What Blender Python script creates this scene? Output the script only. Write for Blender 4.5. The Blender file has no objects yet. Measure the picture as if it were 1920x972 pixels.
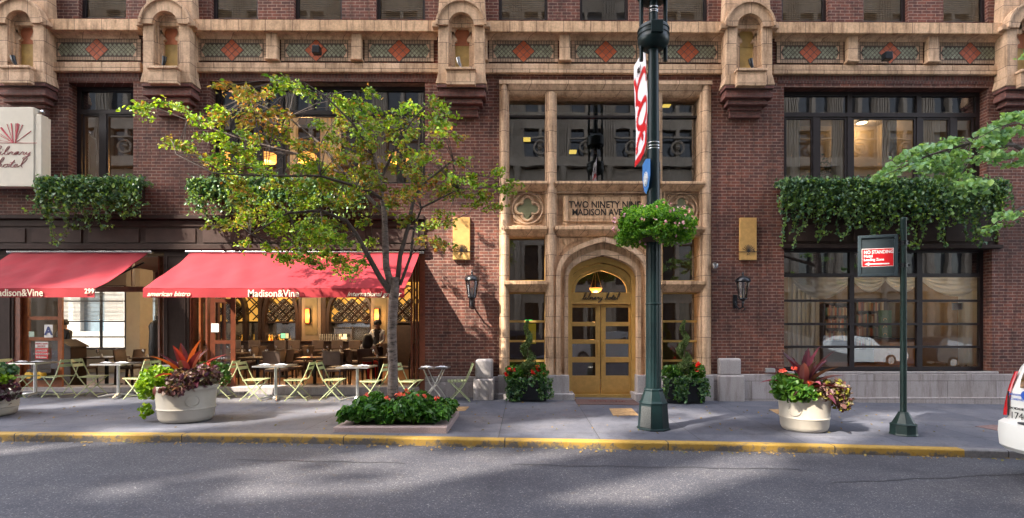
import bpy, math, random
import numpy as np
from mathutils import Vector, Matrix
random.seed(7); RNG = np.random.default_rng(7)
S = bpy.context.scene
COL = S.collection
R = math.radians
# ---------------------------------------------------------------- camera
EYE = 1.7; FPX = 1000.0; YAW = R(0.46); PX, PY = 993.0, 612.0
cam_d = bpy.data.cameras.new('camera'); cam = bpy.data.objects.new('camera', cam_d); COL.objects.link(cam)
cam_d.sensor_width = 36; cam_d.lens = FPX/1920*36
cam_d.shift_x = -(PX-960)/1920; cam_d.shift_y = (PY-486)/1920
cam.location = (0, 0, EYE); cam.rotation_euler = (R(90), 0, -YAW)
cam_d.clip_start = .05; cam_d.clip_end = 2000
S.camera = cam
# ---------------------------------------------------------------- world, sun, exposure
SUN = Vector((0.70, 0.52, -0.85)).normalized()
ELEV = math.asin(-SUN.z); ROT = math.atan2(-SUN.x, -SUN.y)
w = bpy.data.worlds.new('World'); S.world = w; w.use_nodes = True
nt = w.node_tree; bg = nt.nodes['Background']
sky = nt.nodes.new('ShaderNodeTexSky'); sky.sky_type = 'NISHITA'; sky.sun_disc = False
sky.sun_elevation = ELEV; sky.sun_rotation = ROT; sky.air_density = 1.0; sky.dust_density = 1.5
hs = nt.nodes.new('ShaderNodeHueSaturation'); hs.inputs['Saturation'].default_value = .55     # thin summer haze over the city
nt.links.new(sky.outputs[0], hs.inputs['Color'])
tn = nt.nodes.new('ShaderNodeMix'); tn.data_type = 'RGBA'; tn.blend_type = 'MULTIPLY'; tn.inputs[0].default_value = 1; tn.inputs[7].default_value = (1.0, .95, .90, 1)
nt.links.new(hs.outputs[0], tn.inputs[6]); nt.links.new(tn.outputs[2], bg.inputs[0]); bg.inputs[1].default_value = 0.15
sl = bpy.data.lights.new('sun', 'SUN'); sl.energy = 2.0; sl.angle = R(0.6); sl.color = (1, .90, .76)
so = bpy.data.objects.new('sun', sl); COL.objects.link(so); so.location = (-20, -20, 30)
so.rotation_euler = SUN.to_track_quat('-Z', 'Y').to_euler()
S.view_settings.view_transform = 'Standard'; S.view_settings.look = 'None'
S.view_settings.exposure = 3.08; S.view_settings.gamma = 1; S.view_settings.use_curve_mapping = False
S.cycles.max_bounces = 7; S.cycles.diffuse_bounces = 3; S.cycles.glossy_bounces = 4
S.cycles.transparent_max_bounces = 10; S.cycles.transmission_bounces = 4
S.cycles.caustics_reflective = False; S.cycles.caustics_refractive = False
S.cycles.sample_clamp_indirect = 6; S.cycles.use_adaptive_sampling = True
S.cycles.use_denoising = True
# ---------------------------------------------------------------- measuring: a photo pixel on a plane y = const
FY = 12.5
def hit(u, v, Y):
    a = (u-PX)/FPX; b = (PY-v)/FPX
    dx = math.cos(YAW)*a + math.sin(YAW); dy = -math.sin(YAW)*a + math.cos(YAW)
    t = Y/dy
    return dx*t, EYE+b*t
def X(u, Y=FY): return hit(u, 600, Y)[0]
def Z(v, Y=FY, u=985): return hit(u, v, Y)[1]
def zg(x, y): return -0.0134*(x-2.0) - 0.010*(12.5-y)
def ground(u, v, dz=0):
    Y = 10.0
    for _ in range(30):
        x, z = hit(u, v, Y)
        tgt = zg(x, Y)+dz
        Y = Y*(EYE-tgt)/(EYE-z)
    return X(u, Y), Y
# ---------------------------------------------------------------- materials
def nodes(name):
    m = bpy.data.materials.new(name); m.use_nodes = True
    t = m.node_tree; b = t.nodes['Principled BSDF']
    return m, t, b
def N(t, kind, **k):
    n = t.nodes.new(kind)
    for a, v in k.items():
        if hasattr(n, a): setattr(n, a, v)
    return n
def L(t, a, b): t.links.new(a, b)
def noise(t, scale, detail=4, rough=.6, vec=None):
    n = N(t, 'ShaderNodeTexNoise'); n.inputs['Scale'].default_value = scale; n.inputs['Detail'].default_value = detail
    n.inputs['Roughness'].default_value = rough
    if vec is not None: L(t, vec, n.inputs['Vector'])
    return n
def ramp(t, fac, stops):
    r = N(t, 'ShaderNodeValToRGB'); e = r.color_ramp.elements
    while len(e) < len(stops): e.new(.5)
    for el, (p, c) in zip(e, stops):
        el.position = p; el.color = (c[0], c[1], c[2], 1)
    L(t, fac, r.inputs[0]); return r
def mixc(t, a, b, fac, mode='MIX'):
    m = N(t, 'ShaderNodeMix', data_type='RGBA', blend_type=mode)
    for s, x in ((m.inputs[6], a), (m.inputs[7], b), (m.inputs[0], fac)):
        if isinstance(x, (int, float)): s.default_value = x
        elif isinstance(x, tuple): s.default_value = (*x, 1) if len(x) == 3 else x
        else: L(t, x, s)
    return m.outputs[2]
def bumpn(t, b, h, st, dist=.01):
    bp = N(t, 'ShaderNodeBump'); bp.inputs['Strength'].default_value = st; bp.inputs['Distance'].default_value = dist
    L(t, h, bp.inputs['Height']); L(t, bp.outputs[0], b.inputs['Normal'])
def coords(t): return N(t, 'ShaderNodeTexCoord').outputs['Object']
def M(name, col, rough=.6, metal=0, var=.12, vs=5, bump=0, bs=60, emis=None, es=1, spec=.5, alpha=None):
    m, t, b = nodes(name)
    c = coords(t)
    n = noise(t, vs, 5, .65, c)
    k = lambda f: tuple(min(1, x*f) for x in col)
    r = ramp(t, n.outputs[0], [(.3, k(1-var)), (.7, k(1+var))])
    L(t, r.outputs[0], b.inputs['Base Color'])
    b.inputs['Roughness'].default_value = rough; b.inputs['Metallic'].default_value = metal
    b.inputs['Specular IOR Level'].default_value = spec
    if bump:
        n2 = noise(t, bs, 4, .6, c); bumpn(t, b, n2.outputs[0], bump)
    if emis:
        b.inputs['Emission Color'].default_value = (*emis, 1); b.inputs['Emission Strength'].default_value = es
    return m
def planar(t):                                        # (x + y, z) for walls that face any way
    s = N(t, 'ShaderNodeSeparateXYZ'); L(t, coords(t), s.inputs[0])
    a = N(t, 'ShaderNodeMath', operation='ADD'); L(t, s.outputs[0], a.inputs[0]); L(t, s.outputs[1], a.inputs[1])
    c = N(t, 'ShaderNodeCombineXYZ'); L(t, a.outputs[0], c.inputs[0]); L(t, s.outputs[2], c.inputs[1])
    return c.outputs[0]
def brick_tex(t, w, h, mortar, c1, c2, cm, off=.5):
    b = N(t, 'ShaderNodeTexBrick'); b.offset = off
    b.inputs['Scale'].default_value = 1; b.inputs['Brick Width'].default_value = w; b.inputs['Row Height'].default_value = h
    b.inputs['Mortar Size'].default_value = mortar; b.inputs['Mortar Smooth'].default_value = .1
    b.inputs['Color1'].default_value = (*c1, 1); b.inputs['Color2'].default_value = (*c2, 1); b.inputs['Mortar'].default_value = (*cm, 1)
    L(t, planar(t), b.inputs['Vector']); return b
def mat_brick(name, c1, c2, cm, w=.215, h=.072):
    m, t, b = nodes(name)
    br = brick_tex(t, w, h, .008, c1, c2, cm)
    n = noise(t, .55, 6, .7, coords(t)); r = ramp(t, n.outputs[0], [(.3, (.52, .5, .52)), (.5, (.95, .9, .9)), (.72, (1.45, 1.25, 1.15))])
    n3 = noise(t, 9, 3, .7, coords(t)); r3 = ramp(t, n3.outputs[0], [(.3, (.7, .7, .72)), (.7, (1.3, 1.25, 1.2))])
    c = mixc(t, br.outputs[0], r.outputs[0], 1, 'MULTIPLY'); c = mixc(t, c, r3.outputs[0], 1, 'MULTIPLY')
    L(t, c, b.inputs['Base Color']); b.inputs['Roughness'].default_value = .8
    inv = N(t, 'ShaderNodeMath', operation='SUBTRACT'); inv.inputs[0].default_value = 1; L(t, br.outputs['Fac'], inv.inputs[1])
    ad = N(t, 'ShaderNodeMath', operation='ADD'); L(t, inv.outputs[0], ad.inputs[0]); L(t, n3.outputs[0], ad.inputs[1])
    bumpn(t, b, ad.outputs[0], .7, .012)
    return m
def mat_block(name, col, joint, w, h, var=.25, speck=0, off=.5, js=.006, rough=.75):
    m, t, b = nodes(name)
    k = lambda f: tuple(min(1, x*f) for x in col)
    br = brick_tex(t, w, h, js, k(1.08), (col[0]*.9, col[1]*.87, col[2]*.82), joint, off)
    n = noise(t, 1.6, 8, .75, coords(t)); r = ramp(t, n.outputs[0], [(.28, (1-var*1.6, 1-var*1.7, 1-var*1.8)), (.5, (1, 1, 1)), (.75, (1+var*.6,)*3)])
    c = mixc(t, br.outputs[0], r.outputs[0], 1, 'MULTIPLY')
    n2 = noise(t, 22 if not speck else 70, 5, .7, coords(t)); r2 = ramp(t, n2.outputs[0], [(.35, (1-.16-speck,)*3), (.65, (1.12+speck,)*3)])
    c = mixc(t, c, r2.outputs[0], 1, 'MULTIPLY')
    L(t, c, b.inputs['Base Color']); b.inputs['Roughness'].default_value = rough
    inv = N(t, 'ShaderNodeMath', operation='SUBTRACT'); inv.inputs[0].default_value = 1; L(t, br.outputs['Fac'], inv.inputs[1])
    ad = N(t, 'ShaderNodeMath', operation='MULTIPLY_ADD'); L(t, n2.outputs[0], ad.inputs[0]); ad.inputs[1].default_value = .25; L(t, inv.outputs[0], ad.inputs[2])
    bumpn(t, b, ad.outputs[0], .5, .01)
    return m
def mat_leaf(name, cols, rough=.5, transl=.35, tt=(1.7, 1.5, .6)):
    m, t, b = nodes(name)
    g = N(t, 'ShaderNodeNewGeometry')
    r = ramp(t, g.outputs['Random Per Island'], [(i/max(1, len(cols)-1), c) for i, c in enumerate(cols)])
    L(t, r.outputs[0], b.inputs['Base Color']); b.inputs['Roughness'].default_value = rough
    b.inputs['Specular IOR Level'].default_value = .35
    tr = N(t, 'ShaderNodeBsdfTranslucent')
    br = N(t, 'ShaderNodeMix', data_type='RGBA', blend_type='MULTIPLY'); br.inputs[0].default_value = 1
    L(t, r.outputs[0], br.inputs[6]); br.inputs[7].default_value = (*tt, 1); L(t, br.outputs[2], tr.inputs[0])
    mx = N(t, 'ShaderNodeMixShader'); mx.inputs[0].default_value = transl
    L(t, b.outputs[0], mx.inputs[1]); L(t, tr.outputs[0], mx.inputs[2]); L(t, mx.outputs[0], t.nodes['Material Output'].inputs[0])
    return m
def mat_glass(name, tint=(1, 1, 1), refl=.12, wob=.25):
    m, t, b = nodes(name); t.nodes.remove(b)
    tr = N(t, 'ShaderNodeBsdfTransparent'); tr.inputs[0].default_value = (*tint, 1)
    gl = N(t, 'ShaderNodeBsdfGlossy'); gl.inputs['Roughness'].default_value = .01; gl.inputs[0].default_value = (1, 1, 1, 1)
    fr = N(t, 'ShaderNodeFresnel'); fr.inputs[0].default_value = 1.5
    ad = N(t, 'ShaderNodeMath', operation='ADD', use_clamp=True); L(t, fr.outputs[0], ad.inputs[0]); ad.inputs[1].default_value = refl
    n = noise(t, 1.3, 2, .5, coords(t)); bp = N(t, 'ShaderNodeBump'); bp.inputs['Strength'].default_value = wob; bp.inputs['Distance'].default_value = .004
    L(t, n.outputs[0], bp.inputs['Height']); L(t, bp.outputs[0], gl.inputs['Normal'])
    mx = N(t, 'ShaderNodeMixShader'); L(t, ad.outputs[0], mx.inputs[0]); L(t, tr.outputs[0], mx.inputs[1]); L(t, gl.outputs[0], mx.inputs[2])
    L(t, mx.outputs[0], t.nodes['Material Output'].inputs[0]); return m

BRICK = mat_brick('brick', (.180, .062, .040), (.088, .033, .027), (.26, .185, .15))
STONE = mat_block('terracotta', (.58, .40, .265), (.12, .07, .045), .86, .48)
STONE2 = mat_block('terracotta_sill', (.62, .41, .25), (.15, .08, .05), .62, 5, off=0)
CORBEL = mat_brick('corbel_brick', (.19, .08, .065), (.13, .055, .05), (.13, .09, .08))
SOLDIER = mat_brick('soldier_brick', (.17, .065, .05), (.10, .042, .038), (.16, .12, .1), .075, .22)
GRANITE = mat_block('granite', (.37, .34, .35), (.16, .14, .14), 1.15, .42, .12, .12)
GRANITE1 = M('granite_plain', (.38, .35, .35), .7, var=.22, vs=60, bump=.1)
GRANITEP = M('granite_pink', (.33, .25, .24), .75, var=.25, vs=50, bump=.15)
BROWN = M('brown_metal', (.040, .024, .020), .7, var=.2, spec=.2)
BROWN2 = M('brown_panel', (.055, .034, .029), .7, var=.2, spec=.2)
BLACK = M('black_frame', (.018, .013, .015), .35, var=.1)
DARK = M('dark_panel', (.030, .022, .024), .25, var=.3, vs=1.5)
WOOD = M('red_wood', (.16, .042, .018), .4, var=.3, vs=9)
WOODO = M('orange_wood', (.30, .085, .022), .4, var=.3, vs=9)
WOODD = M('dark_wood', (.035, .018, .013), .4, var=.3, vs=9)
BRASS = M('brass', (.62, .40, .13), .33, metal=.45, var=.14, vs=6)
BRASSP = M('gold_panel', (.62, .385, .125), .34, metal=.4, var=.12, vs=8)
GLASS = mat_glass('window_glass', refl=.08); GLASSD = mat_glass('dark_glass', (.55, .55, .57), .16)
GLASSR = mat_glass('shop_glass', (.88, .88, .88), .13, .35)
CANVAS = M('red_canvas', (.26, .010, .020), .85, var=.2, vs=1.6, bump=.5, bs=5)
CANVASD = M('valance_canvas', (.30, .010, .018), .8, var=.1, vs=3, bump=.5, bs=8)
CREAM = M('cream_paint', (.62, .58, .48), .5, var=.05)
WHITE = M('white', (.8, .8, .79), .5, var=.03)
LETTER = M('cream_lettering', (.75, .66, .52), .7, var=.05)
INK = M('black_ink', (.015, .012, .012), .5, var=.05)
RED = M('sign_red', (.62, .012, .02), .4, var=.05)
CRIM = M('crimson', (.42, .01, .03), .5, var=.05)
IRON = M('black_iron', (.012, .014, .018), .3, metal=.3, var=.2)
POLE = M('green_pole', (.006, .017, .019), .38, var=.25, vs=12, bump=.1, spec=.25)
POLE2 = M('grey_green_pole', (.012, .032, .028), .4, var=.3, vs=14)
STEEL = M('steel', (.55, .55, .56), .25, metal=1, var=.1)
CHROME = M('aluminium', (.68, .68, .67), .3, metal=.9, var=.08)
BISTRO = M('bistro_green', (.42, .47, .25), .45, var=.08)
TTOP = M('table_top', (.055, .045, .045), .6, var=.2)
LEATHER = M('taupe_leather', (.125, .085, .068), .45, var=.15)
PLASTER = M('plaster', (.42, .36, .27), .8, var=.06)
TAUPE = M('taupe_wall', (.18, .145, .11), .8, var=.06)
CEIL = M('ceiling', (.30, .26, .22), .8, var=.05)
DROOM = M('dark_room', (.045, .036, .033), .85, var=.3)
WFLOOR = M('wood_floor', (.20, .09, .035), .35, var=.3, vs=6)
def glow(name, col, s):
    return M(name, tuple(min(1, c) for c in col), .5, var=.02, emis=col, es=s)
GAMBER = glow('amber_glow', (1, .42, .08), .22); GWARM = glow('warm_lamp', (1, .68, .3), 1.2)
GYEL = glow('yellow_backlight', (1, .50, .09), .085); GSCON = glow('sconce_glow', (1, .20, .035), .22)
GGREEN = glow('exit_green', (.05, 1, .15), .25); GSCR = glow('screen', (.3, .9, .5), .10)
# ---------------------------------------------------------------- mesh builder
class MB:
    def __init__(s): s.v = []; s.f = []; s.m = []
    def quad(s, a, b, c, d, m=0):
        i = len(s.v); s.v += [a, b, c, d]; s.f.append((i, i+1, i+2, i+3)); s.m.append(m)
    def poly(s, pts, m=0):
        i = len(s.v); s.v += pts; s.f.append(tuple(range(i, i+len(pts)))); s.m.append(m)
    def box(s, x0, x1, y0, y1, z0, z1, m=0):
        if x0 > x1: x0, x1 = x1, x0
        if y0 > y1: y0, y1 = y1, y0
        if z0 > z1: z0, z1 = z1, z0
        i = len(s.v)
        s.v += [(x0,y0,z0),(x1,y0,z0),(x1,y1,z0),(x0,y1,z0),(x0,y0,z1),(x1,y0,z1),(x1,y1,z1),(x0,y1,z1)]
        for f in ((0,3,2,1),(4,5,6,7),(0,1,5,4),(1,2,6,5),(2,3,7,6),(3,0,4,7)):
            s.f.append(tuple(i+k for k in f)); s.m.append(m)
        return s
    def prism(s, pts, y0, y1, m=0):                    # polygon in xz pulled from y0 to y1
        n = len(pts); i = len(s.v)
        s.v += [(p[0], y0, p[1]) for p in pts]+[(p[0], y1, p[1]) for p in pts]
        s.f.append(tuple(range(i, i+n))); s.m.append(m)
        s.f.append(tuple(range(i+2*n-1, i+n-1, -1))); s.m.append(m)
        for k in range(n):
            k2 = (k+1) % n
            s.f.append((i+k, i+n+k, i+n+k2, i+k2)); s.m.append(m)
        return s
    def band(s, A, B, y0, y1, m=0):                    # ring between two open xz outlines of equal length
        for k in range(len(A)-1):
            a, a2, b, b2 = A[k], A[k+1], B[k], B[k+1]
            P = lambda p, y: (p[0], y, p[1])
            s.quad(P(a,y0), P(a2,y0), P(b2,y0), P(b,y0), m)
            s.quad(P(a,y0), P(a,y1), P(a2,y1), P(a2,y0), m)
            s.quad(P(b,y0), P(b2,y0), P(b2,y1), P(b,y1), m)
        for k in (0, -1):
            a, b = A[k], B[k]; s.quad((a[0],y0,a[1]), (b[0],y0,b[1]), (b[0],y1,b[1]), (a[0],y1,a[1]), m)
    def tube(s, pts, r, n=8, m=0, cap=True):
        pts = [Vector(p) for p in pts]
        rs = r if isinstance(r, (list, tuple)) else [r]*len(pts)
        base = len(s.v); prev = None
        for k, p in enumerate(pts):
            d = (pts[min(k+1, len(pts)-1)]-pts[max(k-1, 0)])
            if d.length < 1e-9: d = Vector((0,0,1))
            d.normalize()
            if prev is None:
                a = d.orthogonal().normalized()
            else:
                a = prev-d*prev.dot(d)
                a = a.normalized() if a.length > 1e-6 else d.orthogonal().normalized()
            prev = a; b = d.cross(a)
            for j in range(n):
                t = 2*math.pi*(j+.5)/n
                s.v.append(tuple(p+(a*math.cos(t)+b*math.sin(t))*rs[k]))
        for k in range(len(pts)-1):
            for j in range(n):
                j2 = (j+1) % n
                s.f.append((base+k*n+j, base+k*n+j2, base+(k+1)*n+j2, base+(k+1)*n+j)); s.m.append(m)
        if cap:
            s.f.append(tuple(base+j for j in range(n-1, -1, -1))); s.m.append(m)
            e = base+(len(pts)-1)*n; s.f.append(tuple(e+j for j in range(n))); s.m.append(m)
        return s
    def lathe(s, prof, c=(0,0,0), n=24, m=0, sx=1, sy=1, ph=0):
        base = len(s.v)
        for r, z in prof:
            for j in range(n):
                t = 2*math.pi*j/n+ph
                s.v.append((c[0]+r*sx*math.cos(t), c[1]+r*sy*math.sin(t), c[2]+z))
        for k in range(len(prof)-1):
            for j in range(n):
                j2 = (j+1) % n
                s.f.append((base+k*n+j, base+k*n+j2, base+(k+1)*n+j2, base+(k+1)*n+j)); s.m.append(m)
        s.f.append(tuple(base+j for j in range(n-1, -1, -1))); s.m.append(m)
        e = base+(len(prof)-1)*n; s.f.append(tuple(e+j for j in range(n))); s.m.append(m)
        return s
    def grid(s, fn, nu, nv, m=0):
        b = len(s.v)
        for i in range(nu+1):
            for j in range(nv+1): s.v.append(tuple(fn(i/nu, j/nv)))
        for i in range(nu):
            for j in range(nv):
                a = b+i*(nv+1)+j; s.f.append((a, a+nv+1, a+nv+2, a+1)); s.m.append(m)
    def build(s, name, mats, parent=None, smooth=False, bevel=0):
        me = bpy.data.meshes.new(name)
        o = Vector((0,0,0)); p = parent
        while p is not None: o += p.location; p = p.parent
        me.from_pydata([(v[0]-o.x, v[1]-o.y, v[2]-o.z) for v in s.v], [], s.f)
        mats = mats if isinstance(mats, (list, tuple)) else [mats]
        for k in mats: me.materials.append(k)
        if len(mats) > 1: me.polygons.foreach_set('material_index', s.m)
        if smooth: me.polygons.foreach_set('use_smooth', [True]*len(me.polygons))
        me.update()
        ob = bpy.data.objects.new(name, me); COL.objects.link(ob)
        if parent is not None: ob.parent = parent
        if smooth:
            try: me.set_sharp_from_angle(angle=R(40))
            except Exception: pass
        if bevel:
            b = ob.modifiers.new('bevel', 'BEVEL'); b.width = bevel; b.segments = 2; b.limit_method = 'ANGLE'
        return ob
def tag(o, label=None, cat=None, group=None, kind=None):
    if label: o['label'] = label
    if cat: o['category'] = cat
    if group: o['group'] = group
    if kind: o['kind'] = kind
    return o
def thing(name, label, cat, loc, group=None, rz=0):
    o = bpy.data.objects.new(name, None); COL.objects.link(o); o.location = loc; o.rotation_euler = (0, 0, rz)
    o.empty_display_size = .2
    return tag(o, label, cat, group)
def kids(o): return [c for c in COL.objects if c.parent == o]
def dup(root, loc, rz=0, label=None, scale=None):
    r = root.copy(); COL.objects.link(r); r.location = loc; r.rotation_euler = (0, 0, rz)
    if label: r['label'] = label
    if scale: r.scale = scale
    def rec(a, b):
        for ch in PAR.get(a.name, []):
            c = ch.copy(); COL.objects.link(c); c.parent = b; c.matrix_parent_inverse = ch.matrix_parent_inverse.copy(); rec(ch, c)
    PAR = {}
    for c in COL.objects:
        if c.parent is not None: PAR.setdefault(c.parent.name, []).append(c)
    rec(root, r)
    return r
def leaves(name, C, size, mats, parent=None, idx=None, up=.5, asp=.55, dirs=None, jit=.35, fold=.18):
    """many leaf-sized faces: one mesh"""
    C = np.asarray(C, float); n = len(C)
    o = Vector((0,0,0)); p = parent
    while p is not None: o += p.location; p = p.parent
    C = C-np.array(o)
    nr = RNG.normal(size=(n, 3)); nr /= np.linalg.norm(nr, axis=1)[:, None]
    nr += np.array([0, -up*.5, up]); nr /= np.linalg.norm(nr, axis=1)[:, None]
    a = RNG.normal(size=(n, 3)) if dirs is None else np.asarray(dirs)+RNG.normal(size=(n, 3))*.35
    a -= nr*(a*nr).sum(1)[:, None]; a /= np.linalg.norm(a, axis=1)[:, None]+1e-9
    b = np.cross(nr, a)
    s = size*(1+RNG.uniform(-jit, jit, n))[:, None]
    V = np.empty((n, 6, 3))
    V[:, 0] = C-a*s*.5
    V[:, 1] = C-a*s*.12+b*s*asp*.5+nr*s*fold
    V[:, 2] = C+a*s*.22+b*s*asp*.38+nr*s*fold*.8
    V[:, 3] = C+a*s*.5-nr*s*.08
    V[:, 4] = C+a*s*.22-b*s*asp*.38+nr*s*fold*.8
    V[:, 5] = C-a*s*.12-b*s*asp*.5+nr*s*fold
    me = bpy.data.meshes.new(name)
    me.vertices.add(n*6); me.vertices.foreach_set('co', V.reshape(-1))
    me.loops.add(n*8); me.polygons.add(n*2)
    q = np.array([0, 1, 2, 3, 0, 3, 4, 5]); li = (np.arange(n)[:, None]*6+q[None]).reshape(-1)
    me.loops.foreach_set('vertex_index', li.astype(np.int32))
    me.polygons.foreach_set('loop_start', (np.arange(n*2)*4).astype(np.int32))
    me.polygons.foreach_set('loop_total', np.full(n*2, 4, np.int32))
    mats = mats if isinstance(mats, (list, tuple)) else [mats]
    for k in mats: me.materials.append(k)
    if idx is not None: me.polygons.foreach_set('material_index', np.repeat(np.asarray(idx, np.int32), 2))
    me.update(calc_edges=True); me.validate()
    ob = bpy.data.objects.new(name, me); COL.objects.link(ob)
    if parent is not None: ob.parent = parent
    return ob
def text(s, size, org, mat, parent, name='lettering', xd=(1,0,0), yd=(0,0,1), align='CENTER', ext=.003, shear=0, sx=1, bold=0, space=1):
    cu = bpy.data.curves.new('t', 'FONT'); cu.body = s; cu.size = size; cu.align_x = align; cu.extrude = ext; cu.shear = shear
    cu.offset = bold; cu.space_character = space; cu.resolution_u = 3
    ob = bpy.data.objects.new('t', cu); COL.objects.link(ob)
    dg = bpy.context.evaluated_depsgraph_get(); me = bpy.data.meshes.new_from_object(ob.evaluated_get(dg))
    bpy.data.objects.remove(ob)
    xd = Vector(xd).normalized(); yd = Vector(yd).normalized(); zd = xd.cross(yd)
    mb = MB()
    mb.v = [tuple(Vector(org)+xd*(v.co.x*sx)+yd*v.co.y+zd*v.co.z) for v in me.vertices]
    mb.f = [tuple(p.vertices) for p in me.polygons]; mb.m = [0]*len(mb.f)
    return mb.build(name, mat, parent)
GL = {'l': ([[(0,0),(.25,.5),(.4,1.1),(.28,1.28),(.18,.9),(.2,.2),(.35,0)]], .35),
 'i': ([[(0,0),(.2,.45),(.2,.1),(.35,0)], [(.24,.68),(.27,.72)]], .35),
 'b': ([[(0,0),(.25,.6),(.35,1.15),(.22,1.2),(.15,.7),(.18,.1),(.35,0),(.45,.2),(.38,.4),(.55,.36)]], .5),
 'r': ([[(0,0),(.15,.44),(.2,.38),(.32,.4),(.28,.1),(.42,0)]], .42),
 'a': ([[(0,0),(.35,.42),(.15,.4),(.05,.15),(.2,0),(.35,.38),(.35,.08),(.5,0)]], .5),
 'y': ([[(0,0),(.1,.4),(.12,.1),(.25,.05),(.4,.42),(.3,-.3),(.08,-.62),(.02,-.42),(.5,0)]], .5),
 'h': ([[(0,0),(.25,.6),(.34,1.2),(.2,1.22),(.12,0),(.2,.35),(.35,.42),(.36,.1),(.5,0)]], .5),
 'o': ([[(0,0),(.12,.35),(.3,.42),(.08,.35),(.1,.02),(.3,.05),(.32,.38),(.48,.34)]], .42),
 't': ([[(0,0),(.22,.95),(.14,.1),(.32,0)], [(0,.62),(.34,.68)]], .3),
 'e': ([[(0,0),(.28,.25),(.2,.42),(.06,.2),(.15,0),(.38,.05)]], .36)}
def script(mb, s, org, size, r, xd=(1,0,0), yd=(0,0,1), slant=.25, sx=1.3):
    xd = Vector(xd); yd = Vector(yd); x = 0
    for ch in s:
        if ch == ' ': x += .35; continue
        st, adv = GL[ch]
        for P in st:
            Q = []
            for k in range(len(P)-1):
                p0 = P[max(k-1, 0)]; p1 = P[k]; p2 = P[k+1]; p3 = P[min(k+2, len(P)-1)]
                for q in range(4):
                    t = q/4
                    Q.append(tuple(.5*(2*p1[i]+(p2[i]-p0[i])*t+(2*p0[i]-5*p1[i]+4*p2[i]-p3[i])*t*t+(3*p1[i]-p0[i]-3*p2[i]+p3[i])*t**3) for i in (0, 1)))
            Q.append(P[-1])
            mb.tube([Vector(org)+xd*((x+a+slant*b)*size*sx)+yd*(b*size) for a, b in Q], r, 5)
        x += adv
    return x*size*sx
def holes_wall(mb, x0, x1, z0, z1, holes, Y, rev, m=0, mr=0):
    xs = sorted({x0, x1, *[h[0] for h in holes], *[h[1] for h in holes]}); zs = sorted({z0, z1, *[h[2] for h in holes], *[h[3] for h in holes]})
    xs = [x for x in xs if x0-1e-6 <= x <= x1+1e-6]; zs = [z for z in zs if z0-1e-6 <= z <= z1+1e-6]
    for a, b in zip(xs, xs[1:]):
        for c, d in zip(zs, zs[1:]):
            cx, cz = (a+b)/2, (c+d)/2
            if any(h[0] < cx < h[1] and h[2] < cz < h[3] for h in holes): continue
            mb.quad((a,Y,c), (b,Y,c), (b,Y,d), (a,Y,d), m)
    for h in holes:
        a, b, c, d = h[:4]
        mb.quad((a,Y,c),(a,Y,d),(a,Y+rev,d),(a,Y+rev,c), mr); mb.quad((b,Y,c),(b,Y+rev,c),(b,Y+rev,d),(b,Y,d), mr)
        mb.quad((a,Y,d),(b,Y,d),(b,Y+rev,d),(a,Y+rev,d), mr); mb.quad((a,Y,c),(a,Y+rev,c),(b,Y+rev,c),(b,Y,c), mr)
def weather(m, amt=.5):
    t = m.node_tree; b = t.nodes['Principled BSDF']; src = b.inputs['Base Color'].links[0].from_socket
    mp = N(t, 'ShaderNodeMapping'); mp.inputs['Scale'].default_value = (7, 7, .8); L(t, coords(t), mp.inputs[0])
    n = noise(t, 1, 6, .75, mp.outputs[0]); r = ramp(t, n.outputs[0], [(.36, (.50, .44, .40)), (.52, (1, 1, 1)), (.75, (1.08, 1.08, 1.1))])
    c = mixc(t, src, r.outputs[0], amt, 'MULTIPLY'); L(t, c, b.inputs['Base Color'])
for m_, a_ in ((STONE, .8), (STONE2, 1.0), (BRICK, .85), (GRANITE, .6), (GRANITE1, .5), (CORBEL, .5), (BROWN, .4)): weather(m_, a_)
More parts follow.
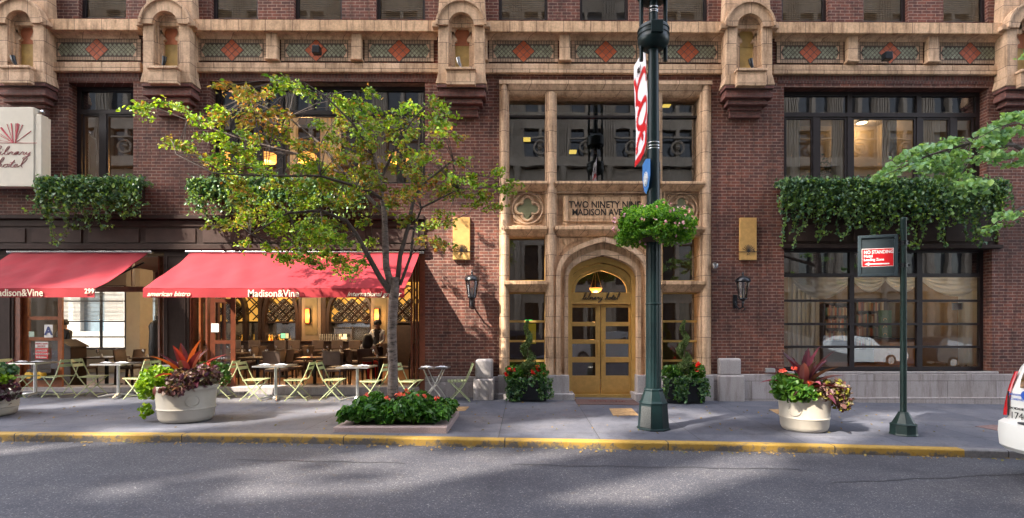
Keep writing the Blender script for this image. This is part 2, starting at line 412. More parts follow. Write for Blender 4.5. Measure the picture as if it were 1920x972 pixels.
# ================================================================ SETTING
def mat_asphalt():
    m, t, b = nodes('asphalt'); c = coords(t)
    v = N(t, 'ShaderNodeTexVoronoi'); v.inputs['Scale'].default_value = 95; L(t, c, v.inputs['Vector'])
    s = N(t, 'ShaderNodeSeparateColor'); L(t, v.outputs['Color'], s.inputs[0])
    r = ramp(t, s.outputs[0], [(0, (.030, .031, .041)), (.5, (.047, .048, .062)), (.90, (.070, .071, .086)), (.97, (.15, .147, .155)), (1, (.24, .235, .24))])
    n = noise(t, .9, 6, .65, c); r2 = ramp(t, n.outputs[0], [(.3, (.62, .62, .68)), (.5, (1, 1, 1)), (.72, (1.38, 1.32, 1.22))])
    col = mixc(t, r.outputs[0], r2.outputs[0], 1, 'MULTIPLY')
    # tyre-worn bands and long tar joints that run along the road
    mp = N(t, 'ShaderNodeMapping'); mp.inputs['Scale'].default_value = (.05, 1.6, 1); L(t, c, mp.inputs[0])
    n3 = noise(t, 1.0, 5, .6, mp.outputs[0]); r3 = ramp(t, n3.outputs[0], [(.35, (.84, .84, .86)), (.6, (1.06, 1.04, 1.0))])
    col = mixc(t, col, r3.outputs[0], 1, 'MULTIPLY')
    mp2 = N(t, 'ShaderNodeMapping'); mp2.inputs['Scale'].default_value = (.16, 1.25, 1); L(t, c, mp2.inputs[0])
    v2 = N(t, 'ShaderNodeTexVoronoi', feature='DISTANCE_TO_EDGE'); v2.inputs['Scale'].default_value = .9
    n4 = noise(t, 2.0, 4, .7, c); ad = N(t, 'ShaderNodeVectorMath', operation='MULTIPLY_ADD'); L(t, n4.outputs[1], ad.inputs[0]); ad.inputs[1].default_value = (.25, .25, .25); L(t, mp2.outputs[0], ad.inputs[2]); L(t, ad.outputs[0], v2.inputs['Vector'])
    r4 = ramp(t, v2.outputs[0], [(0, (.45, .45, .45)), (.006, (.62, .62, .62)), (.012, (1, 1, 1))])
    col = mixc(t, col, r4.outputs[0], .2, 'MULTIPLY')
    L(t, col, b.inputs['Base Color']); b.inputs['Roughness'].default_value = .78
    bumpn(t, b, s.outputs[0], .5, .006); return m
def mat_pave():
    m, t, b = nodes('pavement'); c = coords(t)
    n = noise(t, .7, 7, .7, c); r = ramp(t, n.outputs[0], [(.3, (.072, .078, .104)), (.5, (.100, .105, .134)), (.72, (.155, .155, .175))])
    n2 = noise(t, 45, 4, .7, c); r2 = ramp(t, n2.outputs[0], [(.3, (.74, .74, .74)), (.7, (1.22, 1.22, 1.22))])
    col = mixc(t, r.outputs[0], r2.outputs[0], 1, 'MULTIPLY')
    n5 = noise(t, 3.2, 6, .8, c); r5 = ramp(t, n5.outputs[0], [(.50, (1, 1, 1)), (.66, (.62, .60, .60))]); col = mixc(t, col, r5.outputs[0], .85, 'MULTIPLY')
    s = N(t, 'ShaderNodeSeparateXYZ'); L(t, c, s.inputs[0])
    def lines(out, period, off, wid):
        a = N(t, 'ShaderNodeMath', operation='MULTIPLY_ADD'); L(t, out, a.inputs[0]); a.inputs[1].default_value = 1/period; a.inputs[2].default_value = off
        f = N(t, 'ShaderNodeMath', operation='FRACT'); L(t, a.outputs[0], f.inputs[0])
        g = N(t, 'ShaderNodeMath', operation='LESS_THAN'); L(t, f.outputs[0], g.inputs[0]); g.inputs[1].default_value = wid/period
        fl = N(t, 'ShaderNodeMath', operation='FLOOR'); L(t, a.outputs[0], fl.inputs[0]); return g.outputs[0], fl.outputs[0]
    lx, fx = lines(s.outputs[0], 1.56, -1.14/1.56+50, .013); ly, fy = lines(s.outputs[1], 1.50, -8.62/1.5+50, .012)
    cb = N(t, 'ShaderNodeCombineXYZ'); L(t, fx, cb.inputs[0]); L(t, fy, cb.inputs[1])
    wn = N(t, 'ShaderNodeTexWhiteNoise'); L(t, cb.outputs[0], wn.inputs[0])
    rw = ramp(t, wn.outputs[0], [(0, (.76, .77, .80)), (1, (1.14, 1.12, 1.08))]); col = mixc(t, col, rw.outputs[0], 1, 'MULTIPLY')
    mxl = N(t, 'ShaderNodeMath', operation='MAXIMUM'); L(t, lx, mxl.inputs[0]); L(t, ly, mxl.inputs[1])
    col = mixc(t, col, (.035, .035, .04), mxl.outputs[0])
    # old gum spots
    v = N(t, 'ShaderNodeTexVoronoi'); v.inputs['Scale'].default_value = 3.1; L(t, c, v.inputs['Vector'])
    rv = ramp(t, v.outputs[0], [(.065, (.40, .40, .42)), (.085, (1, 1, 1))]); col = mixc(t, col, rv.outputs[0], .75, 'MULTIPLY')
    L(t, col, b.inputs['Base Color']); b.inputs['Roughness'].default_value = .72
    bumpn(t, b, n2.outputs[0], .25, .004); return m
def hzsrc(t, s):                                   # height above the sloping gutter line
    a = N(t, 'ShaderNodeMath', operation='MULTIPLY_ADD'); L(t, s.outputs[0], a.inputs[0]); a.inputs[1].default_value = .0134; L(t, s.outputs[2], a.inputs[2])
    b = N(t, 'ShaderNodeMath', operation='ADD'); L(t, a.outputs[0], b.inputs[0]); b.inputs[1].default_value = .12; return b.outputs[0]
def mat_kerb():
    m, t, b = nodes('kerb_paint'); c = coords(t)
    s = N(t, 'ShaderNodeSeparateXYZ'); L(t, c, s.inputs[0])
    n = noise(t, 7, 7, .8, c); n2 = noise(t, .8, 3, .6, c)
    # paint rubbed off low on the face by tyres
    zz = N(t, 'ShaderNodeMath', operation='MULTIPLY_ADD'); L(t, n2.outputs[0], zz.inputs[0]); zz.inputs[1].default_value = .35; hz = N(t, 'ShaderNodeMath', operation='MULTIPLY_ADD'); L(t, hzsrc(t, s), hz.inputs[0]); hz.inputs[1].default_value = -1.6; L(t, n.outputs[0], hz.inputs[2]); sb = N(t, 'ShaderNodeMath', operation='SUBTRACT'); L(t, hz.outputs[0], sb.inputs[0]); sb.inputs[1].default_value = .12; L(t, sb.outputs[0], zz.inputs[2])
    chip = ramp(t, zz.outputs[0], [(.44, (0, 0, 0)), (.56, (1, 1, 1))])
    r = ramp(t, n.outputs[0], [(.3, (.27, .155, .025)), (.6, (.42, .26, .045))])
    ps = N(t, 'ShaderNodeMath', operation='GREATER_THAN'); L(t, s.outputs[0], ps.inputs[0]); ps.inputs[1].default_value = KX
    col = mixc(t, r.outputs[0], (.10, .09, .085), chip.outputs[0])
    gr = ramp(t, n.outputs[0], [(.3, (.09, .085, .09)), (.7, (.24, .23, .235))]); col = mixc(t, col, gr.outputs[0], ps.outputs[0])
    cr = N(t, 'ShaderNodeMath', operation='MULTIPLY_ADD'); L(t, s.outputs[0], cr.inputs[0]); cr.inputs[1].default_value = 1/2.45; cr.inputs[2].default_value = 50.13
    f = N(t, 'ShaderNodeMath', operation='FRACT'); L(t, cr.outputs[0], f.inputs[0]); g = N(t, 'ShaderNodeMath', operation='LESS_THAN'); L(t, f.outputs[0], g.inputs[0]); g.inputs[1].default_value = .007
    col = mixc(t, col, (.04, .035, .03), g.outputs[0])
    L(t, col, b.inputs['Base Color']); b.inputs['Roughness'].default_value = .7; bumpn(t, b, n.outputs[0], .5, .01); return m
KP = [ground(u, v) for u, v in ((2, 814), (480, 816.5), (960, 825.5), (1440, 834), (1900, 846))]   # front top edge of the kerb
KP = [(-60, KP[0][1])]+KP+[(60, KP[-1][1])]
KX = X(1783, 8.0)
def ky(x):
    for (a, b), (c, d) in zip(KP, KP[1:]):
        if a <= x <= c: return b+(d-b)*(x-a)/(c-a)
    return KP[-1][1]
mb = MB(); XS = [-60, -20]+[x/1.0 for x in range(-14, 15)]+[20, 60]
for a, b in zip(XS, XS[1:]):
    ya, yb = ky(a)+.15, ky(b)+.15
    mb.quad((a,ya,zg(a,ya)), (b,yb,zg(b,yb)), (b,13.4,zg(b,13.4)), (a,13.4,zg(a,13.4)))
tag(mb.build('pavement', mat_pave()), kind='structure')
mb = MB(); KH = .115
for a, b in zip(XS, XS[1:]):
    P = lambda x, dy, dz: (x, ky(x)+dy, zg(x, ky(x))+dz)
    prof = [(0, -KH-.05), (0, -.02), (.006, -.006), (.02, .004), (.151, .004), (.151, -.1)]
    for (p, q), (r_, s_) in zip(prof, prof[1:]): mb.quad(P(a,p,q), P(b,p,q), P(b,r_,s_), P(a,r_,s_))
tag(mb.build('kerb', mat_kerb()), kind='structure')
mb = MB()
for a, b in zip(XS, XS[1:]):
    n = 6
    for k in range(n):
        ya = lambda x: (-5.6+(ky(x)+.01+5.6)*k/n); yb = lambda x: (-5.6+(ky(x)+.01+5.6)*(k+1)/n)
        zr = lambda x, y: zg(x, y)-KH+ (0.03*math.sin((y+5.6)/13.8*math.pi))-.0
        mb.quad((a,ya(a),zr(a,ya(a))), (b,ya(b),zr(b,ya(b))), (b,yb(b),zr(b,yb(b))), (a,yb(a),zr(a,yb(a))))
tag(mb.build('road', mat_asphalt()), kind='structure')
for nm, (u0, v0), (u1, v1), wd in (('tar_seam', (440,861), (760,867), .018), ('tar_seam', (960,870), (1500,879), .022), ('tar_seam', (1560,905), (1990,884), .016)):
    (xa, ya), (xb, yb) = ground(u0, v0, -KH+.02), ground(u1, v1, -KH+.02); mb = MB(); n = 40; Q = []
    for k in range(n+1):
        f = k/n; x = xa+(xb-xa)*f; y = ya+(yb-ya)*f+.02*math.sin(f*23)+.012*math.sin(f*61); w = wd*(.5+.5*abs(math.sin(f*17))); zz_ = lambda y_: zg(x, y_)-KH+.03*math.sin((y_+5.6)/13.8*math.pi)+.004
        Q.append(((x, y-w, zz_(y-w)), (x, y+w, zz_(y+w))))
    for p, q in zip(Q, Q[1:]): mb.quad(p[0], q[0], q[1], p[1])
    tag(mb.build(nm, M('tar', (.027,.027,.034), .8), None), kind='structure')
mb = MB(); mb.quad(*[(x, y, zg(x, y)) for x, y in ((-60,-12), (60,-12), (60,-5.6), (-60,-5.6))]); 
mb.quad(*[(x, -5.6, zg(x, -5.6)+d) for x, d in ((-60,-.3), (60,-.3), (60,0), (-60,0))])
tag(mb.build('far_pavement', bpy.data.materials['pavement']), kind='structure')
mb = MB(); q = 400
mb.quad(*[(x, y, zg(x, 0)-.9) for x, y in ((-q,-q), (q,-q), (q,q), (-q,q))]); tag(mb.build('ground', M('ground', (.12, .115, .11), .9)), kind='structure')
# ================================================================ THE BUILDING
B = thing('hotel_building', 'dark red brick hotel with terracotta frieze, arched brass entrance and street restaurant', 'building', (0, FY, 0))
def rect(u0, u1, v1, v0, Y=FY): return (X(u0,Y), X(u1,Y), Z(v0,Y), Z(v1,Y))       # (x0, x1, z0, z1): v1 top, v0 bottom
UPW = [(148,236),(396,483),(551,641),(705,797),(935,1027),(1087,1179),(1246,1328),(1466,1553),(1619,1703),(1769,1853),(-115,-30)]
Z3 = Z(38); up = [(X(a), X(b), Z3, Z3+2.15) for a, b in UPW]
W1 = rect(128, 250, 158, 337); W2 = rect(393, 797, 155, 345); W4 = rect(1470, 1853, 162, 337)
W5 = rect(1470, 1860, 463, 697); ENT = (X(936), X(1334), -.5, Z(151))
REST = (-20.8, X(797), -.5, Z(408)); SP4 = (X(1468), X(1872), Z(463), Z(337))
mb = MB(); holes_wall(mb, -21, 17, -1, 12.5, up+[W1, W2, W4, W5, ENT, REST, SP4], FY, .34)
mb.quad((-21,FY,12.5), (17,FY,12.5), (17,22.4,12.5), (-21,22.4,12.5)); mb.quad((17,FY,-1), (17,22.4,-1), (17,22.4,12.5), (17,FY,12.5))
mb.quad((-21,FY,-1), (-21,18.6,-1), (-21,18.6,12.5), (-21,FY,12.5))
# rear wall; the corner dining room on the left ends earlier
mb.quad((-12.7,22.4,-1), (17,22.4,-1), (17,22.4,12.5), (-12.7,22.4,12.5)); mb.quad((-21,18.6,3.6), (-12.7,18.6,3.6), (-12.7,18.6,12.5), (-21,18.6,12.5)); mb.quad((-12.7,18.6,-1),(-12.7,22.4,-1),(-12.7,22.4,12.5),(-12.7,18.6,12.5))
mb.build('brick_wall', BRICK, B)
# soldier courses over the openings
for u0, u1 in ((110,262), (375,815), (1458,1868)):
    MB().box(X(u0), X(u1), FY-.012, FY+.05, Z(155), Z(139)).build('soldier_course', SOLDIER, B)
# roof slab
MB().box(-21.2, 17.2, FY-.2, 22.6, 12.5, 12.9).build('roof', STONE2, B)
# rooms: ceilings, floors and partitions, so each room is closed and dark
def room(x0, x1, y0, y1, z0, z1, mw, mf, mc, name='interior', skip=()):
    mb = MB()
    if 'back' not in skip: mb.quad((x0,y1,z0),(x1,y1,z0),(x1,y1,z1),(x0,y1,z1), 0)
    if 'left' not in skip: mb.quad((x0,y0,z0),(x0,y1,z0),(x0,y1,z1),(x0,y0,z1), 0)
    if 'right' not in skip: mb.quad((x1,y0,z0),(x1,y0,z1),(x1,y1,z1),(x1,y1,z0), 0)
    mb.quad((x0,y0,z0),(x1,y0,z0),(x1,y1,z0),(x0,y1,z0), 1); mb.quad((x0,y0,z1),(x0,y1,z1),(x1,y1,z1),(x1,y0,z1), 2)
    return mb.build(name, [mw, mf, mc], B)
XR0, XR1 = -12.6, X(797)+.02
YI = FY+.36
room(XR0, XR1, YI+.02, 22.2, .12, 3.55, DROOM, WFLOOR, DROOM, 'bar_room', ('left',))
MB().box(XR0-.1, XR0, 18.4, 22.2, .12, 3.55).build('partition', TAUPE, B)
room(-20.6, XR0, YI+.02, 18.4, .12, 3.55, PLASTER, M('grey_floor', (.2,.18,.16), .5), CEIL, 'corner_room', ('back', 'right'))
room(X(936), X(1334), YI+.3, 17, .02, 4.6, DROOM, GRANITE1, DROOM, 'lobby')
room(X(1440), X(1900), YI+.01, 17.2, .55, 3.9, M('library_wall', (.24,.17,.10), .8), WFLOOR, M('library_ceiling', (.42,.28,.15), .8), 'library')
room(X(100), X(830), YI+.01, 17, Z(350), 8.1, DROOM, WFLOOR, TAUPE, 'upper_room')
room(X(937), X(1333), YI+.31, 16, Z(345), 8.1, DROOM, WFLOOR, CEIL, 'middle_room')
room(X(1440), X(1880), YI+.01, 17, Z(345), 8.1, M('beige_wall', (.42,.33,.22), .8), WFLOOR, CEIL, 'meeting_room')
room(-20.5, 16.5, FY+.45, 17, Z3-.1, 12.3, DROOM, DROOM, DROOM, 'top_room')
# ---------------------------------------------------------------- cornice and frieze
def Zc(v, Y): return Z(v, Y)
PIER = [38, 312, 865, 1405, 1931]; PY0 = 12.15; K = PY0/1000
PIERX = [X(u, PY0) for u in PIER]+[X(-480, PY0)]
bays = [(X(u0), X(u1)) for u0, u1 in ((90,265), (358,820), (908,1362), (1450,1890))]
for a, b in [(-20.9, bays[0][0]-1.05)]+bays+[(bays[-1][1]+.9, 16.9)]:
    Yc = 12.24
    mb = MB(); z0, z1 = Z(60, Yc), Z(39, Yc); mb.prism([(a-.1, z0), (b+.1, z0), (b+.1, z1), (a-.1, z1)], Yc, FY)
    mb.quad((a-.1,Yc,z1),(b+.1,Yc,z1),(b+.1,FY+.3,z1+.04),(a-.1,FY+.3,z1+.04))
    mb.build('cornice_ledge', STONE2, B, bevel=.015)
    mb = MB(); zt, zb = Z(60, Yc)-.001, Z(79)
    for k in range(6):                                       # hollow moulding under the ledge
        t0, t1 = k/6, (k+1)/6
        y = lambda t: Yc+.06+(FY-.06-Yc-.06)*math.sin(t*math.pi/2); z = lambda t: zt+(zb-zt)*(1-math.cos(t*math.pi/2))
        mb.quad((a,y(t0),z(t0)), (a,y(t1),z(t1)), (b,y(t1),z(t1)), (b,y(t0),z(t0)))
    mb.build('cove_moulding', STONE, B, smooth=True)
    MB().box(a-.05, b+.05, 12.40, FY-.002, Z(137, 12.4), Z(119, 12.4)).build('frieze_band', STONE, B, bevel=.02)
TILE = [M('grout', (.10,.08,.065), .9), M('tile_tan', (.36,.25,.17), .6, var=.3, vs=9), M('tile_green', (.25,.26,.18), .5, var=.35, vs=9), M('tile_orange', (.42,.09,.03), .5, var=.25, vs=9), M('tile_cream', (.58,.38,.26), .6, var=.15)]
def tile_panel(x0, x1, z0, z1):
    mb = MB(); Y = FY-.03; mb.box(x0, x1, Y, FY-.001, z0, z1, 0); y = Y-.006
    t = .085
    def q(pts, m): mb.prism(pts, y, Y+.002, m)
    n = int((x1-x0-2*t)/.058); p = (x1-x0-2*t)/n
    for k in range(n):
        a = x0+t+k*p
        for zz in (z0+.006, z1-t+.006): q([(a+.006, zz), (a+p-.006, zz), (a+p-.006, zz+t-.012), (a+.006, zz+t-.012)], 1)
    n2 = 5; p2 = (z1-z0-2*t)/n2
    for k in range(n2):
        zz = z0+t+k*p2
        for a in (x0+.006, x1-t+.006): q([(a, zz+.006), (a+t-.012, zz+.006), (a+t-.012, zz+p2-.006), (a, zz+p2-.006)], 1)
    for a in (x0+.004, x1-t+.004):
        for zz in (z0+.004, z1-t+.004): q([(a, zz), (a+t-.008, zz), (a+t-.008, zz+t-.008), (a, zz+t-.008)], 4)
    cx, cz = (x0+x1)/2, (z0+z1)/2; h = (z1-z0)/2-t-.012; d = h/3
    W = (x1-x0)/2-t-.02
    R0 = .265; c = R0/3                                         # the centre diamond: 3 x 3 turned tiles
    def dia(px, pz, r, m): q([(px, pz-r), (px+r, pz), (px, pz+r), (px-r, pz)], m)
    for i in range(-40, 41):
        for j in range(-3, 4):
            if (i+j) % 2: continue
            px, pz = cx+i*d, cz+j*d*1.0
            if abs(pz-cz) > h-d*.4 or abs(px-cx) > W-d*.6 or abs(px-cx)+abs(pz-cz) < R0+d*.7: continue
            dia(px, pz, d*.80, 2)
    for s in (-1, 1):
        for s2 in (-1, 1):
            ex = cx+s*W; q([(ex, cz+s2*h*1.0), (ex-s*d*1.5, cz+s2*h*1.0), (ex, cz+s2*h*.1)] if s*s2 < 0 else [(ex, cz+s2*h*.1), (ex-s*d*1.5, cz+s2*h), (ex, cz+s2*h)], 4)
    mb.prism([(cx, cz-R0-.02), (cx+R0+.02, cz), (cx, cz+R0+.02), (cx-R0-.02, cz)], y-.003, Y, 0)
    for i in range(-2, 3):
        for j in range(-2, 3):
            if (i+j) % 2 or abs(i)+abs(j) > 2: continue
            px, pz = cx+i*c, cz+j*c
            mb.prism([(px, pz-c*.88), (px+c*.88, pz), (px, pz+c*.88), (px-c*.88, pz)], y-.009, y, 3)
    mb.build('tile_panel', TILE, B)
PAN = [(102,266), (371,502), (528,660), (684,814), (917,1046), (1071,1200), (1226,1352), (1455,1580), (1604,1729), (1754,1878), (-75,-12)]
for u0, u1 in PAN: tile_panel(X(u0), X(u1), Z(118), Z(78))
for u0, u1 in ((503,527), (661,683), (1047,1070), (1202,1225), (1581,1603), (1730,1753), (90,101), (359,370), (908,916), (1353,1362), (1884,1890)):
    mb = MB(); mb.box(X(u0)+.02, X(u1)-.02, FY-.16, FY-.001, Z(119)+.001, Z(70)); mb.box(X(u0)-.01, X(u1)+.01, FY-.19, FY-.001, Z(119)-.02, Z(119)+.03)
    mb.build('frieze_post', STONE, B, bevel=.02)
# ---------------------------------------------------------------- niche piers
NORG = M('niche_orange', (.46,.155,.07), .7, var=.25, vs=3); NYEL = M('niche_yellow', (.42,.28,.085), .6, var=.3, vs=4)
def arc(cx, cz, r, n=18, a0=0, a1=180, rz=None):
    return [(cx-r*math.cos(R(a0+(a1-a0)*k/n)), cz+(rz or r)*math.sin(R(a0+(a1-a0)*k/n))) for k in range(n+1)]
for i, cx in enumerate(PIERX):
    zz = lambda v: Z(v, PY0)
    top, sp = zz(-40), zz(50); Yb = FY-.005
    mb = MB()
    for s in (-1, 1):
        mb.box(cx+s*.29, cx+s*.53, PY0, Yb, zz(140), sp)
        mb.prism([(cx+s*.29, zz(140)-.001), (cx+s*.53, zz(140)-.001), (cx+s*.585, zz(158)), (cx+s*.29, zz(158))][::s], PY0-.02, Yb)
        mb.box(cx+s*.50, cx+s*.66, PY0-.05, Yb, zz(53), zz(44))          # little impost blocks
        mb.build('pier_shaft', STONE, B, bevel=.012); mb = MB()
    mb = MB()
    n = 18; A = arc(cx, sp, .53, n); C = arc(cx, sp, .29, n)
    mb.band(A, C, PY0-.06, Yb)
    mb.band(arc(cx, sp, .575, n), A, PY0-.10, Yb)
    mb.build('arch_hood', STONE2 if 0 else STONE, B, smooth=True)
    mb = MB(); mb.prism([(cx-.56, sp+.02), (cx+.56, sp+.02), (cx+.50, top), (cx+.30, top+.35), (cx-.30, top+.35), (cx-.50, top)], PY0+.09, Yb)
    mb.build('arch_backing', STONE, B, bevel=.02)
    mb = MB(); A = [(cx-.29, zz(140))]+arc(cx, sp, .29, 14)+[(cx+.29, zz(140))]; C = [(cx-.235, zz(140))]+arc(cx, sp, .235, 14)+[(cx+.235, zz(140))]
    mb.band(A, C, PY0+.07, Yb)
    mb.build('arch_step', STONE, B)
    # key-hole head with a narrow neck, filled with coloured terracotta
    Yr = PY0+.13
    mb = MB(); c2 = zz(58); th = [cx-.17, cx+.17]
    key = [(cx-.165, zz(140)), (cx-.165, zz(74)), (cx-.11, zz(72))]+[(cx-.175*math.cos(R(a)), c2+.175*math.sin(R(a))) for a in range(-50, 231, 20)]+[(cx+.11, zz(72)), (cx+.165, zz(74)), (cx+.165, zz(140))]
    m2 = len(key); out = []
    for (x, z) in key:
        dx, dz = x-cx, z-c2
        if z < c2-.15: out.append((cx+math.copysign(.236, dx), z))
        else:
            a = math.atan2(dz, dx); out.append((cx+.30*math.cos(a) if abs(.30*math.cos(a)) < .236 else cx+math.copysign(.236, dx), max(z, sp-.05) if dz < .02 else c2+ .29*math.sin(a)))
    mb.band(out, key, Yr, Yb); mb.build('keyhole_moulding', STONE, B)
    MB().box(cx-.24, cx+.24, PY0+.20, Yb, zz(78), sp+.24).build('niche_head', NYEL if i == 3 else NORG, B)
    MB().box(cx-.24, cx+.24, PY0+.205, Yb, zz(140), zz(78)-.004).build('niche_panel', NYEL, B)
    mb = MB(); mb.box(cx-.345, cx+.345, PY0-.16, Yb, zz(137), zz(132)); mb.box(cx-.32, cx+.32, PY0-.12, Yb, zz(143), zz(137)-.001); mb.box(cx-.33, cx+.33, PY0-.13, Yb, zz(164), zz(143)-.001)
    mb.build('niche_sill', STONE, B, bevel=.012)
    mb = MB()
    for hw, va, vb, pr in ((.56,158,165,.36), (.52,165,172,.30), (.55,172,181,.34), (.44,181,186,.24), (.47,186,192,.27), (.38,192,199,.15), (.35,199,206,.11), (.36,206,212,.12)):
        mb.box(cx-hw, cx+hw, FY-pr, Yb, zz(vb)+.001, zz(va))
    mb.build('brick_corbel', CORBEL, B, bevel=.01)
# ---------------------------------------------------------------- windows
def window(r, Y, posts, rails, frame, glass, fw=.06, name='window', fd=.07, pane=True):
    x0, x1, z0, z1 = r; mb = MB()
    mb.box(x0, x0+fw, Y, Y+fd, z0, z1); mb.box(x1-fw, x1, Y, Y+fd, z0, z1)
    mb.box(x0+fw, x1-fw, Y, Y+fd, z1-fw, z1); mb.box(x0+fw, x1-fw, Y, Y+fd, z0, z0+fw)
    for p in posts:
        x, wd = p[0], p[1]; a, b = (p[2], p[3]) if len(p) > 2 else (z0+fw, z1-fw); mb.box(x-wd/2, x+wd/2, Y-.012, Y+fd-.004, a, b)
    for p in rails:
        z, wd = p[0], p[1]; a, b = (p[2], p[3]) if len(p) > 2 else (x0+fw, x1-fw); mb.box(a, b, Y-.02, Y+fd-.008, z-wd/2, z+wd/2)
    f = mb.build(name, frame, B)
    if pane:
        g = MB(); g.quad((x0+.01,Y+fd*.6,z0+.01), (x1-.01,Y+fd*.6,z0+.01), (x1-.01,Y+fd*.6,z1-.01), (x0+.01,Y+fd*.6,z1-.01)); g.build('pane', glass, f)
    return f
BLIND = M('blind', (.85,.62,.40), .6, var=.1); BLINDG = M('grey_shade', (.20,.20,.20), .7, var=.05)
for k, (a, b, c, d) in enumerate(up):
    f = window((a, b, c, d), FY+.10, [], [(c+1.1, .05)], BLACK, GLASS, .07)
    # the two stone-dark jamb strips beside each sash
    if k == 5:
        MB().box(a+.06, b-.06, FY+.19, FY+.20, c, d).build('roller_shade', BLINDG, f)
    else:
        mb = MB()
        for q in range(42):
            z = c+.05+q*.05; mb.box(a+.05, b-.05, FY+.175, FY+.21, z, z+.036)
        mb.build('blind', BLIND, f)
YW = FY+.24
def twobay(r, bayposts, casposts, vt, frame=BLACK):
    x0, x1, z0, z1 = r; zt = Z(vt, YW)
    posts = [(x, .11) for x in bayposts]+[(x, .15, z0+.05, zt) for x in casposts]
    rails = [(zt, .10)]
    f = window(r, YW, posts, rails, frame, GLASSR, .09)
    mb = MB(); mb.box(x0+.09, x1-.09, YW+.045, YW+.06, zt+.05, z1-.09); mb.build('transom_panel', mat_dark_t, f)
    # sash frames of the casements
    mb = MB(); xs = sorted([x0+.07]+list(bayposts)+list(casposts)+[x1-.07])
    for a, b in zip(xs, xs[1:]):
        a, b = a+.06, b-.06
        for q in ((a, a+.05, z0+.05, zt-.05), (b-.05, b, z0+.05, zt-.05), (a+.05, b-.05, zt-.10, zt-.05), (a+.05, b-.05, z0+.05, z0+.1)):
            mb.box(q[0], q[1], YW+.005, YW+.05, q[2], q[3])
    mb.build('sash', frame, f); return f
mat_dark_t = M('transom_glass', (.028,.024,.026), .06, var=.2, spec=.6)
W1b = (W1[0], W1[1], W1[2], W1[3])
twobay(W1b, [], [X(194, YW)], 213)
twobay(W2, [X(527, YW), X(664, YW)], [X(440,YW), X(484,YW), X(752,YW)], 213)
twobay(W4, [X(1593, YW), X(1723, YW)], [X(1530, YW), X(1787, YW)], 214)
# ground floor library window
r5 = (W5[0], W5[1], W5[2], W5[3]); zt = Z(516, YW)
f5 = window(r5, YW, [(X(1597,YW), .11), (X(1724,YW), .13), (X(1851,YW), .13)], [(zt, .09)]+[(Z(v,YW), .055) for v in (564, 608, 651)], BLACK, GLASSR, .09)
MB().box(r5[0]+.09, r5[1]-.09, YW+.045, YW+.06, zt+.04, r5[3]-.09).build('transom_panel', mat_dark_t, f5)
# mullion sill and the stone sill
MB().box(X(1462), X(1868), FY-.07, FY+.33, Z(703)+.02, Z(697)).build('window_sill', GRANITE1, B, bevel=.01)
# dark metal spandrel with raised panels between the two library windows
mb = MB(); mb.box(SP4[0], SP4[1], FY+.05, FY+.3, Z(463), Z(337)); mb.build('spandrel', BROWN, B)
for u0, u1 in ((1480,1590), (1603,1715), (1775,1862), (1722,1768)): MB().box(X(u0), X(u1), FY+.025, FY+.051, Z(452), Z(420)).build('spandrel_panel', BROWN2, B, bevel=.008)
MB().box(X(1466), X(1875), FY-.10, FY+.2, Z(466), Z(459)).build('ledge', BROWN, B, bevel=.01)
# granite plinth with water table
mb = MB()
def plinth(x0, x1, v, pr=.10, low=-1.0): MB().box(x0, x1, FY-pr, FY+.02, low, Z(v)).build('plinth', GRANITE, B, bevel=.012)
plinth(X(1312), 16.95, 702); plinth(X(798), X(949), 706)
MB().box(X(1465), 16.96, FY-.14, FY+.02, -1, Z(745)).build('plinth_base', GRANITE, B, bevel=.012); MB().box(X(895), X(948), FY-.17, FY+.02, -1, Z(737)).build('plinth_base', GRANITE, B, bevel=.012)
# ---------------------------------------------------------------- entrance
YE = 12.38
EX = lambda u: X(u, YE); EZ = lambda v: Z(v, YE)
def moulded_v(u0, u1, v1, v0, m=STONE, name='jamb'):
    mb = MB(); a, b = EX(u0), EX(u1); w = b-a
    mb.prism([(a, EZ(v0)), (b, EZ(v0)), (b, EZ(v1)), (a, EZ(v1))], YE+.06, FY+.40)
    n = 6
    for k in range(n):                                           # rounded shaft on the face
        t0, t1 = math.pi*k/n, math.pi*(k+1)/n; c = (a+b)/2; r = w*.33
        P = lambda t, z: (c-r*math.cos(t), YE+.062-.07*math.sin(t), z)
        mb.quad(P(t0, EZ(v0)), P(t1, EZ(v0)), P(t1, EZ(v1)), P(t0, EZ(v1)))
    return mb.build(name, m, B, smooth=True)
moulded_v(936, 954, 151, 703); moulded_v(1315, 1335, 151, 703)
moulded_v(1023, 1044, 172, 703, name='mullion'); moulded_v(1222, 1243, 172, 703, name='mullion')
mb = MB(); mb.box(EX(936)-.001, EX(1335)+.001, YE-.02, FY+.4, EZ(158), EZ(151)); 
zt, zb = EZ(158)-.001, EZ(177)
for k in range(5):
    t0, t1 = k/5, (k+1)/5; y = lambda t: YE-.01+.18*t; z = lambda t: zt+(zb-zt)*math.sin(t*math.pi/2)
    mb.quad((EX(953),y(t0),z(t0)), (EX(953),y(t1),z(t1)), (EX(1317),y(t1),z(t1)), (EX(1317),y(t0),z(t0)))
mb.box(EX(953), EX(1317), YE+.171, FY+.4, zb-.002, zt); mb.build('lintel', STONE, B)
def sill(u0, u1, v1, v0):
    mb = MB(); a, b = EX(u0), EX(u1); z1, z0 = EZ(v1), EZ(v0); h = z1-z0
    mb.box(a, b, YE-.03, FY+.38, z1-h*.35, z1)
    mb.prism([(0,0)]*3, 0, 0) if 0 else None
    mb.quad((a,YE-.03,z1-h*.35), (a,YE+.10,z0), (b,YE+.10,z0), (b,YE-.03,z1-h*.35)); mb.box(a, b, YE+.1, FY+.38, z0, z1-h*.35-.001)
    mb.build('string_course', STONE2, B, bevel=.01)
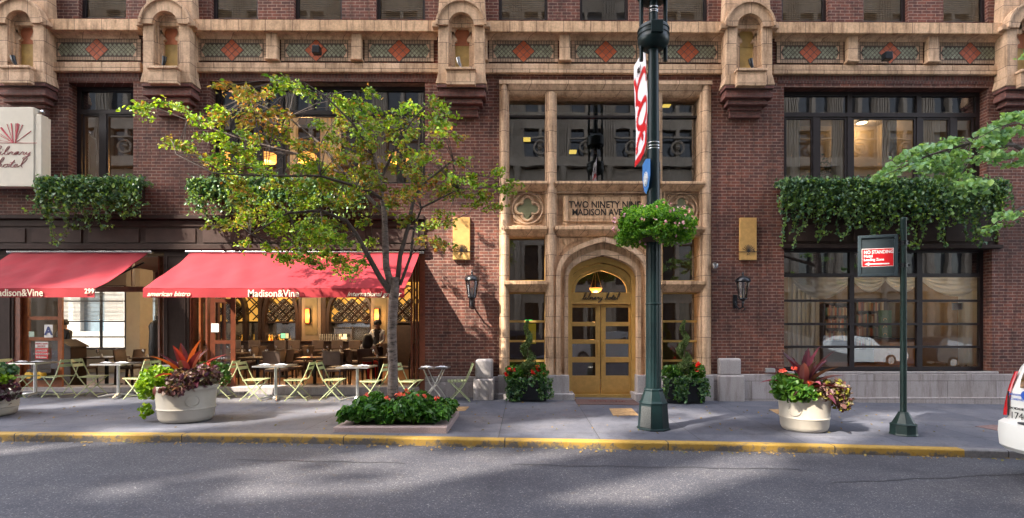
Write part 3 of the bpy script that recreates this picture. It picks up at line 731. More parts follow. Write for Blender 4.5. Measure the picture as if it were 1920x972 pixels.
for u0, u1 in ((946,1026), (1041,1225), (1240,1322)):
    sill(u0, u1, 340, 356); sill(u0, u1, 425, 442)
for u0, u1 in ((946,1026), (1240,1322)): sill(u0, u1, 527, 547)
YG = FY+.22
def ew(u0, u1, v1, v0, posts=(), rails=(), fr=BLACK, fw=.04, gl=GLASSR):
    r = (X(u0,YG-.1), X(u1,YG-.1), Z(v0,YG-.1), Z(v1,YG-.1)); return window(r, YG, [(X(p,YG), .05) for p in posts], [(Z(p,YG), .05) for p in rails], fr, gl, fw)
ew(951, 1026, 174, 344, rails=(219,)); ew(1240, 1318, 174, 344, rails=(219,)); ew(1041, 1226, 174, 344, rails=(219,), posts=())
ew(951, 1025, 442, 529, fr=BRASS, fw=.05); ew(1241, 1317, 442, 529, fr=BRASS, fw=.05)
for u0, u1 in ((951,1025), (1241,1317)): ew(u0, u1, 547, 706, rails=(603, 640, 677), fr=BRASS, fw=.05)
# carved panels
def quatre(cx, cz, s):
    mb = MB(); Y = FY+.06
    mb.box(cx-s, cx+s, Y, FY+.36, cz-s, cz+s)
    for q in ((cx-s, cx-s*.93, cz-s, cz+s), (cx+s*.93, cx+s, cz-s, cz+s), (cx-s*.93, cx+s*.93, cz+s*.92, cz+s), (cx-s*.93, cx+s*.93, cz-s, cz-s*.92)): mb.box(q[0], q[1], Y-.07, Y, q[2], q[3])
    ring = [(cx+s*.86*math.cos(t*math.pi/16), Y-.015, cz+s*.84*math.sin(t*math.pi/16)) for t in range(33)]
    mb.tube(ring, .032, 6)
    for sx in (-1, 1):
        for sz in (-1, 1): mb.tube([(cx+sx*s*.9, Y-.005, cz+sz*s*.3), (cx+sx*s*.72, Y-.01, cz+sz*s*.72), (cx+sx*s*.3, Y-.005, cz+sz*s*.88)], .02, 6)
    q = MB().build if 0 else None
    pts = []
    for k in range(4):
        a0 = k*math.pi/2; c = (cx+s*.36*math.cos(a0), cz+s*.36*math.sin(a0))
        for t in range(-6, 7): a = a0+t*math.radians(19); pts.append((c[0]+s*.30*math.cos(a), c[1]+s*.30*math.sin(a)))
    mb.tube([(p[0], Y-.02, p[1]) for p in pts+pts[:1]], .034, 6)
    o = mb.build('quatrefoil_panel', STONE, B, smooth=True)
    g = MB(); g.prism([(cx+(p[0]-cx)*.98, cz+(p[1]-cz)*.98) for p in pts][::-1], Y-.012, Y+.01); g.build('green_inset', M('green_glaze', (.20,.21,.12), .5, var=.2), o)
for u0, u1 in ((953,1025), (1242,1316)):
    a, b = X(u0), X(u1); quatre((a+b)/2, (Z(357)+Z(425))/2, (b-a)/2*.95)
a, b = X(1043), X(1224); z0, z1 = Z(425), Z(357)
mb = MB(); mb.box(a, b, FY+.07, FY+.36, z0, z1)
for q in ((a, b, z1-.06, z1), (a, b, z0, z0+.04)): mb.box(q[0], q[1], FY, FY+.071, q[2], q[3])
mb.build('inscription_wall', STONE, B)
mb = MB(); a2, b2 = X(1062), X(1206); mb.box(a2, b2, FY+.02, FY+.072, Z(415), Z(369)); mb.box(a2+.05, b2-.05, FY+.012, FY+.021, Z(410), Z(373))
for xx in (a2-.02, b2+.02):
    mb.tube([(xx, FY+.02, Z(415)), (xx, FY+.02, Z(368))], .065, 10); mb.tube([(xx, FY-.01, Z(420)), (xx, FY+.06, Z(420))], .075, 12); mb.tube([(xx, FY-.02, Z(420)), (xx, FY-.005, Z(420))], .03, 8)
sc = mb.build('inscription_scroll', STONE2, B)
text('TWO NINETY NINE', .222, (X(1134), FY+.010, Z(389.5)), INK, B, sx=.86, name='inscription', ext=.006, bold=.0025)
text('MADISON AVENUE', .215, (X(1134), FY+.010, Z(403.5)), INK, B, sx=.84, name='inscription', ext=.006, bold=.0025)
# pointed arch
TP = [(1, 0), (.995, .14), (.97, .30), (.92, .44), (.83, .58), (.70, .70), (.52, .81), (.33, .895), (.15, .96), (0, 1)]
CA = X(1130)
def tudor(hw, vs, va, vb, Y=FY):
    zs, za = Z(vs), Z(va); P = [(CA-hw, Z(vb))]+[(CA-hw*x, zs+(za-zs)*h) for x, h in TP]
    return P+[(2*CA-x, z) for x, z in P[-2::-1]]
px = .0125
O1 = tudor(88*px, 523, 446, 703); O2 = tudor(80*px, 524, 455, 703); O3 = tudor(72*px, 526, 467, 703); O4 = tudor(65*px, 528, 479, 703)
mb = MB(); mb.band(O1, O2, YE-.02, FY+.3); mb.build('arch_roll', STONE, B)
mb = MB(); mb.band(O2, O3, YE+.13, FY+.3); mb.build('arch_hollow', STONE2, B)
mb = MB(); mb.band(O3, O4, YE+.09, FY+.36); mb.build('arch_inner', STONE, B)
# spandrel wall between the arch and the mullions
mb = MB(); W_ = X(1222)-CA; zt = Z(441)
for k in range(1, len(O1)-2):
    a, b = O1[k], O1[k+1]
    mb.quad((a[0],FY+.03,a[1]), (b[0],FY+.03,b[1]), (b[0],FY+.03,zt), (a[0],FY+.03,zt))
mb.box(CA-W_-.02, O1[0][0]+.001, FY+.03, FY+.3, Z(703), zt); mb.box(O1[-1][0]-.001, CA+W_+.02, FY+.03, FY+.3, Z(703), zt)
mb.build('spandrel_wall', STONE, B)
mb = MB()
for s in (-1, 1):
    mb.prism([(CA+s*W_*.95, Z(447)), (CA+s*W_*.40, Z(447)), (CA+s*W_*.72, Z(459)), (CA+s*W_*.95, Z(486))][::-s], FY+.012, FY+.032)
    mb.build('spandrel_relief', STONE2, B); mb = MB()
    mb.prism([(CA+s*W_*.80, Z(449)), (CA+s*W_*.66, Z(449)), (CA+s*W_*.66, Z(456)), (CA+s*W_*.73, Z(461)), (CA+s*W_*.80, Z(456))][::-s], FY-.008, FY+.013); mb.build('shield_relief', STONE2, B); mb = MB()
# granite feet of the jambs
mb = MB()
for u0, u1, pr in ((934,956,.1), (1020,1067,.08), (1195,1246,.08), (1312,1337,.1)): MB().box(EX(u0), EX(u1), YE-pr+.04, FY+.36, -.4, Z(703)).build('jamb_base', GRANITE1, B, bevel=.015)
for u0, u1 in ((934,1076), (1188,1316)): MB().box(EX(u0), EX(u1), YE-.22, FY+.36, -.4, Z(736)).build('entrance_step', GRANITE1, B, bevel=.015)
for u0, u1 in ((953,1024), (1240,1317)): MB().box(EX(u0), EX(u1), YE-.08, FY+.3, -.4, Z(706)).build('window_base', GRANITE1, B, bevel=.015)
# brass surround, lunette and doors
YD = FY+.34
G1 = tudor(66*px, 528, 479, 745); G2 = tudor(58*px, 531, 490, 745)
mb = MB(); mb.band(G1, G2, FY+.20, YD+.1)
G3 = tudor(57.5*px, 531, 491, 745); G4 = tudor(55*px, 549, 499, 745)
mb.band(G3, G4, YD-.04, YD+.08)
# studs around the curve
for p in G2[2:-2]: mb.lathe([(.012,0),(.006,.008)], (p[0]*.985+CA*.015, FY+.195, p[1]), 6)
mb.build('brass_surround', BRASS, B)
L1 = tudor(54.5*px, 549, 500, 549); L2 = tudor(50*px, 549, 505, 549)
mb = MB(); mb.band(L1, L2, YD-.05, YD+.05); f = mb.build('lunette', BRASS, B)
g = MB(); g.poly([(p[0], YD+.02, p[1]) for p in L2]); g.build('pane', GLASSR, f)
zl1, zl0 = Z(549, YD), Z(569, YD)
mb = MB(); hw = X(1190.5, YD)-CA+.015
mb.box(CA-hw, CA+hw, YD-.06, YD+.06, zl0, zl1); mb.box(CA-hw-.01, CA+hw+.01, YD-.08, YD+.05, zl0-.02, zl0+.01)
f = mb.build('door_header', BRASSP, B, bevel=.008)
mb = MB(); wdt = script(mb, 'library hotel', (CA-.46, YD-.075, Z(562, YD)), .125, .0085); mb.build('script_sign', INK, f)
zb_, zt_ = Z(739, YD), zl0-.03
MB().box(CA-hw, CA+hw, YD-.16, YD+.1, -.4, zb_).build('doorstep', BRASS, B)
for s in (-1, 1):
    a, b = sorted((CA+s*.008, CA+s*(hw-.01)))
    zr = [Z(v, YD) for v in (577, 604, 612, 637, 645, 670, 680, 705)]
    mb = MB(); fw = .115
    mb.box(a, a+fw, YD, YD+.05, zb_, zt_); mb.box(b-fw, b, YD, YD+.05, zb_, zt_)
    for q0, q1 in ((zr[0], zt_), (zr[2], zr[1]), (zr[4], zr[3]), (zr[6], zr[5]), (zb_, zr[7])): mb.box(a+fw, b-fw, YD+.002, YD+.048, q0, q1)
    mb.box(a+.015, b-.015, YD-.008, YD, zb_+.03, zr[7]-.03)
    d = mb.build('door', BRASSP, B, bevel=.004)
    g = MB(); g.quad((a+fw,YD+.03,zr[7]), (b-fw,YD+.03,zr[7]), (b-fw,YD+.03,zr[0]), (a+fw,YD+.03,zr[0])); g.build('pane', GLASSR, d)
    x = CA+s*.062; h = MB(); h.tube([(x,YD,Z(640,YD)), (x,YD-.07,Z(640,YD)), (x,YD-.07,Z(667,YD)), (x,YD,Z(667,YD))], .013, 8); h.build('handle', BRASS, d)
    h = MB(); h.lathe([(.014,0),(.014,.02)], (CA+s*.05, YD-.02, zb_+.08), 8); h.build('floor_bolt', BRASS, d)
# ---------------------------------------------------------------- restaurant front
XE = X(797)
mb = MB(); z = Z
mb.box(-20.8, XE, FY-.16, FY+.30, z(414), z(407)); mb.box(-20.8, XE-.01, FY-.05, FY+.30, z(460), z(414)-.001); mb.box(-20.8, XE+.02, FY-.13, FY+.3, z(470), z(460)-.001)
mb.box(-20.8, XE-.01, FY-.08, FY-.049, z(427), z(416))
mb.build('shop_cornice', BROWN, B, bevel=.008)
for u0, u1 in ((-60,52), (64,157), (170,264), (277,370), (383,474), (487,580), (593,686), (700,786)):
    MB().box(X(u0), X(u1), FY-.068, FY-.049, z(457), z(431)).build('fascia_panel', BROWN2, B, bevel=.006)
MB().box(-20.8, XE, FY+.02, FY+.30, z(474), z(470)-.001).build('awning_soffit', BROWN, B)
def pier(u0, u1, m=BROWN):
    mb = MB(); a, b = X(u0), X(u1); mb.box(a, b, FY+.0, FY+.34, -.4, z(474)-.001); mb.box(a-.02, b+.02, FY-.03, FY+.3, -.4, z(725)); mb.build('shop_pier', m, B)
    mb = MB(); w = .07
    for q in ((a+w, a+w+.02, z(715), z(480)), (b-w-.02, b-w, z(715), z(480)), (a+w+.02, b-w-.02, z(480)-.02, z(480)), (a+w+.02, b-w-.02, z(715), z(715)+.02)): mb.box(q[0], q[1], FY-.018, FY, q[2], q[3])
    mb.build('pier_moulding', BROWN2, B)
pier(-40, 25); pier(-330, -260); pier(307, 354); 
MB().box(-20.8, XE, FY+.02, FY+.5, -.5, Z(726)).build('threshold', GRANITE1, B, bevel=.01)
MB().box(X(787), XE+.0, FY, FY+.35, -.3, z(474)).build('end_post', WOOD, B)
def leaf_door(x0, x1, y0, y1, mat, name='folding_door', panes=((.36,.68),(.70,1.0)), H0=Z(733), H1=Z(480), rails=(.36, .67), glass=GLASSR):
    """glazed wooden leaf standing between two floor points"""
    p, q = Vector((x0, y0, 0)), Vector((x1, y1, 0)); d = (q-p); Lw = d.length; d.normalize(); nrm = Vector((-d.y, d.x, 0))*.022
    mb = MB()
    def bx(s0, s1, z0, z1, th=1, m=mb):
        A = [p+d*s0-nrm*th, p+d*s1-nrm*th, p+d*s1+nrm*th, p+d*s0+nrm*th]; i = len(m.v)
        m.v += [(v.x, v.y, z0) for v in A]+[(v.x, v.y, z1) for v in A]
        for f in ((0,3,2,1),(4,5,6,7),(0,1,5,4),(1,2,6,5),(2,3,7,6),(3,0,4,7)): m.f.append(tuple(i+k for k in f)); m.m.append(0)
    w = min(.1, Lw*.2); H = H1-H0; zr = [H0+.28]+[H0+H*k for k in rails]+[H1-.08]
    bx(0, w, H0, H1); bx(Lw-w, Lw, H0, H1); bx(w, Lw-w, H0, zr[0], .7); bx(w, Lw-w, H1-.08, H1)
    for k in zr[1:-1]: bx(w, Lw-w, k-.04, k+.04)
    bx(w, Lw-w, zr[0], zr[0]+.07)
    o = mb.build(name, mat, B)
    g = MB(); A = p+d*w; C = p+d*(Lw-w); g.quad((A.x,A.y,zr[0]), (C.x,C.y,zr[0]), (C.x,C.y,zr[-1]), (A.x,A.y,zr[-1])); g.build('pane', glass, o)
    return o, (p, d, nrm)
# left bay: orange glazed leaf with notices; right bay: leaves folded back against the posts
o, _ = leaf_door(X(36), X(107), FY+.12, FY+.16, WOODO, H0=Z(736), H1=Z(476), rails=(.385, .535, .70))
NB = M('notice_blue', (.03,.05,.2), .5); NR = M('notice_red', (.55,.03,.03), .5, var=.05); NG = M('notice_green', (.45,.6,.5), .5)
Yn = FY+.09
def notice(u0, u1, v1, v0, mat, parent, name='notice', Y=Yn): return MB().box(X(u0,Y), X(u1,Y), Y, Y+.006, Z(v0,Y), Z(v1,Y)).build(name, mat, parent)
nA = notice(83, 99, 609, 633, WHITE, o, 'grade_card'); text('A', .27, (X(91,Yn), Yn-.003, Z(628,Yn)), NB, o, 'grade_letter', bold=.008)
notice(54, 64, 622, 632, NG, o); n1 = notice(66, 90, 641, 652, WHITE, o); n2 = notice(66, 90, 653, 673, NR, o)
for v_, s_ in ((646, 'INSPECTION'), (650.5, 'NOTICE')): text(s_, .05, (X(78,Yn), Yn-.003, Z(v_,Yn)), NR, o, 'notice_text')
for v_, s_ in ((659, 'SPRINKLER'), (665, 'THROUGHOUT'), (671, 'BUILDING')): text(s_, .055, (X(78,Yn), Yn-.003, Z(v_,Yn)), WHITE, o, 'notice_text')
leaf_door(X(292), X(300), FY+.1, FY+.9, WOOD); leaf_door(X(302), X(306), FY+.1, FY+.8, WOOD)
leaf_door(X(358), X(362), FY+.05, FY+.75, WOOD); leaf_door(X(372), X(374), FY+.05, FY+.8, WOODO); leaf_door(X(383), X(386), FY+.08, FY+.8, WOOD)
o, _ = leaf_door(X(390), X(432), FY+.10, FY+.22, WOOD); notice(396, 410, 607, 623, WHITE, o, Y=FY+.08)
leaf_door(X(770), X(764), FY+.1, FY+.8, WOOD); leaf_door(X(780), X(775), FY+.1, FY+.8, WOOD)
for u0, u1 in ((25,36), (786,790), (354,357)): MB().box(X(u0), X(u1), FY+.02, FY+.30, -.3, z(476)).build('door_post', WOOD, B)
MB().box(X(108), X(305), FY+.18, FY+.28, Z(547), Z(537)).build('transom_rail', WOOD, B)
MB().box(X(235), X(237), FY+.18, FY+.27, Z(536), Z(476)).build('transom_post', WOOD, B)
g = MB(); g.quad((X(108),FY+.23,Z(537)), (X(305),FY+.23,Z(537)), (X(305),FY+.23,Z(476)), (X(108),FY+.23,Z(476))); g.build('transom_glass', GLASSR, B)
# windows of the corner room onto the side street, with venetian blinds; and the wall around them
YS = 18.4
def sX(u): return X(u, YS)
def sZ(v): return Z(v, YS)
wins = [(sX(108), sX(236), .9, 3.1), (sX(266), sX(322), .9, 3.1), (sX(-60), sX(-5), .9, 3.1)]
mb = MB(); holes_wall(mb, -20.6, XR0, .12, 3.55, wins, YS, .15); mb.build('corner_wall', PLASTER, B)
for k, (a, b, c, d) in enumerate(wins):
    f = window((a, b, c, d), YS+.03, [(a+(b-a)*(.62 if k == 0 else .5), .05)], [(sZ(v), .045) for v in (565, 603, 632)], WOODD, GLASS, .07)
    mb = MB()
    for q in range(26):
        zz = 3.05-q*.045; mb.box(a+.05, b-.05, YS-.04, YS-.015, zz, zz+.02)
    mb.build('venetian_blind', M('white_blind', (.7,.68,.62), .5), f)
mb = MB(); mb.box(X(237,17.2), X(262,17.2), YS-1.2, YS-.6, .12, 3.55); mb.build('column', PLASTER, B)
# ---------------------------------------------------------------- bar back wall: piers, arches, racks
YB = 21.2
bX = lambda u: X(u, YB); bZ = lambda v: Z(v, YB)
arches = [(427, 33), (525, 34), (655, 44), (765, 40)]
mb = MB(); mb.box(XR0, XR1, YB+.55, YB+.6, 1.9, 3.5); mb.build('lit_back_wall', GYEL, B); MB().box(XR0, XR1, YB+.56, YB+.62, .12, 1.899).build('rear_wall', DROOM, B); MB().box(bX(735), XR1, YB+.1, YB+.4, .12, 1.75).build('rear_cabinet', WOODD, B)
for cu, hwu in arches:
    c = bX(cu); hw = hwu*YB/1000
    Aout = [(c-hw, bZ(640))]+[(c-hw*x, bZ(600)+(3.35-bZ(600))*h) for x, h in TP]; Aout += [(2*c-x, zz) for x, zz in Aout[-2::-1]]
    s_ = 1-.12/hw
    Ain = [(c+(x-c)*s_, zz if i in (0, len(Aout)-1) else zz-.06) for i, (x, zz) in enumerate(Aout)]
    mb = MB(); mb.band(Aout, Ain, YB, YB+.3); mb.build('bar_arch', WOODD, B)
    mb = MB(); Yk = YB+.2; zr0, zr1 = bZ(603), 3.3; r = .03        # crossed rack
    for k in (-2, -1, 0, 1, 2):
        for s in (-1, 1):
            x0 = c+k*.55; mb.tube([(x0-s*.62, Yk, 1.95), (x0+s*.62, Yk, 3.19)], .028, 4)
    mb.box(c-hw, c+hw, Yk-.06, Yk+.1, bZ(606), bZ(603)); mb.build('wine_rack', WOODD, B)
    # dark boxes of the rack with bottle ends
    bt = MB(); dk = MB()
    for k in range(-2, 3):
        for j in range(3):
            x, zz = c+(k+.5*(j % 2))*.55, 2.0+j*.275+.02
            if abs(x-c) > hw-.16 or zz+ .2 > 3.05: continue
            dk.prism([(x, zz-.25), (x+.25, zz), (x, zz+.25), (x-.25, zz)], Yk+.05, Yk+.30)
            for a_ in range(-2, 3):
                for b_ in range(-2, 3):
                    px_, pz_ = x+(a_-b_)*.048, zz+(a_+b_)*.048
                    bt.lathe([(.02,0),(.02,.001)], (px_, Yk+.04, pz_), 5) if 0 else bt.prism([(px_-.011,pz_-.011),(px_+.011,pz_-.011),(px_+.011,pz_+.011),(px_-.011,pz_+.011)], Yk+.03, Yk+.051)
    if dk.v: dk.build('rack_cell', INK, B); bt.build('bottle_ends', M('foil', (.6,.52,.42), .4), B)['kind'] = 'stuff'
edges = [bX(395)]
def bpier(u0, u1, m, panel=None):
    mb = MB(); mb.box(bX(u0), bX(u1), YB-.02, YB+.5, .12, 3.52); mb.build('bar_pier', m, B)
    if panel:
        mb = MB(); mb.box(bX(u0)+.14, bX(u1)-.14, YB-.04, YB-.019, bZ(628), bZ(560)); mb.build('pier_panel', M('olive_panel', (.14,.12,.07), .8), B)
bpier(566, 602, TAUPE, 1); bpier(696, 732, TAUPE, 1); bpier(484, 490, WOODD); bpier(560, 565, WOODD); bpier(603, 611, WOODD)
# mirror and shelf zone behind the bottles
mb = MB(); mb.box(bX(385), bX(696), YB+.50, YB+.54, bZ(640), bZ(606)); mb.build('mirror', M('mirror', (.75,.8,.85), .12, metal=.9), B)
mb = MB(); mb.box(bX(385), bX(735), YB-.1, YB+.5, .12, 1.02); mb.build('back_counter', WOODD, B)
# unseen slabs added above the block opposite to cut the sun: (x0, x1, z0, z1); the slots between them let the sun through
SUN_BLOCKERS = [(-75,-39.6,25,37), (-38,-34.2,25,37), (-32,-28.2,25,37), (-24.6,-23,25,37), (-21.2,-17.8,25,37), (-17,20,25,37),
          (-75,-40.2,37,50), (-31.8,20,37,50), (-40.2,-31.8,43.6,50)]
# ================================================================ ACROSS THE STREET (seen mirrored in the windows; also shades the street)
LIME = mat_block('limestone', (.22,.185,.15), (.2,.17,.14), 1.2, .5, .2)
OPPW = M('mirrored_window', (.02,.022,.026), .08, var=.3)
OB = thing('office_building', 'pale limestone office block across the street, seen mirrored in the dark windows', 'building', (0, -10.5, 0))
hl = []
for k in range(-12, 13):
    x = k*3.1+1.0
    for fl in range(6):
        zb = .6+fl*3.9
        hl.append((x-1.05, x-.12, zb, zb+2.7)); hl.append((x+.12, x+1.05, zb, zb+2.7))
mb = MB(); holes_wall(mb, -40, 40, -1, 25, hl, 0, -.35)
mb.v = [(x, y-10.5, z) for x, y, z in mb.v]
mb.quad((-40,-10.5,25), (40,-10.5,25), (40,-24,25), (-40,-24,25)); mb.quad((-40,-10.5,-1), (-40,-10.5,25), (-40,-24,25), (-40,-24,-1)); mb.quad((40,-10.5,-1), (40,-24,-1), (40,-24,25), (40,-10.5,25))
mb.build('wall', LIME, OB)
mb = MB(); mb.quad((-39.9,-10.84,-1), (39.9,-10.84,-1), (39.9,-10.84,24.9), (-39.9,-10.84,24.9)); mb.build('glazing', OPPW, OB)
for k in range(-13, 13):
    x = k*3.1+2.55; mb = MB(); mb.lathe([(.26,-.5),(.26,.3),(.20,.35),(.19,12.0),(.28,12.2),(.30,12.4)], (x, -10.3, 0), 12); mb.build('column', LIME, OB, smooth=True)
mb = MB(); mb.box(-40, 40, -10.49, -10.0, 12.4, 13.0); mb.box(-40, 40, -10.49, -10.2, 4.0, 4.3); mb.box(-40, 40, -10.49, -9.9, 24.4, 25.2); mb.build('cornice', LIME, OB)
for k in range(-13, 13):
    x = k*3.1+1.0; mb = MB()
    mb.tube([(x+.42*math.cos(a*.393), -10.42, 13.75+.42*math.sin(a*.393)) for a in range(17)], .07, 6); mb.lathe([(0,-.2),(.2,0),(0,.2)], (x,-10.42,13.75), 8)
    for s in (-1.55, -1.38, -1.21, 1.21, 1.38): mb.box(x+s-.05, x+s+.05, -10.5, -10.36, 13.02, 24.3)
    mb.box(x-1.15, x+1.15, -10.499, -10.33, 12.99+1.35, 12.99+1.45); mb.build('medallion', LIME, OB)
DAPPLE = mat_leaf('dapple_leaf', [(.05,.10,.03),(.08,.14,.04)], .6, .2)  # loose leaf cards, out of view, added in the slots to dapple the sun
for xa, xb, n_, nm in ((-28.2,-24.6,34,'middle'), (-34.2,-32,16,'left'), (-39.6,-38,14,'far left'), (-23,-21.2,12,'right'), (-17.8,-17,6,'far right')):
    C = np.c_[RNG.uniform(xa, xb, n_), RNG.uniform(-11.6, -11.3, n_), RNG.uniform(25.2, 36.8, n_)]
    tag(leaves('dapple_leaves', C, .95, DAPPLE, None, asp=.9, up=.1), 'unseen leaf cards added to dapple the sun in the %s slot' % nm, 'plant', kind='stuff')
# the added slabs, out of view, shade parts of the street
for x0, x1, zl, z1 in SUN_BLOCKERS:
    MB().box(x0, x1, -11.6, -11.2, zl+.003, z1).build('sun_blocker', LIME, OB)
# pale building over the side street, seen through the corner dining room
PALE = mat_block('pale_stone', (.42,.41,.38), (.25,.24,.22), 1.2, .5, .1)
SB = thing('pale_building', 'pale sunlit building seen through the blinds of the corner dining room', 'building', (-26, 31, 0))
mb = MB(); hl = [(x-.7, x+.7, zb, zb+2.2) for x in range(-40, -14, 3) for zb in (1.4, 5.2, 9)]
holes_wall(mb, -42, -13, -1, 12, hl, 0, .3); mb.v = [(x, y+31, z) for x, y, z in mb.v]; mb.build('wall', PALE, SB)
mb = MB(); mb.quad((-42,31.28,-1), (-13,31.28,-1), (-13,31.28,12), (-42,31.28,12)); mb.build('glazing', M('blue_glazing', (.12,.18,.22), .2), SB)
# ================================================================ ITEMS ON THE FACADE
SIGNC = M('sign_cream', (.60,.555,.46), .45, var=.05)
# blade sign, left
t = thing('hotel_sign', 'cream box sign with crimson open book emblem and script lettering', 'sign', (X(0), 11.3, Z(280)))
sy0, sy1 = 12.0, 12.35
sx = X(76, sy0); z1, z0 = Z(217, sy0), Z(341, sy0)
zt2, zb2 = Z(204, sy0), Z(352, sy0); xs = X(63, sy0)
mb = MB(); mb.box(-13.7, xs, sy0, sy0+.2, zb2, zt2); mb.box(xs, sx, sy0+.02, sy0+.2, z0, z1); mb.build('sign_face', SIGNC, t, bevel=.01)
mb = MB(); mb.box(-13.6, sx-.004, sy0+.2, sy0+.27, z0+.02, z1-.02); mb.build('sign_box', SIGNC, t, bevel=.01)
MB().box(-12.0, -11.9, sy0+.27, FY, z1-.4, z1-.3).build('wall_bracket', IRON, t); MB().box(-12.0, -11.9, sy0+.27, FY, z0+.2, z0+.3).build('wall_bracket', IRON, t)
SX = lambda u: X(u, sy0-.004); SZ = lambda v: Z(v, sy0-.004)
mb = MB(); cu, cv = 26, 271
for u, v, r_ in ((2,243,.022),(13,236,.007),(21,234.5,.014),(30,234.5,.009),(33.5,234.5,.014),(36,236,.008),(42,237,.008),(58,249,.009),(0,254,.006),(-14,250,.008),(-22,262,.006)):
    mb.tube([(SX(cu+(u-cu)*.0+ (2 if u > cu else -1)), sy0-.003, SZ(cv)), (SX(u), sy0-.003, SZ(v))], [r_*.5, r_], 5)
mb.tube([(SX(-40), sy0-.003, SZ(271)), (SX(69), sy0-.003, SZ(271))], .006, 4); mb.build('book_emblem', CRIM, t)
MAUVE = M('mauve_script', (.33,.10,.10), .5)
mb = MB(); wl = script(MB(), 'library', (0,0,0), .155, .0065, sx=1.75); script(mb, 'library', (SX(57)-wl, sy0-.004, SZ(293)), .155, .0065, sx=1.75); mb.build('script_library', MAUVE, t)
mb = MB(); wl = script(MB(), 'hotel', (0,0,0), .165, .0065, sx=1.9); script(mb, 'hotel', (SX(42)-wl, sy0-.004, SZ(316)), .165, .0065, sx=1.9); mb.build('script_hotel', MAUVE, t)
for v in (209, 345):
    mb = MB(); mb.lathe([(.05,0),(.055,.03),(.03,.07)], (X(80, sy0+.15), sy0+.15, Z(v+7 if v < 300 else v-2, sy0+.15)), 10); mb.build('marker_lamp', STEEL, t)
# gold plaques with small book emblem
for u0, u1, lab in ((849,881,'gold wall plaque with book emblem beside the tree crown'), (1388,1419,'gold wall plaque with book emblem above the right wall lantern')):
    a, b = X(u0, 12.42), X(u1, 12.42); c = (a+b)/2; p = thing('wall_plaque', lab, 'plaque', (c, FY, Z(487)), 'gold book plaques')
    MB().box(a, b, FY-.08, FY-.002, Z(488), Z(409)).build('panel', M('plaque_gold', (.62,.36,.12), .45, metal=.2, var=.15, vs=10), p, bevel=.006)
    mb = MB(); zc = Z(473); y = FY-.085
    for k in range(-4, 5): mb.tube([(c, y, zc), (c+.035*k, y, zc+.17-.006*k*k)], .006, 4)
    mb.tube([(a-.06, y, zc), (b+.10, y, zc)], .008, 4); mb.tube([(c, y, zc), (c-.04, y, zc-.08), (c+.03, y, zc-.04)], .008, 4); mb.tube([(c+.10, y, zc), (c+.12, y, zc+.05), (c+.14, y, zc)], .008, 4)
    mb.build('emblem', INK, p)
# floodlights on the frieze and spotlights in the niches
for u, v, lab in ((593,94,'small black floodlight on the frieze above the tree'), (1665,101,'small black floodlight on the frieze above the right window')):
    p = thing('floodlight', lab, 'floodlight', (X(u,12.2), 12.3, Z(v,12.2)), 'frieze floodlights')
    x, zc = X(u,12.25), Z(v,12.25); mb = MB(); mb.prism([(x-.09,zc-.10),(x+.09,zc-.10),(x+.08,zc+.07),(x-.08,zc+.07)], 12.20, 12.36); mb.build('housing', IRON, p, bevel=.01)
    mb = MB(); mb.tube([(x, 12.36, zc+.02), (x, FY-.03, zc+.08)], .022, 8); mb.build('arm', IRON, p)
for k, (u, lab) in enumerate(zip((30, 306, 864, 1411), ('black spotlight in the leftmost niche', 'black spotlight in the niche above the tree', 'silver spotlight in the niche right of the tree', 'black spotlight in the yellow-headed niche'))):
    x = X(u, 12.15); zb = Z(132, PY0)
    p = thing('spotlight', lab, 'spotlight', (x, 12.15, zb), 'niche spotlights')
    mb = MB(); mb.lathe([(.06,0),(.055,.02),(.012,.03),(.012,.09)], (x, 12.15, zb), 10); mb.build('foot', STEEL, p)
    tl = -.04 if k != 1 else .03
    mb = MB(); mb.tube([(x, 12.15, zb+.08), (x+tl, 12.14, zb+.17), (x+tl*1.5, 12.13, zb+.27)], [.03, .045, .05], 10); mb.build('lamp_head', IRON if k != 2 else STEEL, p)
mb = MB(); cxx, czz = X(1341,12.35), Z(498,12.35); mb.lathe([(.0,-.09),(.05,-.07),(.075,-.02),(.08,.04),(.05,.06)], (cxx, 12.36, czz), 14)
mb.tube([(cxx,12.36,czz+.05),(cxx,FY,czz+.08)], .03, 8)
tag(mb.build('camera_dome', STEEL, None, smooth=True), 'small grey security camera dome beside the entrance jamb', 'camera')
mb = MB(); mb.box(X(1430), X(1448), FY-.15, FY-.1, Z(698), Z(690)); o = tag(mb.build('vent_plate', CHROME, None, bevel=.01), 'small white metal plate low on the brick above the granite', 'plate')
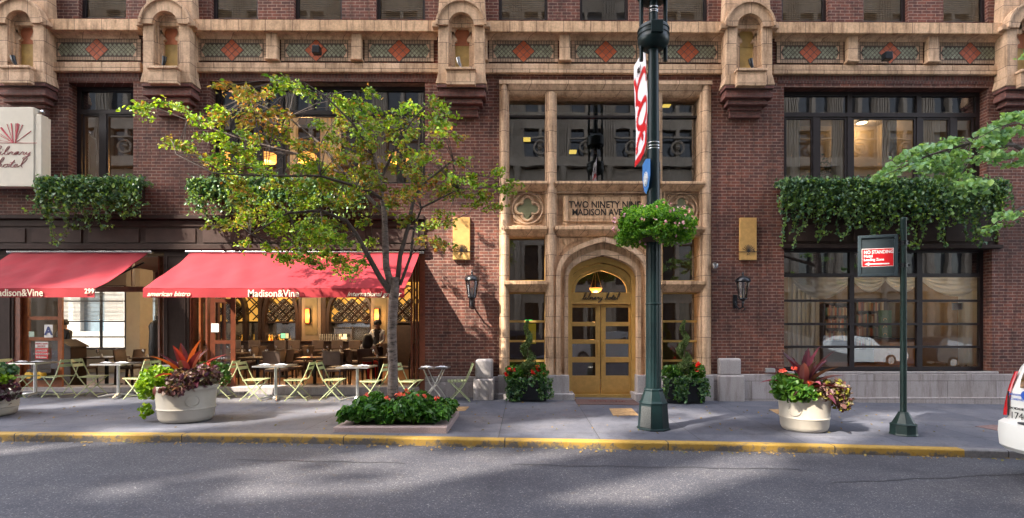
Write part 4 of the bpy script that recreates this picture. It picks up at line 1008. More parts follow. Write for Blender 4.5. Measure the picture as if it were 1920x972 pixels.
# wall lanterns
LG = mat_glass('lantern_glass', (.75,.72,.66), .18)
def lantern(u, v, lab, side):
    Y = 12.15; x = X(u, Y); zc = Z(v, Y)
    p = thing('wall_lantern', lab, 'lantern', (x, FY, zc-.4), 'black coach lanterns')
    mb = MB(); mb.lathe([(.03,.17),(.15,.16),(.175,.19),(.16,.24),(.10,.29),(.03,.31),(.02,.34),(.028,.36),(.01,.40),(.0,.42)], (x,Y,zc), 16); mb.build('cap', IRON, p, smooth=True)
    mb = MB(); mb.lathe([(.085,-.20),(.14,.16)], (x,Y,zc), 12); mb.build('glass', LG, p)
    mb = MB()
    for k in range(6):
        a = k*math.pi/3; mb.tube([(x+.088*math.cos(a), Y+.088*math.sin(a), zc-.20), (x+.143*math.cos(a), Y+.143*math.sin(a), zc+.16)], .009, 5)
    mb.lathe([(.10,-.215),(.095,-.195)], (x,Y,zc), 12); mb.lathe([(.125,.02),(.125,.035)], (x,Y,zc), 12) if 0 else None
    mb.lathe([(.0,-.33),(.03,-.31),(.02,-.27),(.06,-.24),(.09,-.215)], (x,Y,zc), 12)
    mb.build('cage', IRON, p)
    mb = MB(); mb.tube([(x,Y,zc-.30), (x,Y+.02,zc-.40), (x-side*.03,Y+.14,zc-.44), (x-side*.05,FY-.08,zc-.36), (x-side*.05,FY-.01,zc-.25)], .02, 8)
    mb.tube([(x,Y,zc-.38),(x+.05*side,Y,zc-.44),(x+.02*side,Y+.05,zc-.48)], .012, 6); mb.box(x-side*.05-.05, x-side*.05+.05, FY-.03, FY, zc-.42, zc-.10); mb.build('bracket', IRON, p)
    mb = MB(); mb.lathe([(.012,-.19),(.018,-.1),(.018,-.02),(.004,.04)], (x,Y,zc), 8); mb.build('candle', CREAM, p)
lantern(885, 541, 'black coach lantern on the brick between awning and entrance', 1); lantern(1393, 543, 'black coach lantern on the brick right of the entrance', 1)
# ---------------------------------------------------------------- awnings
def awning(a, b, lab, texts, lean=0):
    yf = 10.93; zt, zf, zv = Z(474), Z(541, yf), Z(558, yf)
    p = thing('awning', lab, 'awning', ((a+b)/2, FY, zt), 'crimson restaurant awnings')
    mb = MB()
    def fn(i, j):
        x = a+(b-a)*i; y = FY-.02+(yf-FY+.02)*j; z = zt+(zf-zt)*j-.05*math.sin(math.pi*j)+(.012*math.sin(i*(b-a)*7+j*3)+.014*math.sin((i*(b-a)*2.3-j*1.9)*3.1)+.009*math.sin((i*(b-a)*1.7+j*2.6)*6.3+1)+.010*math.sin(i*(b-a)*11.3-j*7))*math.sin(math.pi*min(1, j*.9+.06))
        return (x, y, z)
    mb.grid(fn, 60, 10)
    mb.grid(lambda i, j: (fn(i,j)[0], fn(i,j)[1]+.004, fn(i,j)[2]-.012), 60, 10); mb.build('canopy', CANVAS, p, smooth=True)
    mb = MB(); mb.grid(lambda i, j: (a+(b-a)*i, yf-.012+.010*math.sin(i*(b-a)*5)*j, zf-.005+(zv-zf)*j), 60, 2)
    mb.grid(lambda i, j: (a+(b-a)*i, yf-.004+.010*math.sin(i*(b-a)*5)*j, zf-.005+(zv-zf)*j), 60, 2); mb.build('valance', CANVASD, p, smooth=True)
    mb = MB(); mb.tube([(a+.02,yf+.015,zf-.03),(b-.02,yf+.015,zf-.03)], .022, 8); mb.build('front_bar', WHITE, p)
    mb = MB(); mb.tube([(a-.08,FY-.06,zt+.0),(b+.12,FY-.06,zt+.0)], .045, 10); mb.build('roller', STEEL, p)
    for x in (a+.12, b-.12):
        mb = MB(); mb.tube([(x,FY-.02,zt-.25),(x+(.25 if x < (a+b)/2 else -.25),(FY+yf)/2,(zt+zf)/2-.25),(x,yf+.03,zf-.05)], .02, 6); mb.build('folding_arm', IRON, p)
    for s, size, u, v, shear, sx_ in texts:
        text(s, size, (X(u, yf), yf-.034, Z(v, yf)), LETTER, p, shear=shear, sx=sx_, bold=.0015 if shear else .002)
    return p
awning(X(26), X(280), 'crimson awning over the corner dining room at far left', [('Madison&Vine', .205, 35, 556, 0, .88), ('299', .14, 170, 551, 0, .95)])
awning(X(359), X(787), 'wide crimson awning behind the street tree', [('american bistro', .135, 318, 556, .35, 1.02), ('Madison&Vine', .205, 514, 557, 0, .88), ('international grocer', .135, 702, 556, .35, 1.0)])
# ---------------------------------------------------------------- window boxes with trailing ivy
IVY = mat_leaf('ivy_leaf', [(.025,.075,.04), (.045,.12,.06), (.08,.17,.085), (.12,.22,.11), (.18,.29,.12), (.09,.18,.12)], .28, .25)
IVYL = mat_leaf('young_ivy', [(.12,.24,.05), (.22,.34,.08), (.16,.28,.06)], .4, .35)
STEMM = M('stem', (.06,.04,.025), .8)
def ivy_box(u0, u1, v1, v0, lab, box, nstr, dens=1.0, left_tail=.0, hang=(.3, 1.0), ymin=12.0):
    a, b = X(u0,12.0), X(u1,12.0); z1 = Z(v1, 12.2)
    p = thing('window_planter', lab, 'planter', ((a+b)/2, FY, z1-.35), 'ivy window boxes')
    mb = MB(); mb.box(box[0], box[1], 12.12, FY-.005, z1-.42, z1-.06); mb.box(box[0]-.02, box[1]+.02, 12.10, FY-.004, z1-.09, z1-.05); mb.build('box', BROWN, p, bevel=.008)
    n = int((b-a)*560*dens); C = np.c_[RNG.uniform(a, b, n), RNG.uniform(11.97, 12.45, n), z1-.02+RNG.normal(0, .05, n)]
    n2 = int((b-a)*1900*dens); q = np.abs(RNG.normal(0, .33, n2)); m_ = (q < .9) & (RNG.random(n2) < .45+.55*np.sin(RNG.uniform(0,3,n2)+np.linspace(0,60,n2))**2); q = q[m_]
    C2 = np.c_[RNG.uniform(a, b, len(q)), 12.02+RNG.normal(0, .05, len(q)), z1-q]
    pts = [C, C2]; st = MB(); tips = []
    for k in range(nstr):
        x = random.uniform(a, b); z = z1-random.uniform(0, .15); ln = random.uniform(*hang)*random.choice((.7, 1, 1, 1.3)); y = random.uniform(11.93, 12.08)
        path = []; dx = random.uniform(-.05, .05); ph = random.uniform(0, 6)
        m = max(4, int(ln/.05))
        for j in range(m):
            z -= .05; x += dx*.5+.012*math.sin(j*.5+ph); y += (12.32-y)*.04*(1 if z < z1-.45 else 0); path.append((x, y, z))
        if random.random() < .4:
            s_ = random.choice((-1, 1)); 
            for j in range(5): x += s_*.045; z += .012*(j-1); path.append((x, y-.01, z))
        st.tube(path[::2] if len(path) > 4 else path, .005, 4, cap=False)
        for pt in path:
            for _ in range(2): pts.append(np.array([[pt[0]+random.gauss(0,.03), pt[1]+random.gauss(0,.025), pt[2]+random.gauss(0,.02)]]))
        tips.append(path[-1])
    st.build('vine_stems', IVYL, p)
    C = np.concatenate(pts); ix = (RNG.random(len(C)) < np.clip(.10+(z1-C[:,2])*.35, .08, .5)).astype(int)
    leaves('ivy_foliage', C, .064, [IVY, IVYL], p, ix, up=.3, asp=.9, jit=.5, dirs=np.tile([0,-.3,-1], (len(C),1)))
ivy_box(68, 262, 341, 420, 'bushy trailing ivy window box beside the cream hotel sign', (X(128,12.12), X(250,12.12)), 40, 1.0, hang=(.45, 1.05))
ivy_box(352, 690, 341, 420, 'dark ivy window box half hidden by the street tree', (X(380,12.12), X(690,12.12)), 30, .9, hang=(.4, .9))
ivy_box(1466, 1888, 341, 440, 'long trailing ivy window box above the library window', (X(1478,12.12), X(1868,12.12)), 110, 1.0, hang=(.4, 1.15))
# ================================================================ INTERIORS
def curtain(x0, x1, z0, z1, Y, mat, lab, cat='curtain', group=None, amp=.035, per=.11, flare=0):
    mb = MB(); n = int((x1-x0)/.02)
    mb.grid(lambda i, j: (x0+(x1-x0)*i+flare*(.5-i)*(math.sin(j*math.pi))*.0, Y+amp*math.sin(i*(x1-x0)/per*6.28+.8*math.sin(j*3+i*9))+amp*.3*math.sin(i*41), z0+(z1-z0)*j+(.03*math.sin(i*60) if j == 0 else 0)), n, 6)
    return tag(mb.build('curtain', mat, None, smooth=True), lab, cat, group)
SHEER = mat_leaf('sheer_curtain', [(.80,.78,.70)], .85, .4, (1, .98, .92))
YC = FY+.50
g_ = 'library window curtains'
zc0, zc1 = Z(694, YC), Z(517, YC)
curtain(X(1478,YC), X(1535,YC), zc0, zc1, YC, SHEER, 'cream curtain at the left end of the library window', group=g_)
curtain(X(1798,YC), X(1852,YC), zc0+.1, zc1, YC, SHEER, 'cream curtain at the right end of the library window', group=g_)
for k, (u0, u1, dr, lab) in enumerate(((1478,1598,.52,'draped cream swag in the left pane of the library window'), (1595,1660,.36,'draped cream swag left of the sign pole'), (1655,1725,.36,'draped cream swag right of the sign pole'), (1722,1850,.46,'draped cream swag in the right pane of the library window'))):
    a, b = X(u0,YC), X(u1,YC); mb = MB()
    mb.grid(lambda i, j: (a+(b-a)*i, YC-.06+.02*math.sin(j*26+math.sin(i*3.14)*4), zc1-j*(.05+dr*math.sin(math.pi*i)**.8)), 30, 24)
    tag(mb.build('curtain_swag', SHEER, None, smooth=True), lab, 'curtain', 'draped swags')
# library furniture
YL = 17.0
BOOKS = mat_leaf('book_spines', [(.20,.04,.03),(.45,.38,.26),(.05,.12,.10),(.30,.18,.08),(.50,.42,.30),(.08,.06,.10),(.42,.12,.05),(.15,.10,.05)], .6, 0)
def bookcase(u0, u1, v1, v0, nsh, lab):
    Y = 16.6; a, b, z1, z0 = X(u0,Y), X(u1,Y), Z(v1,Y), Z(v0,Y)
    p = thing('bookcase', lab, 'bookcase', ((a+b)/2, Y+.1, z0), 'library bookcases')
    mb = MB(); mb.box(a, b, Y+.25, Y+.28, z0, z1); mb.box(a-.04, a, Y, Y+.28, z0, z1); mb.box(b, b+.04, Y, Y+.28, z0, z1); h = (z1-z0)/nsh
    for k in range(nsh+1): mb.box(a, b, Y, Y+.25, z0+k*h-.015, z0+k*h+.015)
    mb.build('case', WOODD, p)
    bk = MB()
    for k in range(nsh):
        x = a+.01
        while x < b-.06:
            w_ = random.uniform(.025, .06); 
            if random.random() < .93: bk.box(x, x+w_-.004, Y+.03, Y+.22, z0+k*h+.017, z0+k*h+h*random.uniform(.6, .86))
            x += w_
    bk.build('books', BOOKS, p)
bookcase(1548, 1600, 569, 640, 3, 'bookcase behind the left pane of the library window'); bookcase(1606, 1662, 560, 655, 4, 'bookcase left of the sign pole in the library'); bookcase(1701, 1722, 555, 668, 5, 'narrow bookcase right of the sign pole in the library'); 
YK = 15.6
t = thing('reception_desk', 'tan wooden reception desk inside the library window', 'desk', (X(1720,YK), YK, .55))
MB().box(X(1668,YK), X(1800,YK), YK, YK+.7, .55, Z(637,YK)).build('counter_body', M('desk_tan', (.50,.25,.07), .45, var=.15), t, bevel=.01)
MB().box(X(1664,YK), X(1804,YK), YK-.04, YK+.74, Z(637,YK)+.002, Z(634,YK)).build('counter_top', WOODD, t)
t = thing('green_banner', 'dull green hanging panel inside the library', 'banner', (X(1662,16.2), 16.2, 1)); 
MB().box(X(1648,16.2), X(1672,16.2), 16.2, 16.23, Z(655,16.2), Z(582,16.2)).build('cloth', M('green_cloth', (.05,.13,.085), .8), t)
mb = MB()
for k in range(3): 
    c = (X(1660,16.18), Z(600+k*14,16.18)); mb.tube([(c[0]+.05*math.cos(a*.9), 16.19, c[1]+.05*math.sin(a*.9)) for a in range(5)], .008, 4)
mb.build('scroll_mark', BRASS, t)
t = thing('bead_curtain', 'strings of glowing golden beads inside the right pane of the library window', 'light string', (X(1770,15.8), 15.8, Z(560,15.8)))
mb = MB()
for u in (1756, 1764, 1772, 1780):
    for k in range(10): mb.lathe([(0,-.018),(.02,0),(0,.018)], (X(u,15.8), 15.8, Z(571+k*5.6,15.8)), 6)
mb.build('beads', GAMBER, t); mb = MB()
for u in (1756, 1764, 1772, 1780): mb.tube([(X(u,15.8),15.81,Z(566,15.8)),(X(u,15.8),15.81,Z(625,15.8))], .003, 4)
mb.build('strings', IRON, t)
t = thing('paper_notice', 'white paper notice taped inside the right pane of the library window', 'notice', (X(1797,FY+.3), FY+.3, Z(580)))
MB().box(X(1786,FY+.3), X(1806,FY+.3), FY+.315, FY+.318, Z(580), Z(567)).build('sheet', WHITE, t); mb = MB()
for k in range(5): mb.box(X(1789,FY+.3), X(1803,FY+.3), FY+.308, FY+.315, Z(570+k*2), Z(569.6+k*2))
mb.build('text_lines', NR, t)
LK = .34
def lamp_light(name, loc, e, col, rad=.06, parent=None):
    l = bpy.data.lights.new(name, 'POINT'); l.energy = e*LK; l.color = col; l.shadow_soft_size = rad
    o = bpy.data.objects.new(name, l); COL.objects.link(o)
    if parent: o.parent = parent; o.location = Vector(loc)-parent.location
    else: o.location = loc
    return o
def downlight(u, v, Y, zc, lab, e, col=(1,.72,.42), grp='ceiling downlights', es=GWARM):
    x = X(u, Y)
    p = thing('ceiling_lamp', lab, 'lamp', (x, Y, zc), grp)
    MB().lathe([(.16,0),(.15,-.03)], (x,Y,zc-.001), 18).build('rim', WHITE, p); MB().lathe([(.13,-.031),(.12,-.04)], (x,Y,zc-.001), 18).build('diffuser', es, p)
    lamp_light('lamp_bulb', (x, Y, zc-.16), e, col, .1, p)
def zceil(v, zc): return (zc-EYE)/(PY-v)*FPX
# meeting room upstairs on the right
for u, v, lab in ((1616,226,'upper left downlight in the right upstairs room'), (1708,254,'larger downlight in the right upstairs room'), (1675,276,'rear downlight in the right upstairs room')):
    Y = zceil(v, 8.1); Y = min(Y, 16.6) if Y > 12.9 else 13.4
    downlight(u, v, Y, 8.08, lab, 9)
YCU = FY+.48
for u0, u1, lab in ((1474,1500,'pale upstairs curtain at far left of the right window'), (1560,1590,'pale upstairs curtain left of the large centre pane'), (1655,1680,'pale upstairs curtain inside the large centre pane'), (1728,1760,'pale upstairs curtain right of the large centre pane')):
    curtain(X(u0,YCU), X(u1,YCU), Z(343,YCU), Z(216,YCU), YCU, SHEER, lab, group='upstairs curtains')
t = thing('potted_plant', 'leafy green pot plant inside the right upstairs window', 'plant', (X(1552,13.4), 13.4, Z(345,13.4)))
MB().lathe([(.10,0),(.14,.22)], (X(1552,13.4),13.4,Z(345,13.4)), 14).build('pot', CREAM, t)
C = np.c_[RNG.normal(X(1552,13.4),.16,220), RNG.normal(13.4,.12,220), Z(322,13.4)+RNG.normal(0,.16,220)]; leaves('foliage', C, .09, mat_leaf('house_leaf', [(.03,.08,.02),(.10,.18,.04)]), t)
MB().box(X(1450,15), X(1700,15), 15, 15.5, Z(345), Z(345)+.9).build('sideboard', WOODD, None); o = bpy.data.objects['sideboard']; tag(o, 'low dark sideboard inside the right upstairs room', 'sideboard')
# upstairs restaurant room, left
for u, lab in ((420,'amber lamp glowing behind the left tree branches'), (575,'amber lamp glowing behind the tree crown'), (748,'amber lamp glowing right of the tree crown'), (500,'amber lamp glowing above the middle of the tree')):
    Y = 14.6; x = X(u, Y); zc = Z(300, Y)
    p = thing('pendant_lamp', lab, 'lamp', (x, Y, 8.05), 'upstairs pendant lamps')
    MB().lathe([(.24,-.08),(.30,0),(.24,.14),(.04,.17)], (x,Y,zc), 18).build('shade', GAMBER, p); MB().tube([(x,Y,zc+.16),(x,Y,8.05)], .008, 5).build('cord', IRON, p); lamp_light('lamp_bulb', (x,Y,zc-.25), 26, (1,.55,.2), .1, p)
for u0, u1, lab in ((543,560,'pale curtain behind the tree crown'), (600,640,'striped curtain behind the tree crown')): curtain(X(u0,YCU), X(u1,YCU), Z(343,YCU), Z(216,YCU), YCU, SHEER, lab, group='upstairs curtains on the left')
# glowing panels that imitate lit windows opposite, reflected in the panes
for u, v, lab in ((988,262,'added yellow glow imitating a reflected window, left pane over the entrance'), (1074,285,'added yellow glow imitating a reflected window, low in the centre pane over the entrance'), (1250,197,'added yellow glow imitating a reflected window, right pane over the entrance')):
    Y = 15; x = X(u,Y); zc = Z(v,Y)
    p = thing('reflected_window_glow', lab, 'lamp', (x,Y,zc), 'imitated window reflections'); MB().box(x-.10,x+.10,Y-.1,Y+.1,zc-.03,zc+.03).build('panel', glow('yellow_reflection', (1,.72,.12), .13), p, bevel=.01); MB().tube([(x,Y,zc+.07),(x,Y,8.05)], .006, 4).build('cord', IRON, p)
# lobby: hanging bowl lamp and exit sign
Yl = 13.6; x, zc = X(1117,Yl), Z(542,Yl)
t = thing('bowl_lamp', 'glowing alabaster bowl lamp hanging behind the arched lunette', 'lamp', (x,Yl,4.5))
MB().lathe([(0,-.10),(.08,-.085),(.14,-.04),(.17,.02),(.16,.025)], (x,Yl,zc), 20).build('bowl', glow('alabaster', (1,.42,.07), .2), t, smooth=True)
mb = MB(); 
for k in range(3): a = k*2.1+.3; mb.tube([(x+.165*math.cos(a),Yl+.165*math.sin(a),zc+.02),(x,Yl,zc+.55)], .008, 5)
mb.tube([(x,Yl,zc+.55),(x,Yl,4.55)], .01, 5); mb.build('chains', BRASS, t)
MB().lathe([(0,-.02),(.04,0),(0,.04)], (x,Yl,zc-.02), 8).build('bulb', GWARM, t); lamp_light('lamp_bulb', (x,Yl,zc-.22), 28, (1,.6,.25), .1, t)
t = thing('exit_sign', 'small glowing green exit sign behind the left entrance window', 'sign', (X(991,14.5),14.5,Z(602,14.5)))
MB().box(X(985,14.5),X(998,14.5),14.5,14.53,Z(604,14.5),Z(600,14.5)).build('sign_box', GGREEN, t)
t = thing('lime_curtain', 'lime green curtain hanging behind the left entrance window', 'curtain', (X(995,15),15,.02)); MB().box(X(986,15),X(1005,15),15,15.03,Z(645,15),Z(607,15)).build('cloth', M('lime_cloth', (.45,.50,.03), .7), t)
# ---------------------------------------------------------------- restaurant: sconces, bar, bottles
for u, lab in ((579,'glowing orange wall sconce left of the wine rack'), (708,'glowing orange wall sconce half hidden by the tree trunk')):
    p = thing('wall_sconce', lab, 'lamp', (bX(u), YB-.05, bZ(593)), 'orange bar sconces')
    MB().box(bX(u)-.085, bX(u)+.085, YB-.16, YB-.05, bZ(606), bZ(580)).build('shade', GSCON, p, bevel=.01)
    mb = MB()
    for s in (-1, 1): mb.box(bX(u)+s*.09-.012, bX(u)+s*.09+.012, YB-.17, YB-.04, bZ(607), bZ(579))
    mb.build('frame', IRON, p); lamp_light('lamp_bulb', (bX(u), YB-.4, bZ(593)), 14, (1,.45,.15), .08, p)
t = thing('bar_counter', 'long dark wooden bar counter at the rear of the restaurant', 'bar', (bX(560), 19.2, .12))
YQ = 19.3; qX = lambda u: X(u, YQ)
MB().box(XR0+.4, qX(690), YQ, YQ+.5, .12, 1.12).build('front', WOODD, t)
mb = MB(); mb.box(XR0+.35, qX(692), YQ-.1, YQ+.55, 1.121, 1.17); mb.build('top', M('bar_top', (.05,.03,.025), .2), t, bevel=.01)
BOT = [mat_glass('amber_bottle', (.9,.42,.06), .1), mat_glass('green_bottle', (.12,.3,.1), .1), mat_glass('clear_bottle', (.85,.85,.8), .15), M('label_dark', (.06,.02,.02), .3), glow('lit_amber', (1,.45,.05), .09)]
def bottle(kind):
    mb = MB(); mb.lathe([(.035,0),(.038,.01),(.038,.17),(.014,.22),(.013,.29),(.016,.295),(.016,.31)], (0,0,0), 9); return mb
bd = {}
def put_bottle(x, y, z, k, where):
    if k not in bd: bd[k] = bottle(k).build('bottle', BOT[k], None, smooth=True); o = bd[k]
    else: o = bd[k].copy(); COL.objects.link(o)
    o.location = (x, y, z); s = random.uniform(.85, 1.15); o.scale = (s, s, s)
    tag(o, ('amber', 'green', 'clear', 'dark', 'backlit amber')[k]+' bottle '+where, 'bottle', 'bottles on the back bar')
WH = {428: 'right of the glazed leaf', 493: 'beside the green till screen', 400: 'behind the glazed leaf'}
for u0, u1, n in ((428,456,13), (493,528,16), (400,425,8)):
    for k in range(n):
        u = u0+(u1-u0)*(k+.5)/n; put_bottle(bX(u), YB+.1+.12*(k % 2), 1.02+.0*(k % 3), random.choice((0,4,4,0,3,2,1)), 'standing in the front row '+WH[u0])
    for k in range(n//2):
        u = u0+(u1-u0)*(k+.5)/(n//2); put_bottle(bX(u), YB+.36, 1.14, random.choice((2,2,0,1,3)), 'on the raised step '+WH[u0])
    MB().box(bX(u0)-.1, bX(u1)+.1, YB+.28, YB+.44, 1.02, 1.14).build('bottle_riser', WOODD, None); tag(bpy.data.objects['bottle_riser' if u0 == 428 else ('bottle_riser.001' if u0 == 493 else 'bottle_riser.002')], {428:'dark step under the bottles by the glazed leaf', 493:'dark step under the bottles by the till', 400:'dark step under the leftmost bottles'}[u0], 'shelf')
mb = MB(); mb.lathe([(.03,0),(.034,.01),(.022,.06),(.03,.13),(.018,.19),(.024,.22),(0,.25)], (0,0,0), 10); sh = mb.build('shaker', M('pale_shaker', (.5,.45,.38), .35), None, smooth=True)
for k in range(10):
    o = sh if k == 0 else sh.copy()
    if k: COL.objects.link(o)
    o.location = (X(600+k*4.2, YQ+.2), YQ+.2, 1.17); tag(o, 'pale shaker in the row along the bar top', 'shaker', 'shakers on the bar')
t = thing('till', 'till with glowing green screen on the bar', 'till', (X(534,19.5),19.5,1.17))
x = X(534,19.5); mb = MB(); mb.box(x-.16,x+.16,19.5,19.56,1.24,1.46); mb.box(x-.1,x+.1,19.5,19.7,1.17,1.2); mb.box(x-.03,x+.03,19.56,19.6,1.19,1.3); mb.build('body', IRON, t); MB().box(x-.14,x+.02,19.49,19.499,1.26,1.44).build('screen', GSCR, t)
MB().box(x+.03,x+.14,19.49,19.499,1.26,1.44).build('menu', glow('menu_cream', (.9,.75,.4), .08), t)
t = thing('coffee_machine', 'chrome coffee machine behind the bar left of the waiter', 'machine', (X(642,20.6),20.6,1.02)); x = X(645,20.6)
mb = MB(); mb.box(x-.35,x+.35,20.5,20.9,1.12,1.62); mb.box(x-.38,x+.38,20.45,20.95,1.62,1.66); mb.box(x-.35,x+.35,20.4,20.9,1.02,1.1); mb.build('body', STEEL, t, bevel=.02)
mb = MB()
for k in (-1,0,1): mb.tube([(x+k*.2,20.42,1.4),(x+k*.2,20.38,1.3)], .03, 8)
mb.build('group_heads', IRON, t); MB().box(x-.15,x+.15,20.485,20.499,1.2,1.4).build('lit_panel', glow('lit_panel', (1,.7,.35), .2), t)
# ceiling downlights in the restaurant (their warm pools reach the tables)
for u, Y, lab in ((450,15.5,'restaurant downlight over the left tables'), (600,15.5,'restaurant downlight over the middle tables'), (700,15.5,'restaurant downlight over the right tables'), (520,19.8,'restaurant downlight over the bar left'), (650,19.8,'restaurant downlight over the bar right')):
    downlight(u, 0, Y, 3.53, lab, 55, grp='restaurant downlights')
downlight(180, 0, 15.0, 3.53, 'downlight over the corner dining room', 30, grp='restaurant downlights')
for u, lab in ((1570,'warm downlight in the library left part'), (1680,'warm downlight in the library middle part'), (1770,'warm downlight in the library right part')): downlight(u, 0, 14.6, 3.88, lab, 15, col=(1,.84,.62), grp='library downlights')
# ---------------------------------------------------------------- restaurant chairs and tables
def dining_chair():
    t = thing('dining_chair', 'x', 'chair', (0,0,0), 'taupe dining chairs')
    MB().box(-.22,.22,-.22,.22,.44,.51).build('seat', LEATHER, t, bevel=.02)
    mb = MB(); mb.grid(lambda i, j: (-.22-.06*j-.02*math.sin(i*3.14), -.21+.42*i, .62+.34*j), 6, 3); mb.grid(lambda i, j: (-.19-.06*j-.02*math.sin(i*3.14), -.21+.42*i, .62+.34*j), 6, 3); mb.box(-.30,-.24,-.21,.21,.95,.965); mb.box(-.235,-.19,-.21,.21,.615,.63); mb.build('backrest', LEATHER, t)
    for sx_ in (-1, 1):
        for sy in (-1, 1):
            MB().tube([(sx_*.20, sy*.19, .44 if sx_ > 0 else .66), (sx_*.23, sy*.20, 0)], [.024, .016], 6).build('leg', WOODD, t)
    return t
def dining_table():
    t = thing('dining_table', 'x', 'table', (0,0,0), 'dark dining tables')
    MB().box(-.36,.36,-.36,.36,.72,.76).build('table_top', M('dark_table', (.11,.065,.04), .3), t, bevel=.008)
    MB().tube([(0,0,.72),(0,0,.04)], .045, 8).build('pedestal', IRON, t); MB().box(-.25,.25,-.25,.25,0,.03).build('foot', IRON, t, bevel=.01); return t
def glassware():
    t = thing('wine_glass', 'x', 'glass', (0,0,0), 'wine glasses on the dining tables')
    MB().lathe([(.034,0),(.004,.006),(.004,.08),(.02,.10),(.038,.14),(.036,.19),(.03,.215)], (0,0,0), 12).build('bowl', mat_glass('wine_glass_m', (.95,.95,.93), .35), t, smooth=True)
    mb = MB(); mb.lathe([(.028,.01),(.03,.011),(.026,.05),(.012,.10)], (.09,.02,-.01), 8); mb.build('napkin', WHITE, t); return t
CH, TB, GW = dining_chair(), dining_table(), glassware(); first = {'c': True, 't': True, 'g': True}
def place(k, proto, loc, rz, lab):
    if first[k]: first[k] = False; proto.location = loc; proto.rotation_euler = (0,0,rz); proto['label'] = lab; return proto
    return dup(proto, loc, rz, lab)
DT = [(483,14.3,'front row left'), (590,14.3,'front row middle'), (712,14.3,'front row by the tree trunk'), (440,16.7,'second row far left'), (530,16.7,'second row left'), (625,16.7,'second row right'), (200,14.4,'corner room front left'), (285,14.4,'corner room front right')]
for u, Y, nm in DT:
    x = X(u, Y); place('t', TB, (x, Y, .12), 0, 'dark square dining table, '+nm)
    place('g', GW, (x-.12, Y-.15, .88), 0, 'wine glass and white napkin on the '+nm+' table'); place('g', GW, (x+.2, Y+.1, .88), 2, 'second wine glass on the '+nm+' table')
    place('c', CH, (x-.62, Y, .12), 0, 'taupe dining chair on the left side of the '+nm+' table'); place('c', CH, (x+.62, Y, .12), math.pi, 'taupe dining chair on the right side of the '+nm+' table')
for u, Y, nm in ((517,13.5,'front row left'), (628,13.5,'front row middle')): place('c', CH, (X(u,Y), Y, .12), math.pi/2, 'taupe dining chair seen from behind near the '+nm+' table')
def stool():
    t = thing('bar_stool', 'x', 'stool', (0,0,0), 'bar stools')
    MB().box(-.2,.2,-.19,.19,.70,.76).build('seat', LEATHER, t, bevel=.02); MB().box(-.2,.2,-.21,-.17,.8,1.1).build('backrest', LEATHER, t, bevel=.015)
    for sx_ in (-1,1):
        for sy in (-1,1): MB().tube([(sx_*.16,sy*.15,.7 if sy > 0 else .95),(sx_*.19,sy*.18,0)], .018, 6).build('leg', WOODD, t)
    return t
ST = stool(); first['s'] = True
for k, u in enumerate((446,482,530,556,600,636,668)): place('s', ST, (X(u,18.7),18.7,.12), 0, 'dark bar stool, number %s along the bar from the left' % ('one','two','three','four','five','six','seven')[k])
t = thing('host_stand', 'dark wooden host stand behind the orange glazed door', 'podium', (X(127,13.9),13.9,.12))
MB().box(X(108,13.9),X(145,13.9),13.7,14.2,.12,1.15).build('cabinet', WOODD, t, bevel=.01); mb = MB(); mb.prism([(X(106,13.9),1.152),(X(148,13.9),1.152),(X(146,13.9),1.19),(X(122,13.9),1.36),(X(106,13.9),1.36)], 13.66, 14.24); mb.build('sloped_top', WOODD, t)
t = thing('hung_coat', 'black coat hanging in the corner dining room beside the red doors', 'coat', (X(287,15.2),15.2,.9))
mb = MB(); mb.lathe([(.16,0),(.17,.3),(.15,.7),(.17,.85),(.12,.95),(.04,1.02)], (X(290,15.2),15.2,.85), 12, sy=.5); mb.build('cloth', INK, t, smooth=True); mb = MB(); mb.tube([(X(290,15.2),15.2,1.85),(X(290,15.2),15.2,1.98),(X(293,15.2),15.2,2.0)], .01, 5); mb.tube([(X(290,15.2),15.3,.12),(X(290,15.2),15.3,2.0)], .02, 6); mb.build('stand', IRON, t)
# ================================================================ PAVEMENT FURNITURE
def G(x, y): return zg(x, y)+.002
def bistro_chair():
    """folding chair, sitter faces +x; flat steel bars"""
    t = thing('folding_chair', 'x', 'chair', (0,0,0), 'green folding bistro chairs')
    for s in (-1, 1):
        y = s*.205
        MB().tube([(-.30,y,.83), (-.255,y,.70), (-.205,y,.58), (-.15,y,.46), (.0,y*.98,.24), (.225,y,.0)], .0115, 5).build('leg', BISTRO, t)
        MB().tube([(.215,y*.90,.445), (.0,y*.90,.235), (-.235,y*.90,.0)], .0115, 5).build('leg', BISTRO, t)
    mb = MB()
    for k in range(6): x = -.155+k*.072; mb.box(x, x+.05, -.20, .20, .447, .457)
    for s in (-1, 1): mb.box(-.17, .235, s*.195-.008, s*.195+.008, .432, .446)
    mb.build('seat', BISTRO, t)
    mb = MB()
    for z0, z1, x in ((.765,.825,-.298), (.665,.725,-.262)):
        mb.grid(lambda i, j: (x-.02*math.sin(i*math.pi)-(j-.5)*.02, -.215+.43*i, z0+(z1-z0)*j), 6, 1); mb.grid(lambda i, j: (x+.008-.02*math.sin(i*math.pi)-(j-.5)*.02, -.215+.43*i, z0+(z1-z0)*j), 6, 1)
    mb.build('backrest', BISTRO, t)
    mb = MB()
    for x, z in ((.17,.055), (-.18,.06)): mb.tube([(x,-.20,z),(x,.20,z)], .007, 5)
    mb.build('crossbar', BISTRO, t); return t
FC = bistro_chair(); first['f'] = True
